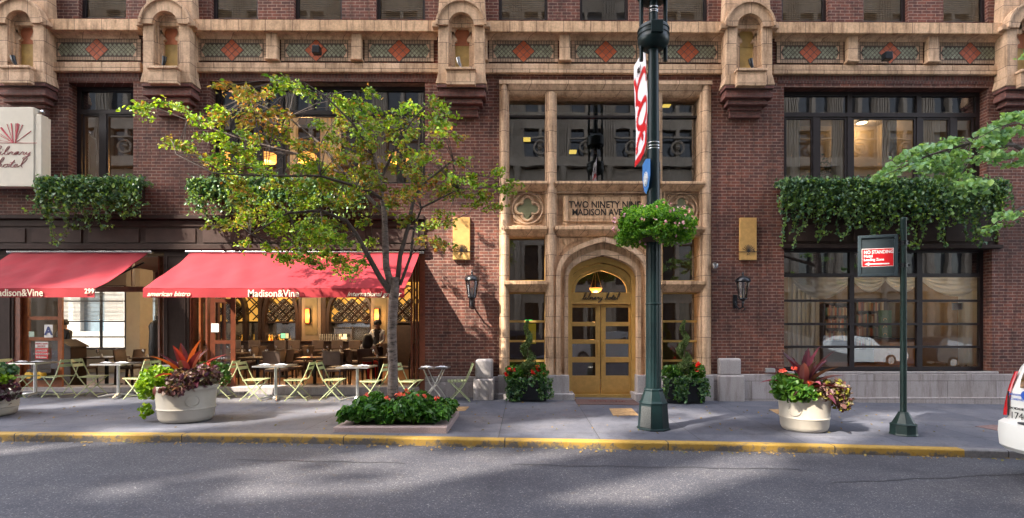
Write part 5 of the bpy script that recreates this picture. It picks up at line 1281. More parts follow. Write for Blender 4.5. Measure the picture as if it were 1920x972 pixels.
CHS = [(38,'R','pale green folding chair half hidden by the leftmost planter'), (112,'L','pale green folding chair right of the leftmost pavement table, facing left'), (172,'R','pale green folding chair left of the second pavement table, facing right'),
 (264,'L','pale green folding chair right of the second pavement table, facing left'), (318,'R','pale green folding chair hidden behind the red-leaved planter'), (416,'L','pale green folding chair right of the red-leaved planter, facing left'),
 (478,'R','pale green folding chair left of the fourth pavement table, facing right'), (560,'L','pale green folding chair right of the fourth pavement table, facing left'), (624,'R','pale green folding chair left of the table beside the trunk'),
 (702,'L','pale green folding chair partly behind the tree trunk'), (768,'R','pale green folding chair right of the tree trunk, left of the cross-legged table'), (861,'L','pale green folding chair nearest the granite bollard')]
for k, (u, f, lab) in enumerate(CHS):
    Y = 11.75+.10*((k*7) % 3-1); x = X(u, Y)
    place('f', FC, (x, Y, G(x, Y)), (0 if f == 'R' else math.pi)+random.uniform(-.22, .22), lab)
def cafe_table():
    t = thing('cafe_table', 'x', 'table', (0,0,0), 'pavement cafe tables')
    mb = MB(); mb.box(-.345,.345,-.33,.33,.728,.752); mb.build('table_top', TTOP, t, bevel=.006)
    mb = MB(); 
    for q in ((-.352,.352,-.337,-.33), (-.352,.352,.33,.337), (-.352,-.345,-.33,.33), (.345,.352,-.33,.33)): mb.box(*q, .724, .754)
    mb.build('edge_band', CHROME, t)
    MB().lathe([(.08,.70),(.035,.71),(.032,.69),(.032,.06),(.05,.045)], (0,0,0), 14).build('pole', CHROME, t, smooth=True)
    mb = MB(); mb.lathe([(.07,.0),(.075,.05),(.045,.09)], (0,0,0), 12)
    for k in range(4):
        a = k*math.pi/2+.45; mb.tube([(.04*math.cos(a),.04*math.sin(a),.07),(.2*math.cos(a),.2*math.sin(a),.055),(.36*math.cos(a),.36*math.sin(a),.015)], [.03,.026,.02], 8)
    mb.build('base', CHROME, t, smooth=True); return t
CT = cafe_table(); first['ct'] = True
def napkin():
    t = thing('folded_napkin', 'x', 'napkin', (0,0,0), 'folded napkins on the pavement tables')
    mb = MB(); mb.lathe([(.10,0),(.115,.008),(.11,.011)], (0,0,0), 14); mb.build('plate', TTOP, t)
    mb = MB(); mb.grid(lambda i, j: (-.13+.26*i, -.055+.11*j, .014+.028*math.sin(math.pi*i)*math.sin(math.pi*j)+.006*math.sin(i*19)), 8, 4); mb.grid(lambda i, j: (-.13+.26*i, -.055+.11*j, .012), 2, 2); mb.build('cloth', M('napkin_white', (.72,.74,.82), .8), t); return t
NP = napkin(); first['np'] = True
for k, (u, nm) in enumerate(((66,'leftmost'), (222,'second'), (352,'planter-hidden'), (517,'fourth'), (670,'trunk-side'))):
    Y = 11.75; x = X(u, Y); z = G(x, Y)
    place('ct', CT, (x, Y, z), random.uniform(-.1,.1), 'square cafe table with chrome pedestal, the %s one from the left' % nm if nm != 'trunk-side' else 'square cafe table with chrome pedestal just left of the tree trunk')
    for s, w_ in ((-1,'left'), (1,'right')): place('np', NP, (x+s*.17, Y-.12, z+.753), s*.2, 'white folded napkin on the %s side of the %s cafe table' % (w_, nm))
# cross-legged table by the brick wall
Y = 11.7; x = X(815, Y); z = G(x, Y); t = thing('cross_leg_table', 'small dark table on crossed chrome legs below the gold plaque', 'table', (x, Y, z))
MB().box(x-.31,x+.31,Y-.3,Y+.3,z+.73,z+.752).build('table_top', TTOP, t, bevel=.006)
for s in (-1, 1):
    for d in (-1, 1): MB().tube([(x+d*.2,Y+s*.22,z+.73),(x+d*.06,Y+s*.23,z+.42),(x-d*.12,Y+s*.23,z+.2),(x-d*.24,Y+s*.25,z)], .013, 6).build('leg', CHROME, t)
for s, w_ in ((-1,'left'), (1,'right')): place('np', NP, (x+s*.16, Y-.1, z+.753), s*.2, 'white folded napkin on the %s side of the cross-legged table' % w_)
# standpipe with two yellow caps at the orange door
t = thing('standpipe', 'twin standpipe with round yellow caps low on the orange door', 'standpipe', (X(67),FY,Z(703))); x0 = X(67, 12.4); z0 = Z(703, 12.4)
MB().box(x0-.30,x0+.26,12.50,12.60,z0-.13,z0+.13).build('back_plate', BLACK, t)
for s in (-1, 1): 
    mb = MB(); c = (x0+s*.115); mb.tube([(c,12.5,z0),(c,12.36,z0)], .05, 12); mb.tube([(c,12.36,z0),(c,12.33,z0)], .08, 14); mb.build('cap', M('cap_yellow', (.70,.42,.03), .4), t)
# ---------------------------------------------------------------- planters
STRAP = [mat_leaf('cordyline_dark', [(.045,.010,.018),(.09,.015,.03),(.08,.05,.04)], .3, .3), mat_leaf('cordyline_red', [(.13,.012,.02),(.20,.045,.012),(.12,.012,.03)], .35, .5), mat_leaf('cordyline_pink', [(.30,.05,.09),(.24,.08,.11),(.18,.07,.09)], .3, .3)]
def strap_leaf(mb, base, az, ln, wd, rise, droop, m):
    d = Vector((math.cos(az), math.sin(az), 0)); side = Vector((-math.sin(az), math.cos(az), 0)); P = Vector(base); n = 7; a = rise; st = len(mb.v)
    for k in range(n+1):
        t = k/n; w = wd*(math.sin(math.pi*min(1, t*.9+.12))**.8)*(1 if t < .98 else .1)
        up = Vector((0,0,1))*math.cos(a)-d*math.sin(a)
        mb.v += [tuple(P-side*w*.5+up*w*.22), tuple(P), tuple(P+side*w*.5+up*w*.22)]
        P = P+(d*math.cos(a)+Vector((0,0,1))*math.sin(a))*ln/n; a -= droop/n
    for k in range(n):
        for j in range(2): i = st+k*3+j; mb.f.append((i, i+3, i+4, i+1)); mb.m.append(m)
def blob(n, c, r, top=False):
    v = RNG.normal(size=(n,3)); v /= np.linalg.norm(v, axis=1)[:,None]; v *= RNG.uniform(.55, 1, n)[:,None]
    if top: v[:,2] = np.abs(v[:,2])
    return np.array(c)+v*np.array(r)
LIMEL = mat_leaf('lime_leaf', [(.12,.26,.015),(.20,.36,.02),(.28,.42,.04)], .4, .4); COLEUS = mat_leaf('coleus_leaf', [(.08,.035,.04),(.16,.07,.07),(.22,.15,.12),(.11,.12,.05)], .45, .25); GREENL = mat_leaf('bright_leaf', [(.03,.10,.015),(.06,.16,.025),(.11,.23,.03)], .35, .35)
PURP = mat_leaf('purple_leaf', [(.07,.02,.05),(.14,.05,.09),(.05,.06,.03)], .45, .2); GERF = mat_leaf('red_flower', [(.75,.02,.02),(.85,.06,.04)], .5, .3); PINKF = mat_leaf('pink_flower', [(.80,.36,.55),(.85,.55,.70),(.65,.25,.45)], .5, .3); CORALF = mat_leaf('coral_flower', [(.85,.12,.08),(.8,.2,.15)], .5, .3)
YELF = mat_leaf('yellow_leaf', [(.40,.38,.06),(.30,.30,.05)], .4, .4)
POT = M('planter_cream', (.44, .40, .34), .5, var=.10, vs=2.2, bump=.08, bs=25); SOIL = M('soil', (.03,.02,.015), .95)
def pot(u, vb, ub_half, vr, lab, kind):
    x, yf = ground(u, vb); Rr = ub_half*.0098*yf/9.6; Y = yf+Rr*.85; x = X(u, Y); z = G(x, Y); H = (Z(vr, Y-Rr*.5)-z)
    p = thing('street_planter', lab, 'planter', (x, Y, z), 'round street planters')
    pr = [(.74,0),(.80,.03),(.86,.12),(.885,.32),(.90,.335),(.915,.36),(.90,.385),(.895,.40),(.93,.78),(.945,.86),(1.0,.90),(1.01,.97),(.97,1.0),(.90,.985),(.88,.94)]
    MB().lathe([(a*Rr, b*H) for a, b in pr], (x,Y,z), 40).build('tub', POT, p, smooth=True)
    MB().lathe([(Rr*.87, H*.93),(.02,H*.97)], (x,Y,z), 20).build('soil', SOIL, p)
    mb = MB(); a0 = -math.pi/2-.85 if kind != 'a' else -math.pi/2+.75
    Q = []
    for k in range(21):
        th = k*math.pi/10; aa = a0+.14*math.cos(th)/Rr*.8; zz = H*.60+.095*math.sin(th); rr = Rr*(.915)+.004; Q.append((x+rr*math.cos(aa), Y+rr*math.sin(aa), z+zz))
    mb.tube(Q, .006, 5); mb.build('cast_ring', POT, p)
    top = z+H
    mb = MB(); n = {'a': 20, 'b': 24, 'c': 14}[kind]
    for k in range(n):
        f = k/n; az = k*2.399; rise = 1.45-1.25*f+random.uniform(-.1,.1); ln = (.60+.22*random.random())*(1.0 if kind != 'c' else .8)
        m = (1 if (kind == 'a' and f < .14) or random.random() < .07 else (2 if random.random() < (.5 if kind == 'a' else .28) else 0))
        strap_leaf(mb, (x+.03*math.cos(az), Y+.03*math.sin(az), top+.06), az, ln, .155, rise, .5+.5*f, m)
    mb.build('cordyline', STRAP, p, smooth=True)
    F = lambda nm, C, s, m, **k: leaves(nm, C, s, m, p, **k)
    if kind == 'a':
        F('lime_foliage', np.concatenate([blob(520, (x-.36*Rr/.5, Y-.18, top+.10), (.30,.28,.24)), blob(200, (x-.52, Y-.22, top-.03), (.16,.16,.22)), blob(60, (x-.56, Y-.2, top-.42), (.10,.1,.12))]), .075, LIMEL, asp=.8)
        F('coleus_foliage', np.concatenate([blob(420, (x+.16, Y-.30, top+.10), (.30,.22,.20)), blob(260, (x+.42, Y-.15, top+.17), (.24,.25,.20)), blob(70, (x+.08, Y-.50, top-.06), (.22,.06,.10))]), .085, [COLEUS, PURP], idx=(RNG.random(750) < .25).astype(int), asp=.7)
        F('back_foliage', blob(300, (x+.30, Y+.2, top+.15), (.35,.3,.26)), .08, GREENL, asp=.7); F('yellow_flower', blob(14, (x+.42, Y-.1, top+.36), (.06,.06,.03)), .05, CORALF, asp=1)
        mb = MB(); 
        for dx in (-.20,-.07): mb.grid(lambda i, j: (x+dx+.06*(i-.5)*math.sin(math.pi*min(1,j+.05)), Y-.50-.02*math.sin(j*3), top+.02-.17*j), 4, 5)
        mb.build('striped_leaf', mat_leaf('magenta_leaf', [(.30,.01,.09),(.12,.10,.04)]), p)
    elif kind == 'b':
        F('geranium_foliage', np.concatenate([blob(520, (x-.36, Y-.12, top+.12), (.26,.30,.24)), blob(200, (x-.20, Y-.38, top+.03), (.26,.12,.14))]), .085, GREENL, asp=.95)
        F('geranium_flower', np.concatenate([blob(24, (x-.46, Y-.2, top+.40), (.08,.05,.03)), blob(14, (x-.28, Y-.2, top+.44), (.05,.05,.03)), blob(10, (x-.10, Y-.36, top+.22), (.04,.04,.02))]), .04, CORALF, asp=1)
        F('coleus_foliage', np.concatenate([blob(420, (x+.40, Y-.18, top+.06), (.26,.26,.20)), blob(220, (x+.50, Y-.25, top-.08), (.18,.18,.20)), blob(90, (x+.10, Y-.42, top+.04), (.14,.1,.14))]), .075, [COLEUS, YELF], idx=(RNG.random(730) < .18).astype(int), asp=.7)
        F('back_foliage', blob(300, (x+.1, Y+.2, top+.12), (.4,.25,.2)), .08, GREENL, asp=.7)
    else:
        F('purple_foliage', np.concatenate([blob(500, (x+.22, Y-.24, top+.02), (.34,.24,.24)), blob(250, (x+.36, Y-.05, top-.02), (.2,.3,.22))]), .08, PURP, asp=.8)
        F('lime_foliage', blob(220, (x+.30, Y-.12, top+.24), (.25,.25,.12)), .07, LIMEL, asp=.8); F('dark_foliage', blob(300, (x+.1, Y, top+.34), (.4,.3,.16)), .10, IVY, asp=.8); F('violet_flower', blob(12, (x+.16, Y-.3, top+.27), (.05,.04,.02)), .05, PINKF, asp=1)
    return x, Y
pot(350, 797, 54, 723, 'cream round planter left of the tree with red and orange cordyline', 'a')
pot(1508, 814, 49, 741, 'cream round planter on the right with dark burgundy cordyline', 'b')
pot(-28, 788, 53, 736, 'cream round planter cut by the left edge with purple leaves', 'c')
# ---------------------------------------------------------------- topiaries
CONIF = mat_leaf('conifer_spray', [(.06,.12,.04),(.10,.17,.05),(.15,.22,.07),(.18,.22,.09)], .6, .2); TBARK = M('thin_bark', (.12,.08,.05), .9, vs=20)
def topiary(u, lab1, lab2, flr):
    Y = 12.02; x = X(u, Y); z = G(x, Y)
    p = thing('window_box', lab1, 'planter', (x, Y, z), 'black boxes of ivy and geraniums')
    zt = Z(712, Y-.2); w = .42
    MB().box(x-w, x+w, Y-.20, Y+.20, z+.02, zt).build('box', IRON, p, bevel=.01); MB().box(x-w-.02, x+w+.02, Y-.22, Y+.22, zt-.05, zt-.01).build('rim', IRON, p, bevel=.005)
    C = [blob(260, (x-.05, Y, zt+.06), (.52,.26,.12))]
    for k in range(26):
        a = random.uniform(-.52, .52); yy = Y-.23; zz = zt+.05; gap = abs(a-.12) < .13
        ln = random.uniform(.1,.22) if gap else random.uniform(.25, .60)
        for j in range(int(ln/.035)):
            a += random.gauss(0,.012); zz -= .035
            if zz < z+.04: yy -= .03; zz = z+.04
            for _ in range(3): C.append(np.array([[x+a+random.gauss(0,.025), yy+random.gauss(0,.02), zz]]))
    leaves('ivy', np.concatenate(C), .058, [IVY, GREENL], p, (RNG.random(len(np.concatenate(C))) < .2).astype(int), asp=.95, up=.2)
    leaves('geranium_leaves', np.concatenate([blob(260, (x-.30, Y-.08, zt+.16), (.22,.2,.15)), blob(260, (x+.27, Y-.08, zt+.17), (.20,.2,.18))]), .075, GREENL, p, asp=.95)
    leaves('geranium_flower', np.concatenate([blob(16, (x+a, Y-.2, zt+b), (.045,.04,.04)) for a, b in flr]), .05, GERF, p, asp=1)
    t = thing('spiral_topiary', lab2, 'topiary', (x, Y, zt), 'spiral topiaries')
    H = Z(601, Y)-zt; MB().tube([(x,Y,zt-.05),(x+.01,Y,zt+H*.5),(x,Y,zt+H*.97)], [.02,.014,.006], 6).build('trunk', TBARK, t)
    n = 4200; s = RNG.uniform(0, 1, n); th = s*2*math.pi*2.6+1.2; Rr = (.165*(1-s)**.75+.035); rr = Rr*.55
    C = np.c_[x+rr*np.cos(th), Y+rr*np.sin(th), zt+.05+s*(H-.06)]; b = RNG.normal(size=(n,3)); b /= np.linalg.norm(b, axis=1)[:,None]
    C = C+b*(Rr*.72)[:,None]*np.array([1,1,.95])*RNG.uniform(.5,1.05,n)[:,None]; 
    leaves('foliage', C, .045, CONIF, t, asp=.35, up=.2)
topiary(989, 'black box of ivy and red geraniums left of the brass doors', 'spiral clipped conifer left of the brass doors', [(-.40,.22),(-.30,.20),(-.46,.12),(.21,.28),(.24,.22),(.36,.14),(.12,.16)])
topiary(1282, 'black box of ivy and red geraniums right of the lamp post', 'spiral clipped conifer right of the lamp post', [(.27,.34),(.23,.21),(.25,.30)])
# ---------------------------------------------------------------- bollards, mat, covers
def bollard(u0, u1, ud0, ud1, vt, vm, vb, lab):
    x0, y0 = ground((u0+u1)/2, vb); Y0 = y0; a, b = X(u0, Y0), X(u1, Y0); z = G((a+b)/2, Y0)-.03; zm, zt = Z(vm, Y0), Z(vt, Y0)
    p = thing('granite_block', lab, 'bollard', ((a+b)/2, Y0+.25, z), 'stepped granite blocks')
    mb = MB(); mb.box(a, b, Y0, Y0+.55, z, zm); mb.build('base_block', GRANITE1, p, bevel=.03)
    c, d = X(ud0, Y0+.06), X(ud1, Y0+.06); mb = MB(); mb.box(c, d, Y0+.07, Y0+.48, zm-.005, zt); mb.build('cap_block', GRANITE1, p, bevel=.045)
bollard(887, 926, 891, 923, 675, 711, 751, 'stepped granite block left of the entrance, streaked with sunlight'); bollard(1348, 1397, 1349, 1391, 673, 705, 753, 'stepped granite block right of the entrance below the lantern')
def flat(name, pts, mat, lab, cat, dz=.008):
    mb = MB(); n = len(pts); mb.v = [(x, y, zg(x, y)+dz) for x, y in pts]+[(x, y, zg(x, y)+.001) for x, y in pts]; mb.f = [tuple(range(n))]+[(k, k+n, (k+1) % n+n, (k+1) % n) for k in range(n)]; mb.m = [0]*len(mb.f)
    return tag(mb.build(name, mat, None), lab, cat)
mx0, mx1 = X(1078, 12.1), X(1192, 12.1); flat('door_mat', [(mx0,11.55),(mx1+.0,11.55),(mx1,12.3),(mx0,12.3)], M('mat_brown', (.09,.05,.045), .95, var=.3, vs=30), 'dark brown mat in front of the brass doors', 'mat', .012)
text('Library Hotel', .15, ((mx0+mx1)/2, 11.85, zg(0,11.8)+.0125), M('mat_red', (.16,.045,.04), .95), bpy.data.objects['door_mat'], xd=(1,0,-.0134), yd=(0,1,.01), name='mat_lettering')
def gp(u, v): return ground(u, v)
flat('utility_cover', [gp(1150,780), gp(1198,779.5), gp(1184,766), gp(1142,766.5)], M('rust_tan', (.36,.22,.10), .85, var=.4, vs=12), 'square rusty tan utility cover left of the lamp post', 'cover', .005)
flat('utility_cover', [gp(1458,777), gp(1480,777), gp(1470,768), gp(1442,768)], bpy.data.materials['rust_tan'], 'small tan utility cover partly behind the right planter', 'cover', .005)
flat('utility_cover', [gp(840,772), gp(872,771), gp(880,763), gp(850,763)], bpy.data.materials['rust_tan'], 'small tan utility cover just behind the tree bed', 'cover', .005)
flat('pit_cover', [gp(1828,800), gp(1890,812), gp(1935,808), gp(1862,797)], M('pit_stone', (.20,.12,.11), .9, var=.4, vs=20), 'reddish paving patch beside the parked van', 'cover', .006)
mb = MB(); xx, yy = gp(1075, 749); mb.lathe([(.05,0),(.055,.02),(.03,.05),(.045,.08),(.0,.12)], (xx, yy, G(xx,yy)), 12); tag(mb.build('brass_knob', BRASS, None, smooth=True), 'little brass door stop at the left end of the mat', 'door stop')
# ---------------------------------------------------------------- tree bed
bx0, by0 = gp(623, 811.5); bx1, _ = gp(838, 813); by0 = (by0+_)/2; by1 = by0+1.55
t = thing('tree_bed', 'low pink granite tree bed filled with glossy red-flowered plants', 'planter', ((bx0+bx1)/2, by0+.7, G(-2.4, 9.3)))
zc = G((bx0+bx1)/2, by0+.5); wk = .24; top = zc+.085
mb = MB()
mb.box(bx0, bx1, by0, by0+wk, zc-.1, top); mb.box(bx0, bx1, by1-wk, by1, zc-.1, top); mb.box(bx0, bx0+wk, by0+wk+.003, by1-wk-.003, zc-.1, top-.002); mb.box(bx1-wk, bx1, by0+wk+.003, by1-wk-.003, zc-.1, top-.002); mb.build('stone_border', GRANITEP, t, bevel=.012)
MB().box(bx0+wk, bx1-wk, by0+wk, by1-wk, zc-.1, top-.03).build('soil', SOIL, t)
IMP = mat_leaf('impatiens_leaf', [(.02,.07,.015),(.04,.13,.025),(.07,.20,.03),(.12,.28,.05)], .25, .25)
n = 6500; hx = (bx1-bx0)/2-.08; cx, cy = (bx0+bx1)/2, (by0+by1)/2
q = RNG.uniform(-1, 1, (n,2)); rr = np.maximum(np.abs(q[:,0])**3, np.abs(q[:,1])**3); hh = (.36+.06*np.sin(q[:,0]*7)+.05*np.sin(q[:,0]*13+q[:,1]*6))*(1-.45*rr)
zz = top+hh*RNG.uniform(.15,1,n)**.6; sp = 1+.10*(zz-top)/.4
C = np.c_[cx+q[:,0]*hx*1.02*sp, cy+q[:,1]*.62*sp, zz]
dr = np.c_[q[:,0], q[:,1]-.3, -.55*np.ones(n)]
leaves('plants', C, .13, IMP, t, asp=.48, up=.7, dirs=dr)
C = []
for k in range(15):
    a, b = random.uniform(-.9,.9), random.uniform(-.8,.8); C.append(blob(4, (cx+a*hx, cy+b*.6, top+.43+.04*math.sin(a*7)-.10*abs(a)**3), (.045,.045,.03)))
leaves('flowers', np.concatenate(C), .055, CORALF, t, asp=.9)
# ---------------------------------------------------------------- street tree
BARK = None
def mat_bark(name, c1, c2):
    m, t_, b = nodes(name); c = coords(t_); mp = N(t_, 'ShaderNodeMapping'); mp.inputs['Scale'].default_value = (9, 9, 26); L(t_, c, mp.inputs[0])
    n1 = noise(t_, 1, 5, .7, mp.outputs[0]); r = ramp(t_, n1.outputs[0], [(.34, (.03,.025,.022)), (.46, c1), (.64, c2), (.82, (.30,.26,.24))]); L(t_, r.outputs[0], b.inputs['Base Color']); b.inputs['Roughness'].default_value = .85
    bumpn(t_, b, n1.outputs[0], .6, .02); return m
BARK = mat_bark('bark', (.14,.105,.09), (.23,.185,.165)); TWIG = M('twig_bark', (.075,.055,.045), .85, vs=15)
TL = mat_leaf('tree_leaf', [(.05,.14,.015),(.10,.22,.02),(.18,.33,.025),(.27,.40,.035),(.12,.25,.025),(.33,.42,.05)], .4, .4)
TO = mat_leaf('autumn_leaf', [(.30,.12,.03),(.40,.20,.05),(.26,.14,.05),(.36,.27,.08),(.20,.19,.04)], .5, .4)
TB2 = mat_leaf('olive_leaf', [(.12,.13,.03),(.22,.20,.04),(.16,.19,.03),(.30,.20,.05)], .5, .4)
TY = 9.45
tx = X(735, TY); tz = G(tx, TY)+.05
T = thing('street_tree', 'slender street tree with green and browning leaves before the crimson awning', 'tree', (tx, TY, tz))
def P3(u, v, Y): x, z = hit(u, v, Y); return (x, Y, z)
mb = MB(); 
trk = [P3(736,745,TY), P3(737,700,TY), P3(735,620,TY), P3(738,560,TY), P3(742,520,TY)]
mb.tube([(trk[0][0], TY, tz-.08)]+trk, [.12,.098,.084,.08,.085,.075], 14)
mb.tube([P3(738,556,TY), P3(724,500,TY+.02), P3(722,440,TY+.05), P3(721,400,TY+.05), P3(712,340,TY+.1), P3(700,290,TY), P3(690,230,TY+.1)], [.07,.062,.056,.048,.036,.024,.010], 10)
mb.build('trunk', BARK, T, smooth=True)
LIMBS = []
def limb(pts, r):
    m = MB(); m.tube(pts, r, 7); m.build('limb', TWIG, T, smooth=True); LIMBS.extend([(Vector(p), rr) for p, rr in zip(pts, r)])
limb([P3(732,548,TY), P3(712,520,TY-.1), P3(690,480,TY-.2), P3(668,440,TY-.3), P3(650,415,TY-.35), P3(600,395,TY-.5), P3(540,400,TY-.6), P3(470,440,TY-.7)], [.06,.05,.045,.038,.034,.026,.018,.008])
limb([P3(744,540,TY), P3(750,480,TY+.1), P3(764,430,TY+.2), P3(776,370,TY+.3), P3(800,340,TY+.35), P3(850,300,TY+.2), P3(900,330,TY)], [.05,.042,.037,.03,.022,.016,.008])
limb([P3(750,535,TY), P3(770,480,TY-.1), P3(776,430,TY-.1), P3(790,390,TY-.1), P3(860,355,TY-.2), P3(940,350,TY-.2)], [.03,.025,.022,.018,.013,.006])
limb([P3(722,400,TY+.05), P3(690,370,TY+.3), P3(650,330,TY+.5), P3(600,270,TY+.6), P3(540,220,TY+.6), P3(470,190,TY+.5)], [.045,.035,.03,.024,.016,.007])
limb([P3(712,340,TY+.1), P3(740,280,TY+.1), P3(770,230,TY), P3(800,195,TY)], [.035,.024,.015,.007])
limb([P3(716,372,TY), P3(670,350,TY-.5), P3(600,330,TY-.8), P3(500,330,TY-.9), P3(400,325,TY-.9), P3(330,290,TY-.8)], [.035,.028,.022,.016,.011,.006])
limb([P3(650,330,TY+.5), P3(560,290,TY+.9), P3(450,260,TY+1.0), P3(350,225,TY+.8), P3(285,200,TY+.7)], [.026,.02,.015,.01,.005])
limb([P3(700,290,TY), P3(660,230,TY-.3), P3(610,180,TY-.4), P3(570,155,TY-.4)], [.028,.02,.013,.006])
limb([P3(764,430,TY+.2), P3(830,420,TY+.5), P3(880,400,TY+.6)], [.02,.012,.006])
SPR = [ # pixel centre, half width, half height, kind: g green, o autumn, m mixed, number of sprays
 (310,200,50,13,'g',7), (375,215,45,18,'g',6), (395,250,55,22,'g',6), (340,270,40,14,'m',4), (450,172,35,14,'o',5), (500,190,60,28,'o',7), (430,215,50,16,'o',5), (560,165,40,16,'g',6), (625,190,65,22,'g',9), (520,235,60,24,'o',6),
 (660,215,70,20,'g',9), (785,192,30,12,'g',5), (800,225,45,20,'g',8), (720,235,55,24,'g',8), (600,250,70,28,'m',9), (700,270,80,26,'m',10), (780,275,60,28,'m',9), (840,245,18,8,'m',2), (470,275,55,22,'g',6), (400,290,60,18,'m',5),
 (545,295,75,28,'g',11), (470,315,65,20,'g',7), (640,300,80,32,'o',12), (740,320,80,30,'m',11), (820,315,60,24,'m',8), (880,335,55,16,'g',7), (925,352,36,12,'g',5), (560,345,80,20,'g',8), (500,360,70,22,'m',8), (430,345,55,18,'m',4),
 (700,365,90,22,'m',9), (820,365,70,18,'m',7), (880,385,60,18,'m',5), (780,400,70,22,'m',6), (590,400,80,26,'g',11), (510,410,75,26,'g',11), (440,400,45,20,'m',5), (640,440,80,26,'g',10), (560,450,80,24,'g',11), (500,468,55,16,'g',7), (600,480,60,16,'g',7), (690,470,50,20,'g',4), (640,505,30,14,'g',3), (830,440,45,18,'o',4), (420,425,30,12,'m',3), (760,355,60,20,'o',5)]
cen = []; C = []; IX = []; DR = []; tw = MB()
for (u, v, hu, hv, kd, n_) in SPR:
    for k in range(max(2, int(n_*.85))):
        Y = TY+max(-1.7, min(1.6, random.gauss(0, .75))); a, b = random.uniform(-1, 1), random.uniform(-1, 1)
        sc_ = Y/TY; c = Vector(P3(985+(u+a*hu-985), v+b*hv, Y))
        if c.y > 11.2: continue
        best = min(LIMBS, key=lambda q_: (q_[0]-c).length); st_ = best[0]; d = c-st_; 
        mid = st_+d*.5+Vector((0,0,.06)); tw.tube([st_, mid, c], [min(best[1]*.5,.009), .006, .003], 4, cap=False)
        az = math.atan2(d.y, d.x)+random.gauss(0,.5); dirv = Vector((math.cos(az), math.sin(az), -.18)); side = Vector((-math.sin(az), math.cos(az), 0))
        for br in range(4):
            L0 = random.uniform(.22,.44); dv = (dirv+side*(br-1.5)*.55).normalized(); p0 = c-dv*.06; tw.tube([p0, p0+dv*L0], [.003,.0015], 3, cap=False)
            m_ = int(L0/.022)
            for j in range(m_):
                s_ = j/m_; q_ = p0+dv*L0*s_+side*random.gauss(0,.045)+Vector((0,0,random.gauss(-.015,.042)-.06*s_*s_)); C.append(q_); DR.append((dv+side*(1 if j % 2 else -1)*.8+Vector((0,0,-.35))))
                r_ = random.random(); IX.append({'g': 0 if r_ < .88 else (1 if r_ < .92 else 2), 'o': 1 if r_ < .48 else (2 if r_ < .84 else 0), 'm': 0 if r_ < .46 else (2 if r_ < .90 else 1)}[kd])
cr = leaves('crown', np.array([tuple(c) for c in C]), .068, [TL, TO, TB2], T, np.array(IX), up=.6, asp=.64, dirs=np.array([tuple(d) for d in DR]), jit=.35)
tw.build('twigs', TWIG, T)
print('tree leaves', len(C))
# right-hand tree: its trunk stands beyond the edge, the leafy branch hangs in
RX, RY = 9.2, 8.9
T2 = thing('street_tree', 'leafy green tree whose branches hang in from the right edge', 'tree', (RX, RY, G(RX,RY)))
mb = MB(); mb.tube([(RX,RY,G(RX,RY)-.05),(RX,RY,1.2),(RX+.05,RY,2.6),(RX,RY-.1,4.2),(RX-.1,RY-.2,6.5)], [.17,.14,.13,.10,.03], 12); mb.build('trunk', BARK, T2, smooth=True)
TL2 = mat_leaf('fresh_leaf', [(.10,.22,.12),(.18,.34,.18),(.26,.44,.22),(.12,.26,.08),(.34,.50,.18)], .35, .4)
RB = 7.0; R1 = [(RX,RY-.05,3.6), P3(1960,300,8.0), P3(1900,272,7.4), P3(1820,268,7.1), P3(1740,292,RB), P3(1690,315,RB), P3(1660,328,RB)]
LIMBS = []; T_save = T; T = T2
limb(R1, [.06,.04,.028,.02,.013,.007,.004]); limb([(RX,RY,3.2), P3(1990,380,7.9), P3(1925,385,7.2), P3(1885,405,7.0), P3(1858,425,7.0)], [.05,.03,.016,.008,.004]); limb([P3(1820,268,7.1), P3(1815,300,6.9), P3(1808,318,6.9), P3(1795,340,6.8)], [.009,.007,.006,.004])
limb([(RX,RY-.1,4.2), P3(1990,230,8.2), P3(1930,225,7.8), P3(1890,235,7.4)], [.05,.03,.015,.006])
SPR2 = [(1900,225,30,14,8), (1880,250,40,18,9), (1820,262,45,14,8), (1760,285,40,14,9), (1705,305,28,10,6), (1670,324,14,6,3), (1830,290,50,12,6), (1780,305,35,10,5), (1900,290,35,18,5), (1812,335,24,16,5), (1800,350,20,8,3), (1885,400,16,10,2), (1866,420,8,6,1), (1745,310,30,10,4),
 (2020,200,80,50,16), (2040,300,80,50,16), (2000,120,70,50,10), (2100,350,90,60,10), (2050,430,60,40,6)]
C = []; DR = []; tw = MB()
for (u, v, hu, hv, n_) in SPR2:
    for k in range(n_):
        Y = max(6.2, min(9.8, random.gauss(7.2 if u < 1930 else 8.4, .35 if u < 1930 else .7))); c = Vector(P3(u+random.uniform(-1,1)*hu, v+random.uniform(-1,1)*hv, Y))
        best = min(LIMBS, key=lambda q_: (q_[0]-c).length); d = c-best[0]; tw.tube([best[0], best[0]+d*.5+Vector((0,0,.04)), c], [.006,.004,.002], 4, cap=False)
        az = math.atan2(d.y, d.x)+random.gauss(0,.7); dv0 = Vector((math.cos(az), math.sin(az), -.25)); side = Vector((-math.sin(az), math.cos(az), 0))
        for br in range(3):
            L0 = random.uniform(.16,.30); dv = (dv0+side*(br-1)*.7).normalized(); m_ = int(L0/.022)
            for j in range(m_):
                q_ = c+dv*L0*(j/m_)+side*random.gauss(0,.035)+Vector((0,0,random.gauss(-.01,.02))); C.append(tuple(q_)); DR.append(tuple(dv+side*(1 if j % 2 else -1)*.8+Vector((0,0,-.5))))
leaves('crown', np.array(C), .078, TL2, T2, up=.8, asp=.8, dirs=np.array(DR)); tw.build('twigs', TWIG, T2)
T = T_save
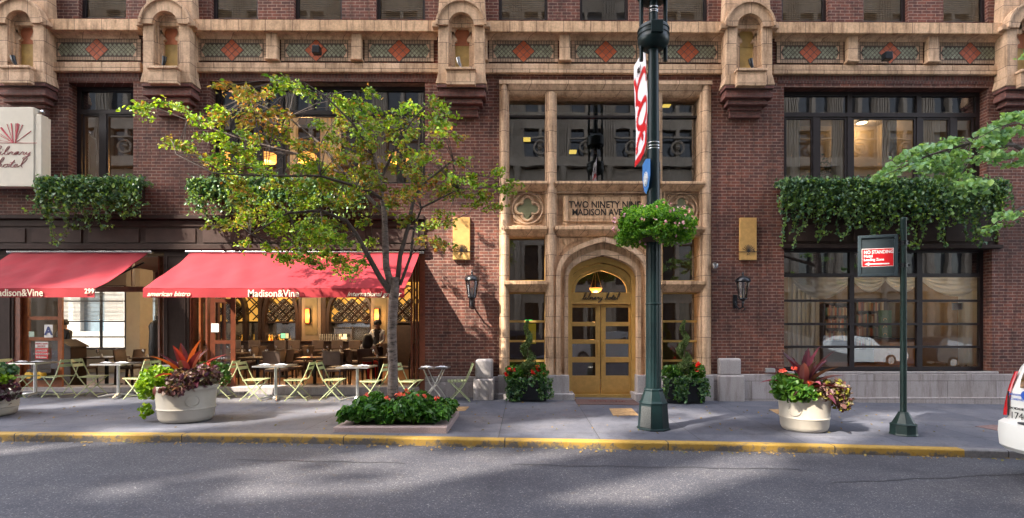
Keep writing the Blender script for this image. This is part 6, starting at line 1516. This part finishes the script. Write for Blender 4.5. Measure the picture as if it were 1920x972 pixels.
# ---------------------------------------------------------------- lamp post with basket, banner and shields
lx, ly = ground(1225, 809.5); LY = ly+.24; LX = X(1225, LY); lz = G(LX, LY); s_ = LY/1000
zz = lambda v: Z(v, LY)
p = thing('lamp_post', 'tall dark green cast iron lamp post on an octagonal base', 'street lamp', (LX, LY, lz))
e8 = math.pi/8
MB().lathe([(.285,0),(.285,.02),(.265,.03),(.235,zz(757)-lz),(.245,zz(755)-lz),(.215,zz(751)-lz),(.16,zz(733)-lz),(.165,zz(730)-lz),(.15,zz(728)-lz)], (LX,LY,lz), 8, ph=e8).build('octagonal_base', POLE, p, bevel=.006)
mb = MB(); n = 16
prof = [(.128,zz(730)),(.122,zz(470)),(.118,zz(380))]
b0 = len(mb.v)
for r, z in prof:
    for k in range(n*2): a = k*math.pi/n; rr = r*(1 if k % 2 else .95); mb.v.append((LX+rr*math.cos(a), LY+rr*math.sin(a), z))
for k in range(len(prof)-1):
    for j in range(n*2): j2 = (j+1) % (n*2); mb.f.append((b0+k*n*2+j, b0+k*n*2+j2, b0+(k+1)*n*2+j2, b0+(k+1)*n*2+j)); mb.m.append(0)
mb.lathe([(.125,zz(572)),(.134,zz(571)),(.134,zz(569)),(.125,zz(568))], (LX,LY,0), 20); mb.build('fluted_shaft', POLE, p)
MB().lathe([(.112,zz(385)),(.105,zz(330)),(.094,zz(200)),(.088,zz(100)),(.088,zz(85))], (LX,LY,0), 20).build('upper_shaft', POLE, p, smooth=True)
mb = MB(); mb.lathe([(.15,zz(93)),(.19,zz(90)),(.25,zz(84)),(.265,zz(78)),(.265,zz(75)),(.255,zz(73)),(.255,zz(69)),(.268,zz(68)),(.268,zz(66)),(.255,zz(65)),(.255,zz(60)),(.268,zz(59)),(.268,zz(56)),(.25,zz(52)),(.13,zz(49)),(.10,zz(45)),(.075,zz(43))], (LX,LY,0), 32); mb.build('ring_collar', POLE, p, smooth=True)
MB().box(LX-.10, LX+.10, LY-.285, LY-.24, zz(76), zz(53)).build('collar_plate', POLE, p, bevel=.01)
MB().lathe([(.075,zz(46)),(.072,zz(-10)),(.07,zz(-180))], (LX,LY,0), 16).build('neck', POLE, p, smooth=True)
MB().lathe([(.10,zz(3)),(.22,zz(0)),(.268,zz(-6)),(.268,zz(-34)),(.22,zz(-40)),(.10,zz(-46))], (LX,LY,0), 28).build('ring_collar', POLE, p, smooth=True)
for s in (-1, 1): MB().tube([(LX+s*.205,LY,zz(114)),(LX+s*.205,LY,zz(-150)),(LX+s*.30,LY,zz(-200)),(LX+s*.7,LY,zz(-240)),(LX+s*1.2,LY,zz(-235)),(LX+s*1.35,LY,zz(-215))], [.034,.036,.036,.034,.03,.026], 10).build('arm', POLE, p, smooth=True)
for s in (-1, 1): MB().lathe([(.02,.0),(.10,-.05),(.22,-.22),(.20,-.30),(.10,-.36)], (LX+s*1.35,LY,zz(-218)), 16).build('lamp_head', POLE, p, smooth=True)
for v in (16, 22, 25, 270, 276, 281):
    r = .080 if v < 100 else .104; MB().lathe([(r,zz(v)),(r+.006,zz(v)+.006),(r+.006,zz(v)+.014),(r,zz(v)+.02)], (LX,LY,0), 18).build('steel_band', STEEL, p)
mb = MB(); mb.prism([(-.001,0)]*3, 0, 0) if 0 else None
for k, (dz, w_) in enumerate(((.10,.09),)):
    mb.quad((LX-.12,LY-.268,lz+.03),(LX-.03,LY-.268,lz+.03),(LX-.03,LY-.226,zz(761)),(LX-.11,LY-.226,zz(761)))
# worn grey patch where old stickers were scraped off one base face
a1, a2 = -math.pi/2-e8, -math.pi/2-3*e8
def bp(a, r, z): return (LX+r*math.cos(a), LY+r*math.sin(a), z)
mb = MB(); mb.quad(bp(a1,.269,lz+.05), bp(a1,.243,zz(760)), bp(a2,.243,zz(760)), bp(a2,.269,lz+.05)); mb.build('scraped_patch', M('scraped_grey', (.055,.06,.062), .9, var=.45, vs=60), p)
# banner reaches back over the pavement
t = thing('street_banner', 'white banner with bold red curves strapped to the lamp post', 'banner', (LX, LY, zz(318))) 
by0_, by1_ = LY+.08, LY+1.06; bz0, bz1 = zz(268), zz(66)
xb = lambda j, y: LX-.095+.035*math.sin((y-by0_)*3.2)+.02*math.sin(j*5)
mb = MB(); mb.grid(lambda i, j: (xb(j, by0_+(by1_-by0_)*i), by0_+(by1_-by0_)*i, bz0+(bz1-bz0)*j-.10*(1-j)*math.sin(i*1.5)), 14, 14)
mb.grid(lambda i, j: (xb(j, by0_+(by1_-by0_)*i)+.006, by0_+(by1_-by0_)*i, bz0+(bz1-bz0)*j-.10*(1-j)*math.sin(i*1.5)), 14, 14); mb.build('cloth', M('banner_white', (.74,.74,.77), .7, var=.04), t, smooth=True)
rb = MB()
def ribbon(pts, w0):
    n = len(pts)
    for k in range(n-1):
        (a, b), (c, d) = pts[k], pts[k+1]; q = []
        for (i, j), s in (((a,b),1), ((c,d),1), ((c,d),-1), ((a,b),-1)):
            dx, dy = (c-a)*(by1_-by0_), (d-b)*(bz1-bz0); l_ = math.hypot(dx, dy)+1e-6
            ii = min(1, max(0, i-s*dy/l_*w0/(by1_-by0_))); jj = min(1, max(0, j+s*dx/l_*w0/(bz1-bz0))); y = by0_+(by1_-by0_)*ii
            q.append((xb(jj, y)-.008, y, bz0+(bz1-bz0)*jj-.10*(1-jj)*math.sin(ii*1.5)))
        rb.quad(*q)
def arcp(ci, cj, ri, rj, a0, a1, n=14): return [(ci+ri*math.cos(R(a0+(a1-a0)*k/n)), cj+rj*math.sin(R(a0+(a1-a0)*k/n))) for k in range(n+1)]
ribbon(arcp(.45,.66,.42,.13,-60,200), .05); ribbon(arcp(.5,.42,.40,.11,0,360), .05); ribbon(arcp(.55,.16,.36,.12,-20,220), .06); ribbon([(0,.10),(.3,.03),(.6,.02),(1,.0)], .11); ribbon(arcp(.1,.25,.5,.10,-40,90), .05); ribbon([(.95,.85),(.85,.72),(.9,.58)], .05); ribbon([(.05,.0),(.1,.12),(.02,.3)], .06)
rb.build('red_curves', RED, t)
text('Play', .20, (LX-.115, LY+.62, zz(105)), INK, t, xd=(0,-1,0), yd=(0,0,1), name='banner_lettering')
MB().tube([(LX-.07,LY+.06,bz1),(LX-.07,by1_+.03,bz1)], .014, 6).build('rod', STEEL, t)
# shield signs
for s, lab, mcol in ((-1,'blue shield sign with white rose emblem on the lamp post','b'), (1,'grey back of a shield sign on the lamp post','g')):
    t = thing('shield_sign', lab, 'sign', (LX+s*.13, LY, zz(330)), 'shield signs on the lamp post')
    zb_, zt_ = zz(364), zz(297); H = zt_-zb_
    shp = [(0,1.0),(.5,.93),(.92,1.0),(1.0,.62),(.92,.30),(.5,.0),(.08,.30),(0,.62)] if 0 else [(0,.90),(.55,1.0),(1,.90),(1.0,.45),(.80,.15),(.5,0),(.2,.15),(0,.45)]
    f = lambda i, j, o=0: (LX+s*(.115+.10*i*(1 if s < 0 else .5))+o, LY-.02+(.42*i)*(1), zb_+H*j)
    MBx = MB(); n = len(shp); MBx.v = [f(i,j) for i, j in shp]+[f(i,j,.006*(-s)) for i, j in shp]; MBx.f = [tuple(range(n)), tuple(range(2*n-1,n-1,-1))]+[(k,(k+1)%n,(k+1)%n+n,k+n) for k in range(n)]; MBx.m = [0]*len(MBx.f)
    if s < 0: MBx = MB(); f = lambda i, j, o=0: (LX-.10-.045*i, LY-.18+.36*i*1.0+o*.0-.0, zb_+H*j)
    if s < 0: 
        MBx.v = [f(i,j) for i, j in shp]+[(f(i,j)[0]+.008, f(i,j)[1]+.003, f(i,j)[2]) for i, j in shp]; MBx.f = [tuple(range(n)), tuple(range(2*n-1,n-1,-1))]+[(k,(k+1)%n,(k+1)%n+n,k+n) for k in range(n)]; MBx.m = [0]*len(MBx.f)
    MBx.build('plate', M('shield_blue', (.05,.20,.52), .4) if s < 0 else CHROME, t)
    if s < 0:
        mb = MB(); xd = Vector((-.045,.36,0)).normalized(); c = Vector(f(.5,.42))+Vector((-.008,-.003,0))
        for rr in (.10,.065,.03): mb.tube([c+xd*rr*.9*math.cos(k*.524)+Vector((0,0,1))*rr*1.2*math.sin(k*.524) for k in range(13)], .008, 4)
        for k in range(6): mb.tube([c+xd*.03*math.cos(k*1.047)+Vector((0,0,.03*math.sin(k*1.047))), c+xd*.10*math.cos(k*1.047)+Vector((0,0,.12*math.sin(k*1.047)))], .008, 4)
        mb.build('rose_emblem', WHITE, t); text('DISTRICT', .05, tuple(Vector(f(.5,.78))+Vector((-.008,-.003,0))), WHITE, t, xd=(.13,-.36,0) if 0 else (-.13,.36,0), name='shield_text') if 0 else None
    mb = MB(); mb.tube([(LX+s*.08,LY,zz(319)),(LX+s*.13,LY,zz(319))], .012, 6); mb.build('bracket', STEEL, t)
# flower basket
BZ = zz(418)
t = thing('flower_basket', 'full round basket of green foliage and pink petunias on the lamp post', 'flower basket', (LX, LY, BZ))
MB().lathe([(.14,zz(455)),(.34,zz(440)),(.46,zz(420)),(.47,zz(414)),(.13,zz(412))], (LX,LY,0), 24).build('bowl', M('basket_brown', (.05,.03,.02), .9), t)
PET = mat_leaf('petunia_leaf', [(.05,.17,.02),(.09,.26,.025),(.16,.36,.04),(.24,.44,.06)], .4, .4)
Cs = []; n = 9000
v = RNG.normal(size=(n,3)); v /= np.linalg.norm(v, axis=1)[:,None]; v *= (RNG.uniform(.5, 1, n)**.5)[:,None]
lump = 1+.13*np.sin(v[:,0]*9+1)+.10*np.sin(v[:,1]*8+v[:,2]*6)
C = np.array([LX, LY, zz(425)])+v*np.array([.63,.60,.36])*lump[:,None]
keep = ~((np.hypot(C[:,0]-LX, C[:,1]-LY) < .14) | ((C[:,2] < zz(440)) & (np.hypot(C[:,0]-LX, C[:,1]-LY) < .30)))
C = C[keep]
for k in range(34):
    a = random.uniform(0, 6.28); r0 = .58; z = zz(438)+random.uniform(-.05,.06); ln = random.uniform(.05,.20)
    C = np.concatenate([C, np.c_[LX+r0*math.cos(a)+RNG.normal(0,.03,30), LY+r0*math.sin(a)+RNG.normal(0,.03,30), z-RNG.uniform(0,ln,30)]])
leaves('foliage', C, .052, PET, t, asp=.6, up=.6)
v = RNG.normal(size=(95,3)); v /= np.linalg.norm(v, axis=1)[:,None]; v[:,2] = v[:,2]*.85+.1
C = np.array([LX, LY, zz(425)])+v*np.array([.69,.66,.41]); C = np.repeat(C, 3, axis=0)+RNG.normal(0,.012,(285,3)); leaves('flowers', C, .038, PINKF, t, asp=1, up=.4)
# ---------------------------------------------------------------- NO STANDING sign
sx_, sy_ = ground(1694, 818); SY = sy_+.13; SXp = X(1694, SY); sz = G(SXp, SY); q = lambda v: Z(v, SY)
t = thing('sign_post', 'slim green pole with a red no standing plate near the right planter', 'sign post', (SXp, SY, sz))
MB().lathe([(.215,0),(.20,.03),(.195,q(797)-sz),(.21,q(796)-sz),(.17,q(794)-sz),(.085,q(776)-sz),(.075,q(773)-sz)], (SXp,SY,sz), 8, ph=e8).build('pole_base', POLE2, t, bevel=.005)
MB().lathe([(.050,q(776)),(.046,q(412)),(.052,q(411)),(.05,q(408)),(.02,q(406.5))], (SXp,SY,0), 16).build('pole', POLE2, t, smooth=True)
for v in (455, 497): 
    mb = MB(); mb.lathe([(.05,q(v+4)),(.066,q(v+4)),(.066,q(v+1.5)),(.055,q(v+1.5)),(.055,q(v-1.5)),(.066,q(v-1.5)),(.066,q(v-4)),(.05,q(v-4))], (SXp,SY,0), 12); mb.box(SXp-.14,SXp+.10,SY-.02,SY+.02,q(v+2),q(v-2)); mb.build('clamp', IRON, t)
# framed panel turned 20 degrees away
xd = Vector((-math.cos(R(19)), math.sin(R(19)), 0)); nv = Vector((-math.sin(R(19)), -math.cos(R(19)), 0)); o0 = Vector((SXp-.10, SY, 0)); Wp = .575; za, zb = q(517), q(438.5)
fr = MB()
def pb(m, s0, s1, z0, z1, d0, d1):
    A = [o0+xd*s0+nv*d0, o0+xd*s1+nv*d0, o0+xd*s1+nv*d1, o0+xd*s0+nv*d1]; i = len(m.v); m.v += [(a.x,a.y,z0) for a in A]+[(a.x,a.y,z1) for a in A]
    for f in ((0,3,2,1),(4,5,6,7),(0,1,5,4),(1,2,6,5),(2,3,7,6),(3,0,4,7)): m.f.append(tuple(i+k for k in f)); m.m.append(0)
for a in ((0,.045,za,zb), (Wp-.045,Wp,za,zb), (.046,Wp-.046,za,za+.045), (.046,Wp-.046,zb-.045,zb)): pb(fr, a[0], a[1], a[2], a[3], -.02, .03)
fr.build('frame', M('sign_frame', (.030,.046,.056), .45, var=.1), t, bevel=.004)
pn = MB(); pb(pn, .045, Wp-.045, za+.044, zb-.044, -.01, .005); pn.build('back_panel', M('sign_slate', (.020,.032,.040), .6, var=.1), t)
rd = MB(); r0, r1, rz0, rz1 = .055, Wp-.055, za+.215, zb-.22; rz0, rz1 = q(498.5), q(464)
pb(rd, r0, r1, rz0, rz1, .006, .010); o = rd.build('white_border', WHITE, t); rd = MB(); pb(rd, r0+.008, r1-.008, rz0+.008, rz1-.008, .0105, .013); rd.build('red_plate', RED, t)
xt = -xd; left = o0+xd*(r1-.03)+nv*.0145; w_ = r1-r0
def st(s, size, z, sxx=1.0): text(s, size, tuple(Vector((left.x, left.y, z))), WHITE, t, xd=tuple(xt), yd=(0,0,1), align='LEFT', name='sign_text', ext=.001, bold=.0022, sx=sxx)
st('NO STANDING', .078, rz1-.085, .80); st('Hotel', .062, rz1-.145, .9); st('Loading Zone', .062, rz1-.205, .85)
ar = MB(); zA = rz0+.045; pb(ar, .12, r1-.10, zA-.010, zA+.010, .0135, .015)
A = [o0+xd*(r1-.04)+nv*.0145, o0+xd*(r1-.11)+nv*.0145]; ar.quad((A[0].x,A[0].y,zA), (A[1].x,A[1].y,zA-.03), (A[1].x,A[1].y,zA+.03), (A[0].x,A[0].y,zA)) if 0 else ar.poly([(A[0].x,A[0].y,zA), (A[1].x,A[1].y,zA-.03), (A[1].x,A[1].y,zA+.03)]); ar.build('arrow', WHITE, t)
# ---------------------------------------------------------------- litter of leaves in the gutter and on the slabs
n = 260; gx = RNG.uniform(-9, 8.5, n); gy = np.array([ky(x) for x in gx])-np.abs(RNG.normal(0,.10,n))-.02; gz = np.array([zg(x, y)-KH+.03*math.sin((y+5.6)/13.8*math.pi)+.012 for x, y in zip(gx, gy)])
n2 = 150; hx_ = RNG.uniform(-9, 8, n2); hy = RNG.uniform(8.6, 11.8, n2); hz_ = np.array([zg(x, y)+.012 for x, y in zip(hx_, hy)])
tag(leaves('fallen_leaves', np.c_[np.r_[gx, hx_], np.r_[gy, hy], np.r_[gz, hz_]], .045, mat_leaf('dry_leaf', [(.20,.12,.05),(.30,.20,.06),(.10,.07,.04),(.16,.16,.05)], .8, .1), None, up=6, asp=.6, fold=.08), kind='stuff')
# ================================================================ VEHICLES
def wheel(mb_t, mb_r, x, y, z, r, w):
    def disc(m, rr, y0, y1):
        m.tube([(x,y0,z),(x,y1,z)], rr, 24)
    disc(mb_t, r, y-w/2, y+w/2); disc(mb_r, r*.62, y-w/2-.008, y+w/2+.008)
CARG = mat_glass('car_glass', (.12,.14,.16), .15); TYRE = M('tyre', (.015,.015,.016), .8)
def car(name, lab, cat, paint, prof, glassz, hw, x0, yc, flip=1, zr=None, loc_rz=0):
    """body lofted across the width from a side profile (x, z); prof upper outline from rear to front"""
    z0 = zg(x0, yc)-KH if zr is None else zr
    p = thing(name, lab, cat, (x0, yc, z0))
    secs = [(-1,.972,.00),(-.97,.990,.03),(-.86,1.0,.10),(0,1,.12),(.86,1.0,.10),(.97,.990,.03),(1,.972,.0)]
    mb = MB(); n = len(prof); b = len(mb.v)
    belt = glassz[0]
    for sy, k, _ in secs:
        for (x, z) in prof:
            tum = 1-.20*max(0, (z-belt))/(1.0)*.9
            mb.v.append((x0+flip*(x-2.5)*k+0*2.5, yc+sy*hw*tum, z0+ (z if z < .5 else .5+(z-.5)*(.985 if abs(sy) > .95 else 1))))
    for s in range(len(secs)-1):
        for k in range(n):
            k2 = (k+1) % n; a, c = b+s*n, b+(s+1)*n; mb.f.append((a+k, a+k2, c+k2, c+k)); mb.m.append(0)
    mb.f.append(tuple(b+k for k in range(n))); mb.m.append(0); mb.f.append(tuple(b+(len(secs)-1)*n+k for k in range(n-1,-1,-1))); mb.m.append(0)
    mb.build('body', paint, p, smooth=True)
    return p, z0
SILV = M('silver_paint', (.55,.56,.58), .25, metal=.5, var=.03); WPAINT = M('white_paint', (.78,.77,.72), .22, var=.02); DBLUE = M('dark_paint', (.03,.035,.05), .2, var=.05)
SUV = [(0.05,.35),(0.0,.6),(.03,.95),(.10,1.12),(.45,1.60),(.8,1.69),(2.2,1.70),(2.8,1.62),(3.45,1.12),(4.5,1.0),(4.85,.85),(4.95,.55),(4.9,.32),(4.2,.25),(.8,.25)]
def side_glass(p, x0, z0, yc, hw, flip, quads, face):
    for s in face:
        mb = MB()
        for q_ in quads: mb.poly([(x0+flip*(x-2.5)*.97, yc+s*(hw*(1-.18*max(0, z-1.0))+.004), z0+z) for x, z in q_])
        mb.build('side_window', CARG, p)
def dress(p, x0, z0, yc, hw, flip, wb=(.95,3.95)):
    for xw in wb:
        for s in (-1, 1):
            a, b = MB(), MB(); wheel(a, b, x0+flip*(xw-2.5), yc+s*(hw-.10), z0+.33, .33, .22); o = a.build('wheel', TYRE, p); b.build('rim', STEEL, o)
YO = -4.4
for x0, lab, paint, fl in ((18.6,'silver SUV parked across the street, mirrored in the library window',SILV,1), (13.0,'dark SUV parked across the street behind the silver one',DBLUE,1), (4.6,'silver car parked across the street, mirrored in the brass doors',SILV,-1), (-1.4,'dark car parked across the street, mirrored in the left entrance window',DBLUE,-1), (-13,'white van parked across the street, far left',WPAINT,1), (25,'dark SUV parked farthest right across the street',DBLUE,1)):
    p, z0 = car('parked_car', lab, 'car', paint, SUV, (1.05,), .92, x0, YO, fl); side_glass(p, x0, z0, YO, .92, fl, [[(.55,1.12),(.75,1.55),(1.5,1.6),(1.5,1.1)], [(1.58,1.1),(1.58,1.6),(2.65,1.58),(3.15,1.12)]], (-1,1)); dress(p, x0, z0, YO, .92, fl); p['group'] = 'cars parked across the street'
# white van at the right edge: its tail is in view
VAN = [(.10,.40),(0,.45),(-.02,.72),(.06,.78),(.06,1.12),(.18,1.45),(.34,1.68),(.6,1.76),(3.0,1.78),(3.7,1.60),(4.4,1.15),(5.0,1.0),(5.15,.7),(5.1,.35),(4.4,.25),(.7,.25)]
vx = 6.30; VY = 6.05; vhw = .98; V0 = vx+2.5
p, z0 = car('parked_van', 'white fleet van parked at the kerb, cut by the right edge', 'van', WPAINT, VAN, (1.15,), vhw, V0, VY, 1)
dress(p, V0, z0, VY, vhw, 1, (.95, 4.1)); side_glass(p, V0, z0, VY, vhw, 1, [[(.7,1.15),(.75,1.62),(1.9,1.66),(1.9,1.15)], [(2.0,1.15),(2.0,1.66),(3.0,1.65),(3.7,1.2)]], (-1,1))
bxv = vx-.07
mb = MB(); n = 20
pr_ = [(-.02,.36),(-.09,.42),(-.11,.60),(-.10,.72),(-.02,.76)]
mb.grid(lambda i, j: (vx-.02+ (lambda q_: q_[0])((pr_[min(4,int(round(j*4)))]))+.10*abs(2*i-1)**6, VY-vhw*1.0+2*vhw*1.0*i, z0+pr_[min(4,int(round(j*4)))][1]), n, 4); mb.build('bumper', WPAINT, p, smooth=True)
MB().box(vx-.10, vx-.02, VY-.62, VY+.62, z0+.742, z0+.765).build('bumper_step', M('grey_plastic', (.06,.06,.065), .5), p)
mb = MB(); ye = VY+vhw
mb.grid(lambda i, j: (vx+.035-.015*math.sin(i*3.1)+.10*j*j, ye-.062+.055*i-.06*j, z0+.80+.58*j), 4, 8); mb.build('tail_light', M('tail_red', (.42,.008,.012), .12, var=.25, vs=8), p, smooth=True)
mb = MB(); mb.grid(lambda i, j: (vx+.045+.27*j*j*.9+.0, VY-.74+1.48*i*(1), z0+1.18+.44*j), 6, 6); mb.build('rear_window', CARG, p, smooth=True)
XT = vx+.035; e = Vector((0,-1,0)); U = Vector((0,0,1))
BLUET = M('logo_blue', (.03,.10,.45), .4); 
ln = MB(); ln.box(XT-.004, XT+.016, ye-.082, ye-.075, z0+.80, z0+1.12); ln.build('tailgate_gap', INK, p)
text('Johnson', .052, (XT-.006, ye-.10, z0+1.075), BLUET, p, xd=e, yd=U, align='LEFT', name='van_lettering', ext=.002); text('Controls', .052, (XT-.006, ye-.115, z0+1.015), BLUET, p, xd=e, yd=U, align='LEFT', name='van_lettering', ext=.002)
text('DODGE', .042, (XT-.006, ye-.09, z0+.895), INK, p, xd=e, yd=U, align='LEFT', name='van_badge', sx=1.5, ext=.003, bold=.001); text('1740', .125, (XT-.006, ye-.115, z0+.80 if 0 else z0+.775), INK, p, xd=e, yd=U, align='LEFT', name='fleet_number', ext=.002)
mb = MB(); mb.tube([(XT-.004, ye-.33, z0+1.09),(XT-.009, ye-.33, z0+1.09)], .06, 16); mb.build('logo_ball', BLUET, p)
# ================================================================ PEOPLE
def person(lab, J, Rr, edges, cols, parent_loc, hair, name='person', face_dir=(0,-1,0)):
    """J joints, Rr radii; grown with a skin modifier into one body; cols(z, x, y) -> material index"""
    me = bpy.data.meshes.new('sk'); keys = list(J); me.from_pydata([J[k] for k in keys], [(keys.index(a), keys.index(b)) for a, b in edges], [])
    ob = bpy.data.objects.new('sk', me); COL.objects.link(ob)
    sk = ob.modifiers.new('s', 'SKIN'); sk.use_smooth_shade = True
    for k, dv in zip(keys, me.skin_vertices[0].data): r = Rr[k]; dv.radius = (r, r) if not isinstance(r, tuple) else r; dv.use_root = (k == 'pelvis')
    ss = ob.modifiers.new('u', 'SUBSURF'); ss.levels = 2; ss.render_levels = 2
    dg = bpy.context.evaluated_depsgraph_get(); dg.update(); m2 = bpy.data.meshes.new_from_object(ob.evaluated_get(dg)); bpy.data.objects.remove(ob)
    t = thing(name, lab, 'person', parent_loc)
    m2.materials.clear()
    for m in cols[0]: m2.materials.append(m)
    for f in m2.polygons: f.material_index = cols[1](f.center); f.use_smooth = True
    b = bpy.data.objects.new('body', m2); COL.objects.link(b); b.parent = t
    hair(t, parent_loc)
    return t
SKIN = M('skin', (.42,.24,.16), .55, var=.05); SHIRT = M('white_shirt', (.68,.66,.66), .8, var=.04); HAIR = M('dark_hair', (.012,.009,.008), .5, var=.3, vs=30); JEANS = M('dark_trousers', (.015,.015,.02), .8)
ED = [('pelvis','belly'),('belly','chest'),('chest','neck'),('neck','head'),('head','crown')]
for s in 'lr': ED += [('chest','sh'+s),('sh'+s,'el'+s),('el'+s,'wr'+s),('wr'+s,'ha'+s),('pelvis','hip'+s),('hip'+s,'kn'+s),('kn'+s,'an'+s),('an'+s,'to'+s)]
RAD = dict(pelvis=.15, belly=.13, chest=.16, neck=.055, head=.095, crown=.075)
for s in 'lr': RAD.update({'sh'+s:.065, 'el'+s:.045, 'wr'+s:.032, 'ha'+s:.035, 'hip'+s:.09, 'kn'+s:.062, 'an'+s:.042, 'to'+s:.035})
def fingers(mb, w, d, side, m=0):
    w = Vector(w); d = Vector(d).normalized(); side = Vector(side)
    for k in range(4): a = w+side*(k-1.5)*.019; mb.tube([a, a+d*.045, a+d*.075+Vector((0,0,-.012))], [.009,.008,.006], 6)
    mb.tube([w-d*.04-side*.03, w-side*.05, w+d*.02-side*.055], [.011,.009,.007], 6)
def head_bits(t, loc, c, f, hairfn):
    f = Vector(f).normalized(); c = Vector(c)+Vector(loc); s = f.cross(Vector((0,0,1)))
    mb = MB(); mb.lathe([(.0,-.02),(.012,-.012),(.006,.03)], tuple(c+f*.10+Vector((0,0,-.01))), 6); 
    for k in (-1,1): mb.lathe([(0,-.03),(.012,-.01),(.014,.015),(0,.03)], tuple(c+s*k*.097), 6)
    mb.build('nose_and_ears', SKIN, t)
    mb = MB()
    for k in (-1,1): mb.lathe([(0,-.008),(.012,0),(0,.008)], tuple(c+f*.088+s*k*.033+Vector((0,0,.018))), 6)
    mb.box(*(lambda q_: (q_.x-.025,q_.x+.025,q_.y-.004,q_.y+.004,q_.z-.004,q_.z+.004))(c+f*.092+Vector((0,0,-.05)))); mb.build('eyes_and_mouth', HAIR, t)
    hairfn(c, f, t)
def cap_hair(c, f, t):
    mb = MB(); mb.lathe([(.100,-.02),(.112,.03),(.105,.08),(.07,.125),(0,.14)], tuple(c-f*.014+Vector((0,0,.0))), 16); mb.build('hair', HAIR, t, smooth=True)
def long_hair(c, f, t):
    mb = MB(); mb.lathe([(.085,-.34),(.15,-.22),(.155,-.10),(.135,0),(.115,.07),(.07,.125),(0,.14)], tuple(c-f*.035), 16); mb.build('hair', HAIR, t, smooth=True)
# waiter standing behind the bar tables, facing left
def standing(u, Y, lab, vest, f=(-.85,-.5,0)):
    x = X(u, Y); loc = (x, Y, .12)
    J = dict(pelvis=(0,0,.95), belly=(0,0,1.10), chest=(0,0,1.33), neck=(0,0,1.52), head=(-.01,-.01,1.63), crown=(-.01,-.01,1.70))
    for s, k in (('l',-1),('r',1)): J.update({'sh'+s:(.17*k,0,1.42),'el'+s:(.22*k-.03,-.05,1.15),'wr'+s:(.14*k-.14,-.16,1.02),'ha'+s:(.12*k-.20,-.19,1.03),'hip'+s:(.09*k,0,.88),'kn'+s:(.10*k,-.02,.50),'an'+s:(.10*k,.02,.08),'to'+s:(.10*k,-.12,.04)})
    def colf(c):
        if c.z > 1.50: return 0
        if c.z < .98: return 2
        if c.x < -.20 and c.z < 1.08: return 0
        return 3 if (vest and abs(c.x) < .085 and c.z > 1.0) else 1
    t = person(lab, J, RAD, ED, ([SKIN, SHIRT if vest != 2 else INK, JEANS, INK], colf), loc, lambda t, l: head_bits(t, l, (-.01,-.01,1.64), f, cap_hair))
    mb = MB()
    for k in (-1, 1): fingers(mb, (x+.12*k-.21, Y-.20, 1.15), (-.9,-.4,-.2), (0,0,1))
    mb.build('fingers', SKIN, t)
standing(708, 15.6, 'waiter in white shirt and black waistcoat standing behind the tree trunk', 1)
standing(120, 14.9, 'dark-dressed person standing behind the host stand', 2)
def seated(u, Y, lab):
    x = X(u, Y); loc = (x, Y, .12)
    J = dict(pelvis=(0,0,.56), belly=(0,-.02,.72), chest=(0,-.02,.95), neck=(0,-.01,1.12), head=(0,.02,1.23), crown=(0,.02,1.30))
    for s, k in (('l',-1),('r',1)): J.update({'sh'+s:(.16*k,-.02,1.03),'el'+s:(.22*k,.10,.80),'wr'+s:(.12*k,.30,.79),'ha'+s:(.11*k,.36,.80),'hip'+s:(.10*k,.06,.54),'kn'+s:(.12*k,.46,.53),'an'+s:(.12*k,.42,.10),'to'+s:(.12*k,.55,.05)})
    t = person(lab, J, RAD, ED, ([SKIN, SHIRT, RED], lambda c: 0 if c.z > 1.10 or (c.y > .2 and c.z > .72) else (2 if c.z < .62 else 1)), loc, lambda t, l: head_bits(t, l, (0,.02,1.24), (0,1,0), long_hair))
    mb = MB()
    for k in (-1, 1): fingers(mb, (x+.11*k, Y+.39, .92), (0,1,-.1), (1,0,0))
    mb.build('fingers', SKIN, t)
seated(690, 14.9, 'seated diner with long dark hair and white top, red skirt, left of the trunk')
place('c', CH, (X(690,14.85), 14.82, .12), math.pi/2, 'taupe dining chair under the diner with long dark hair')
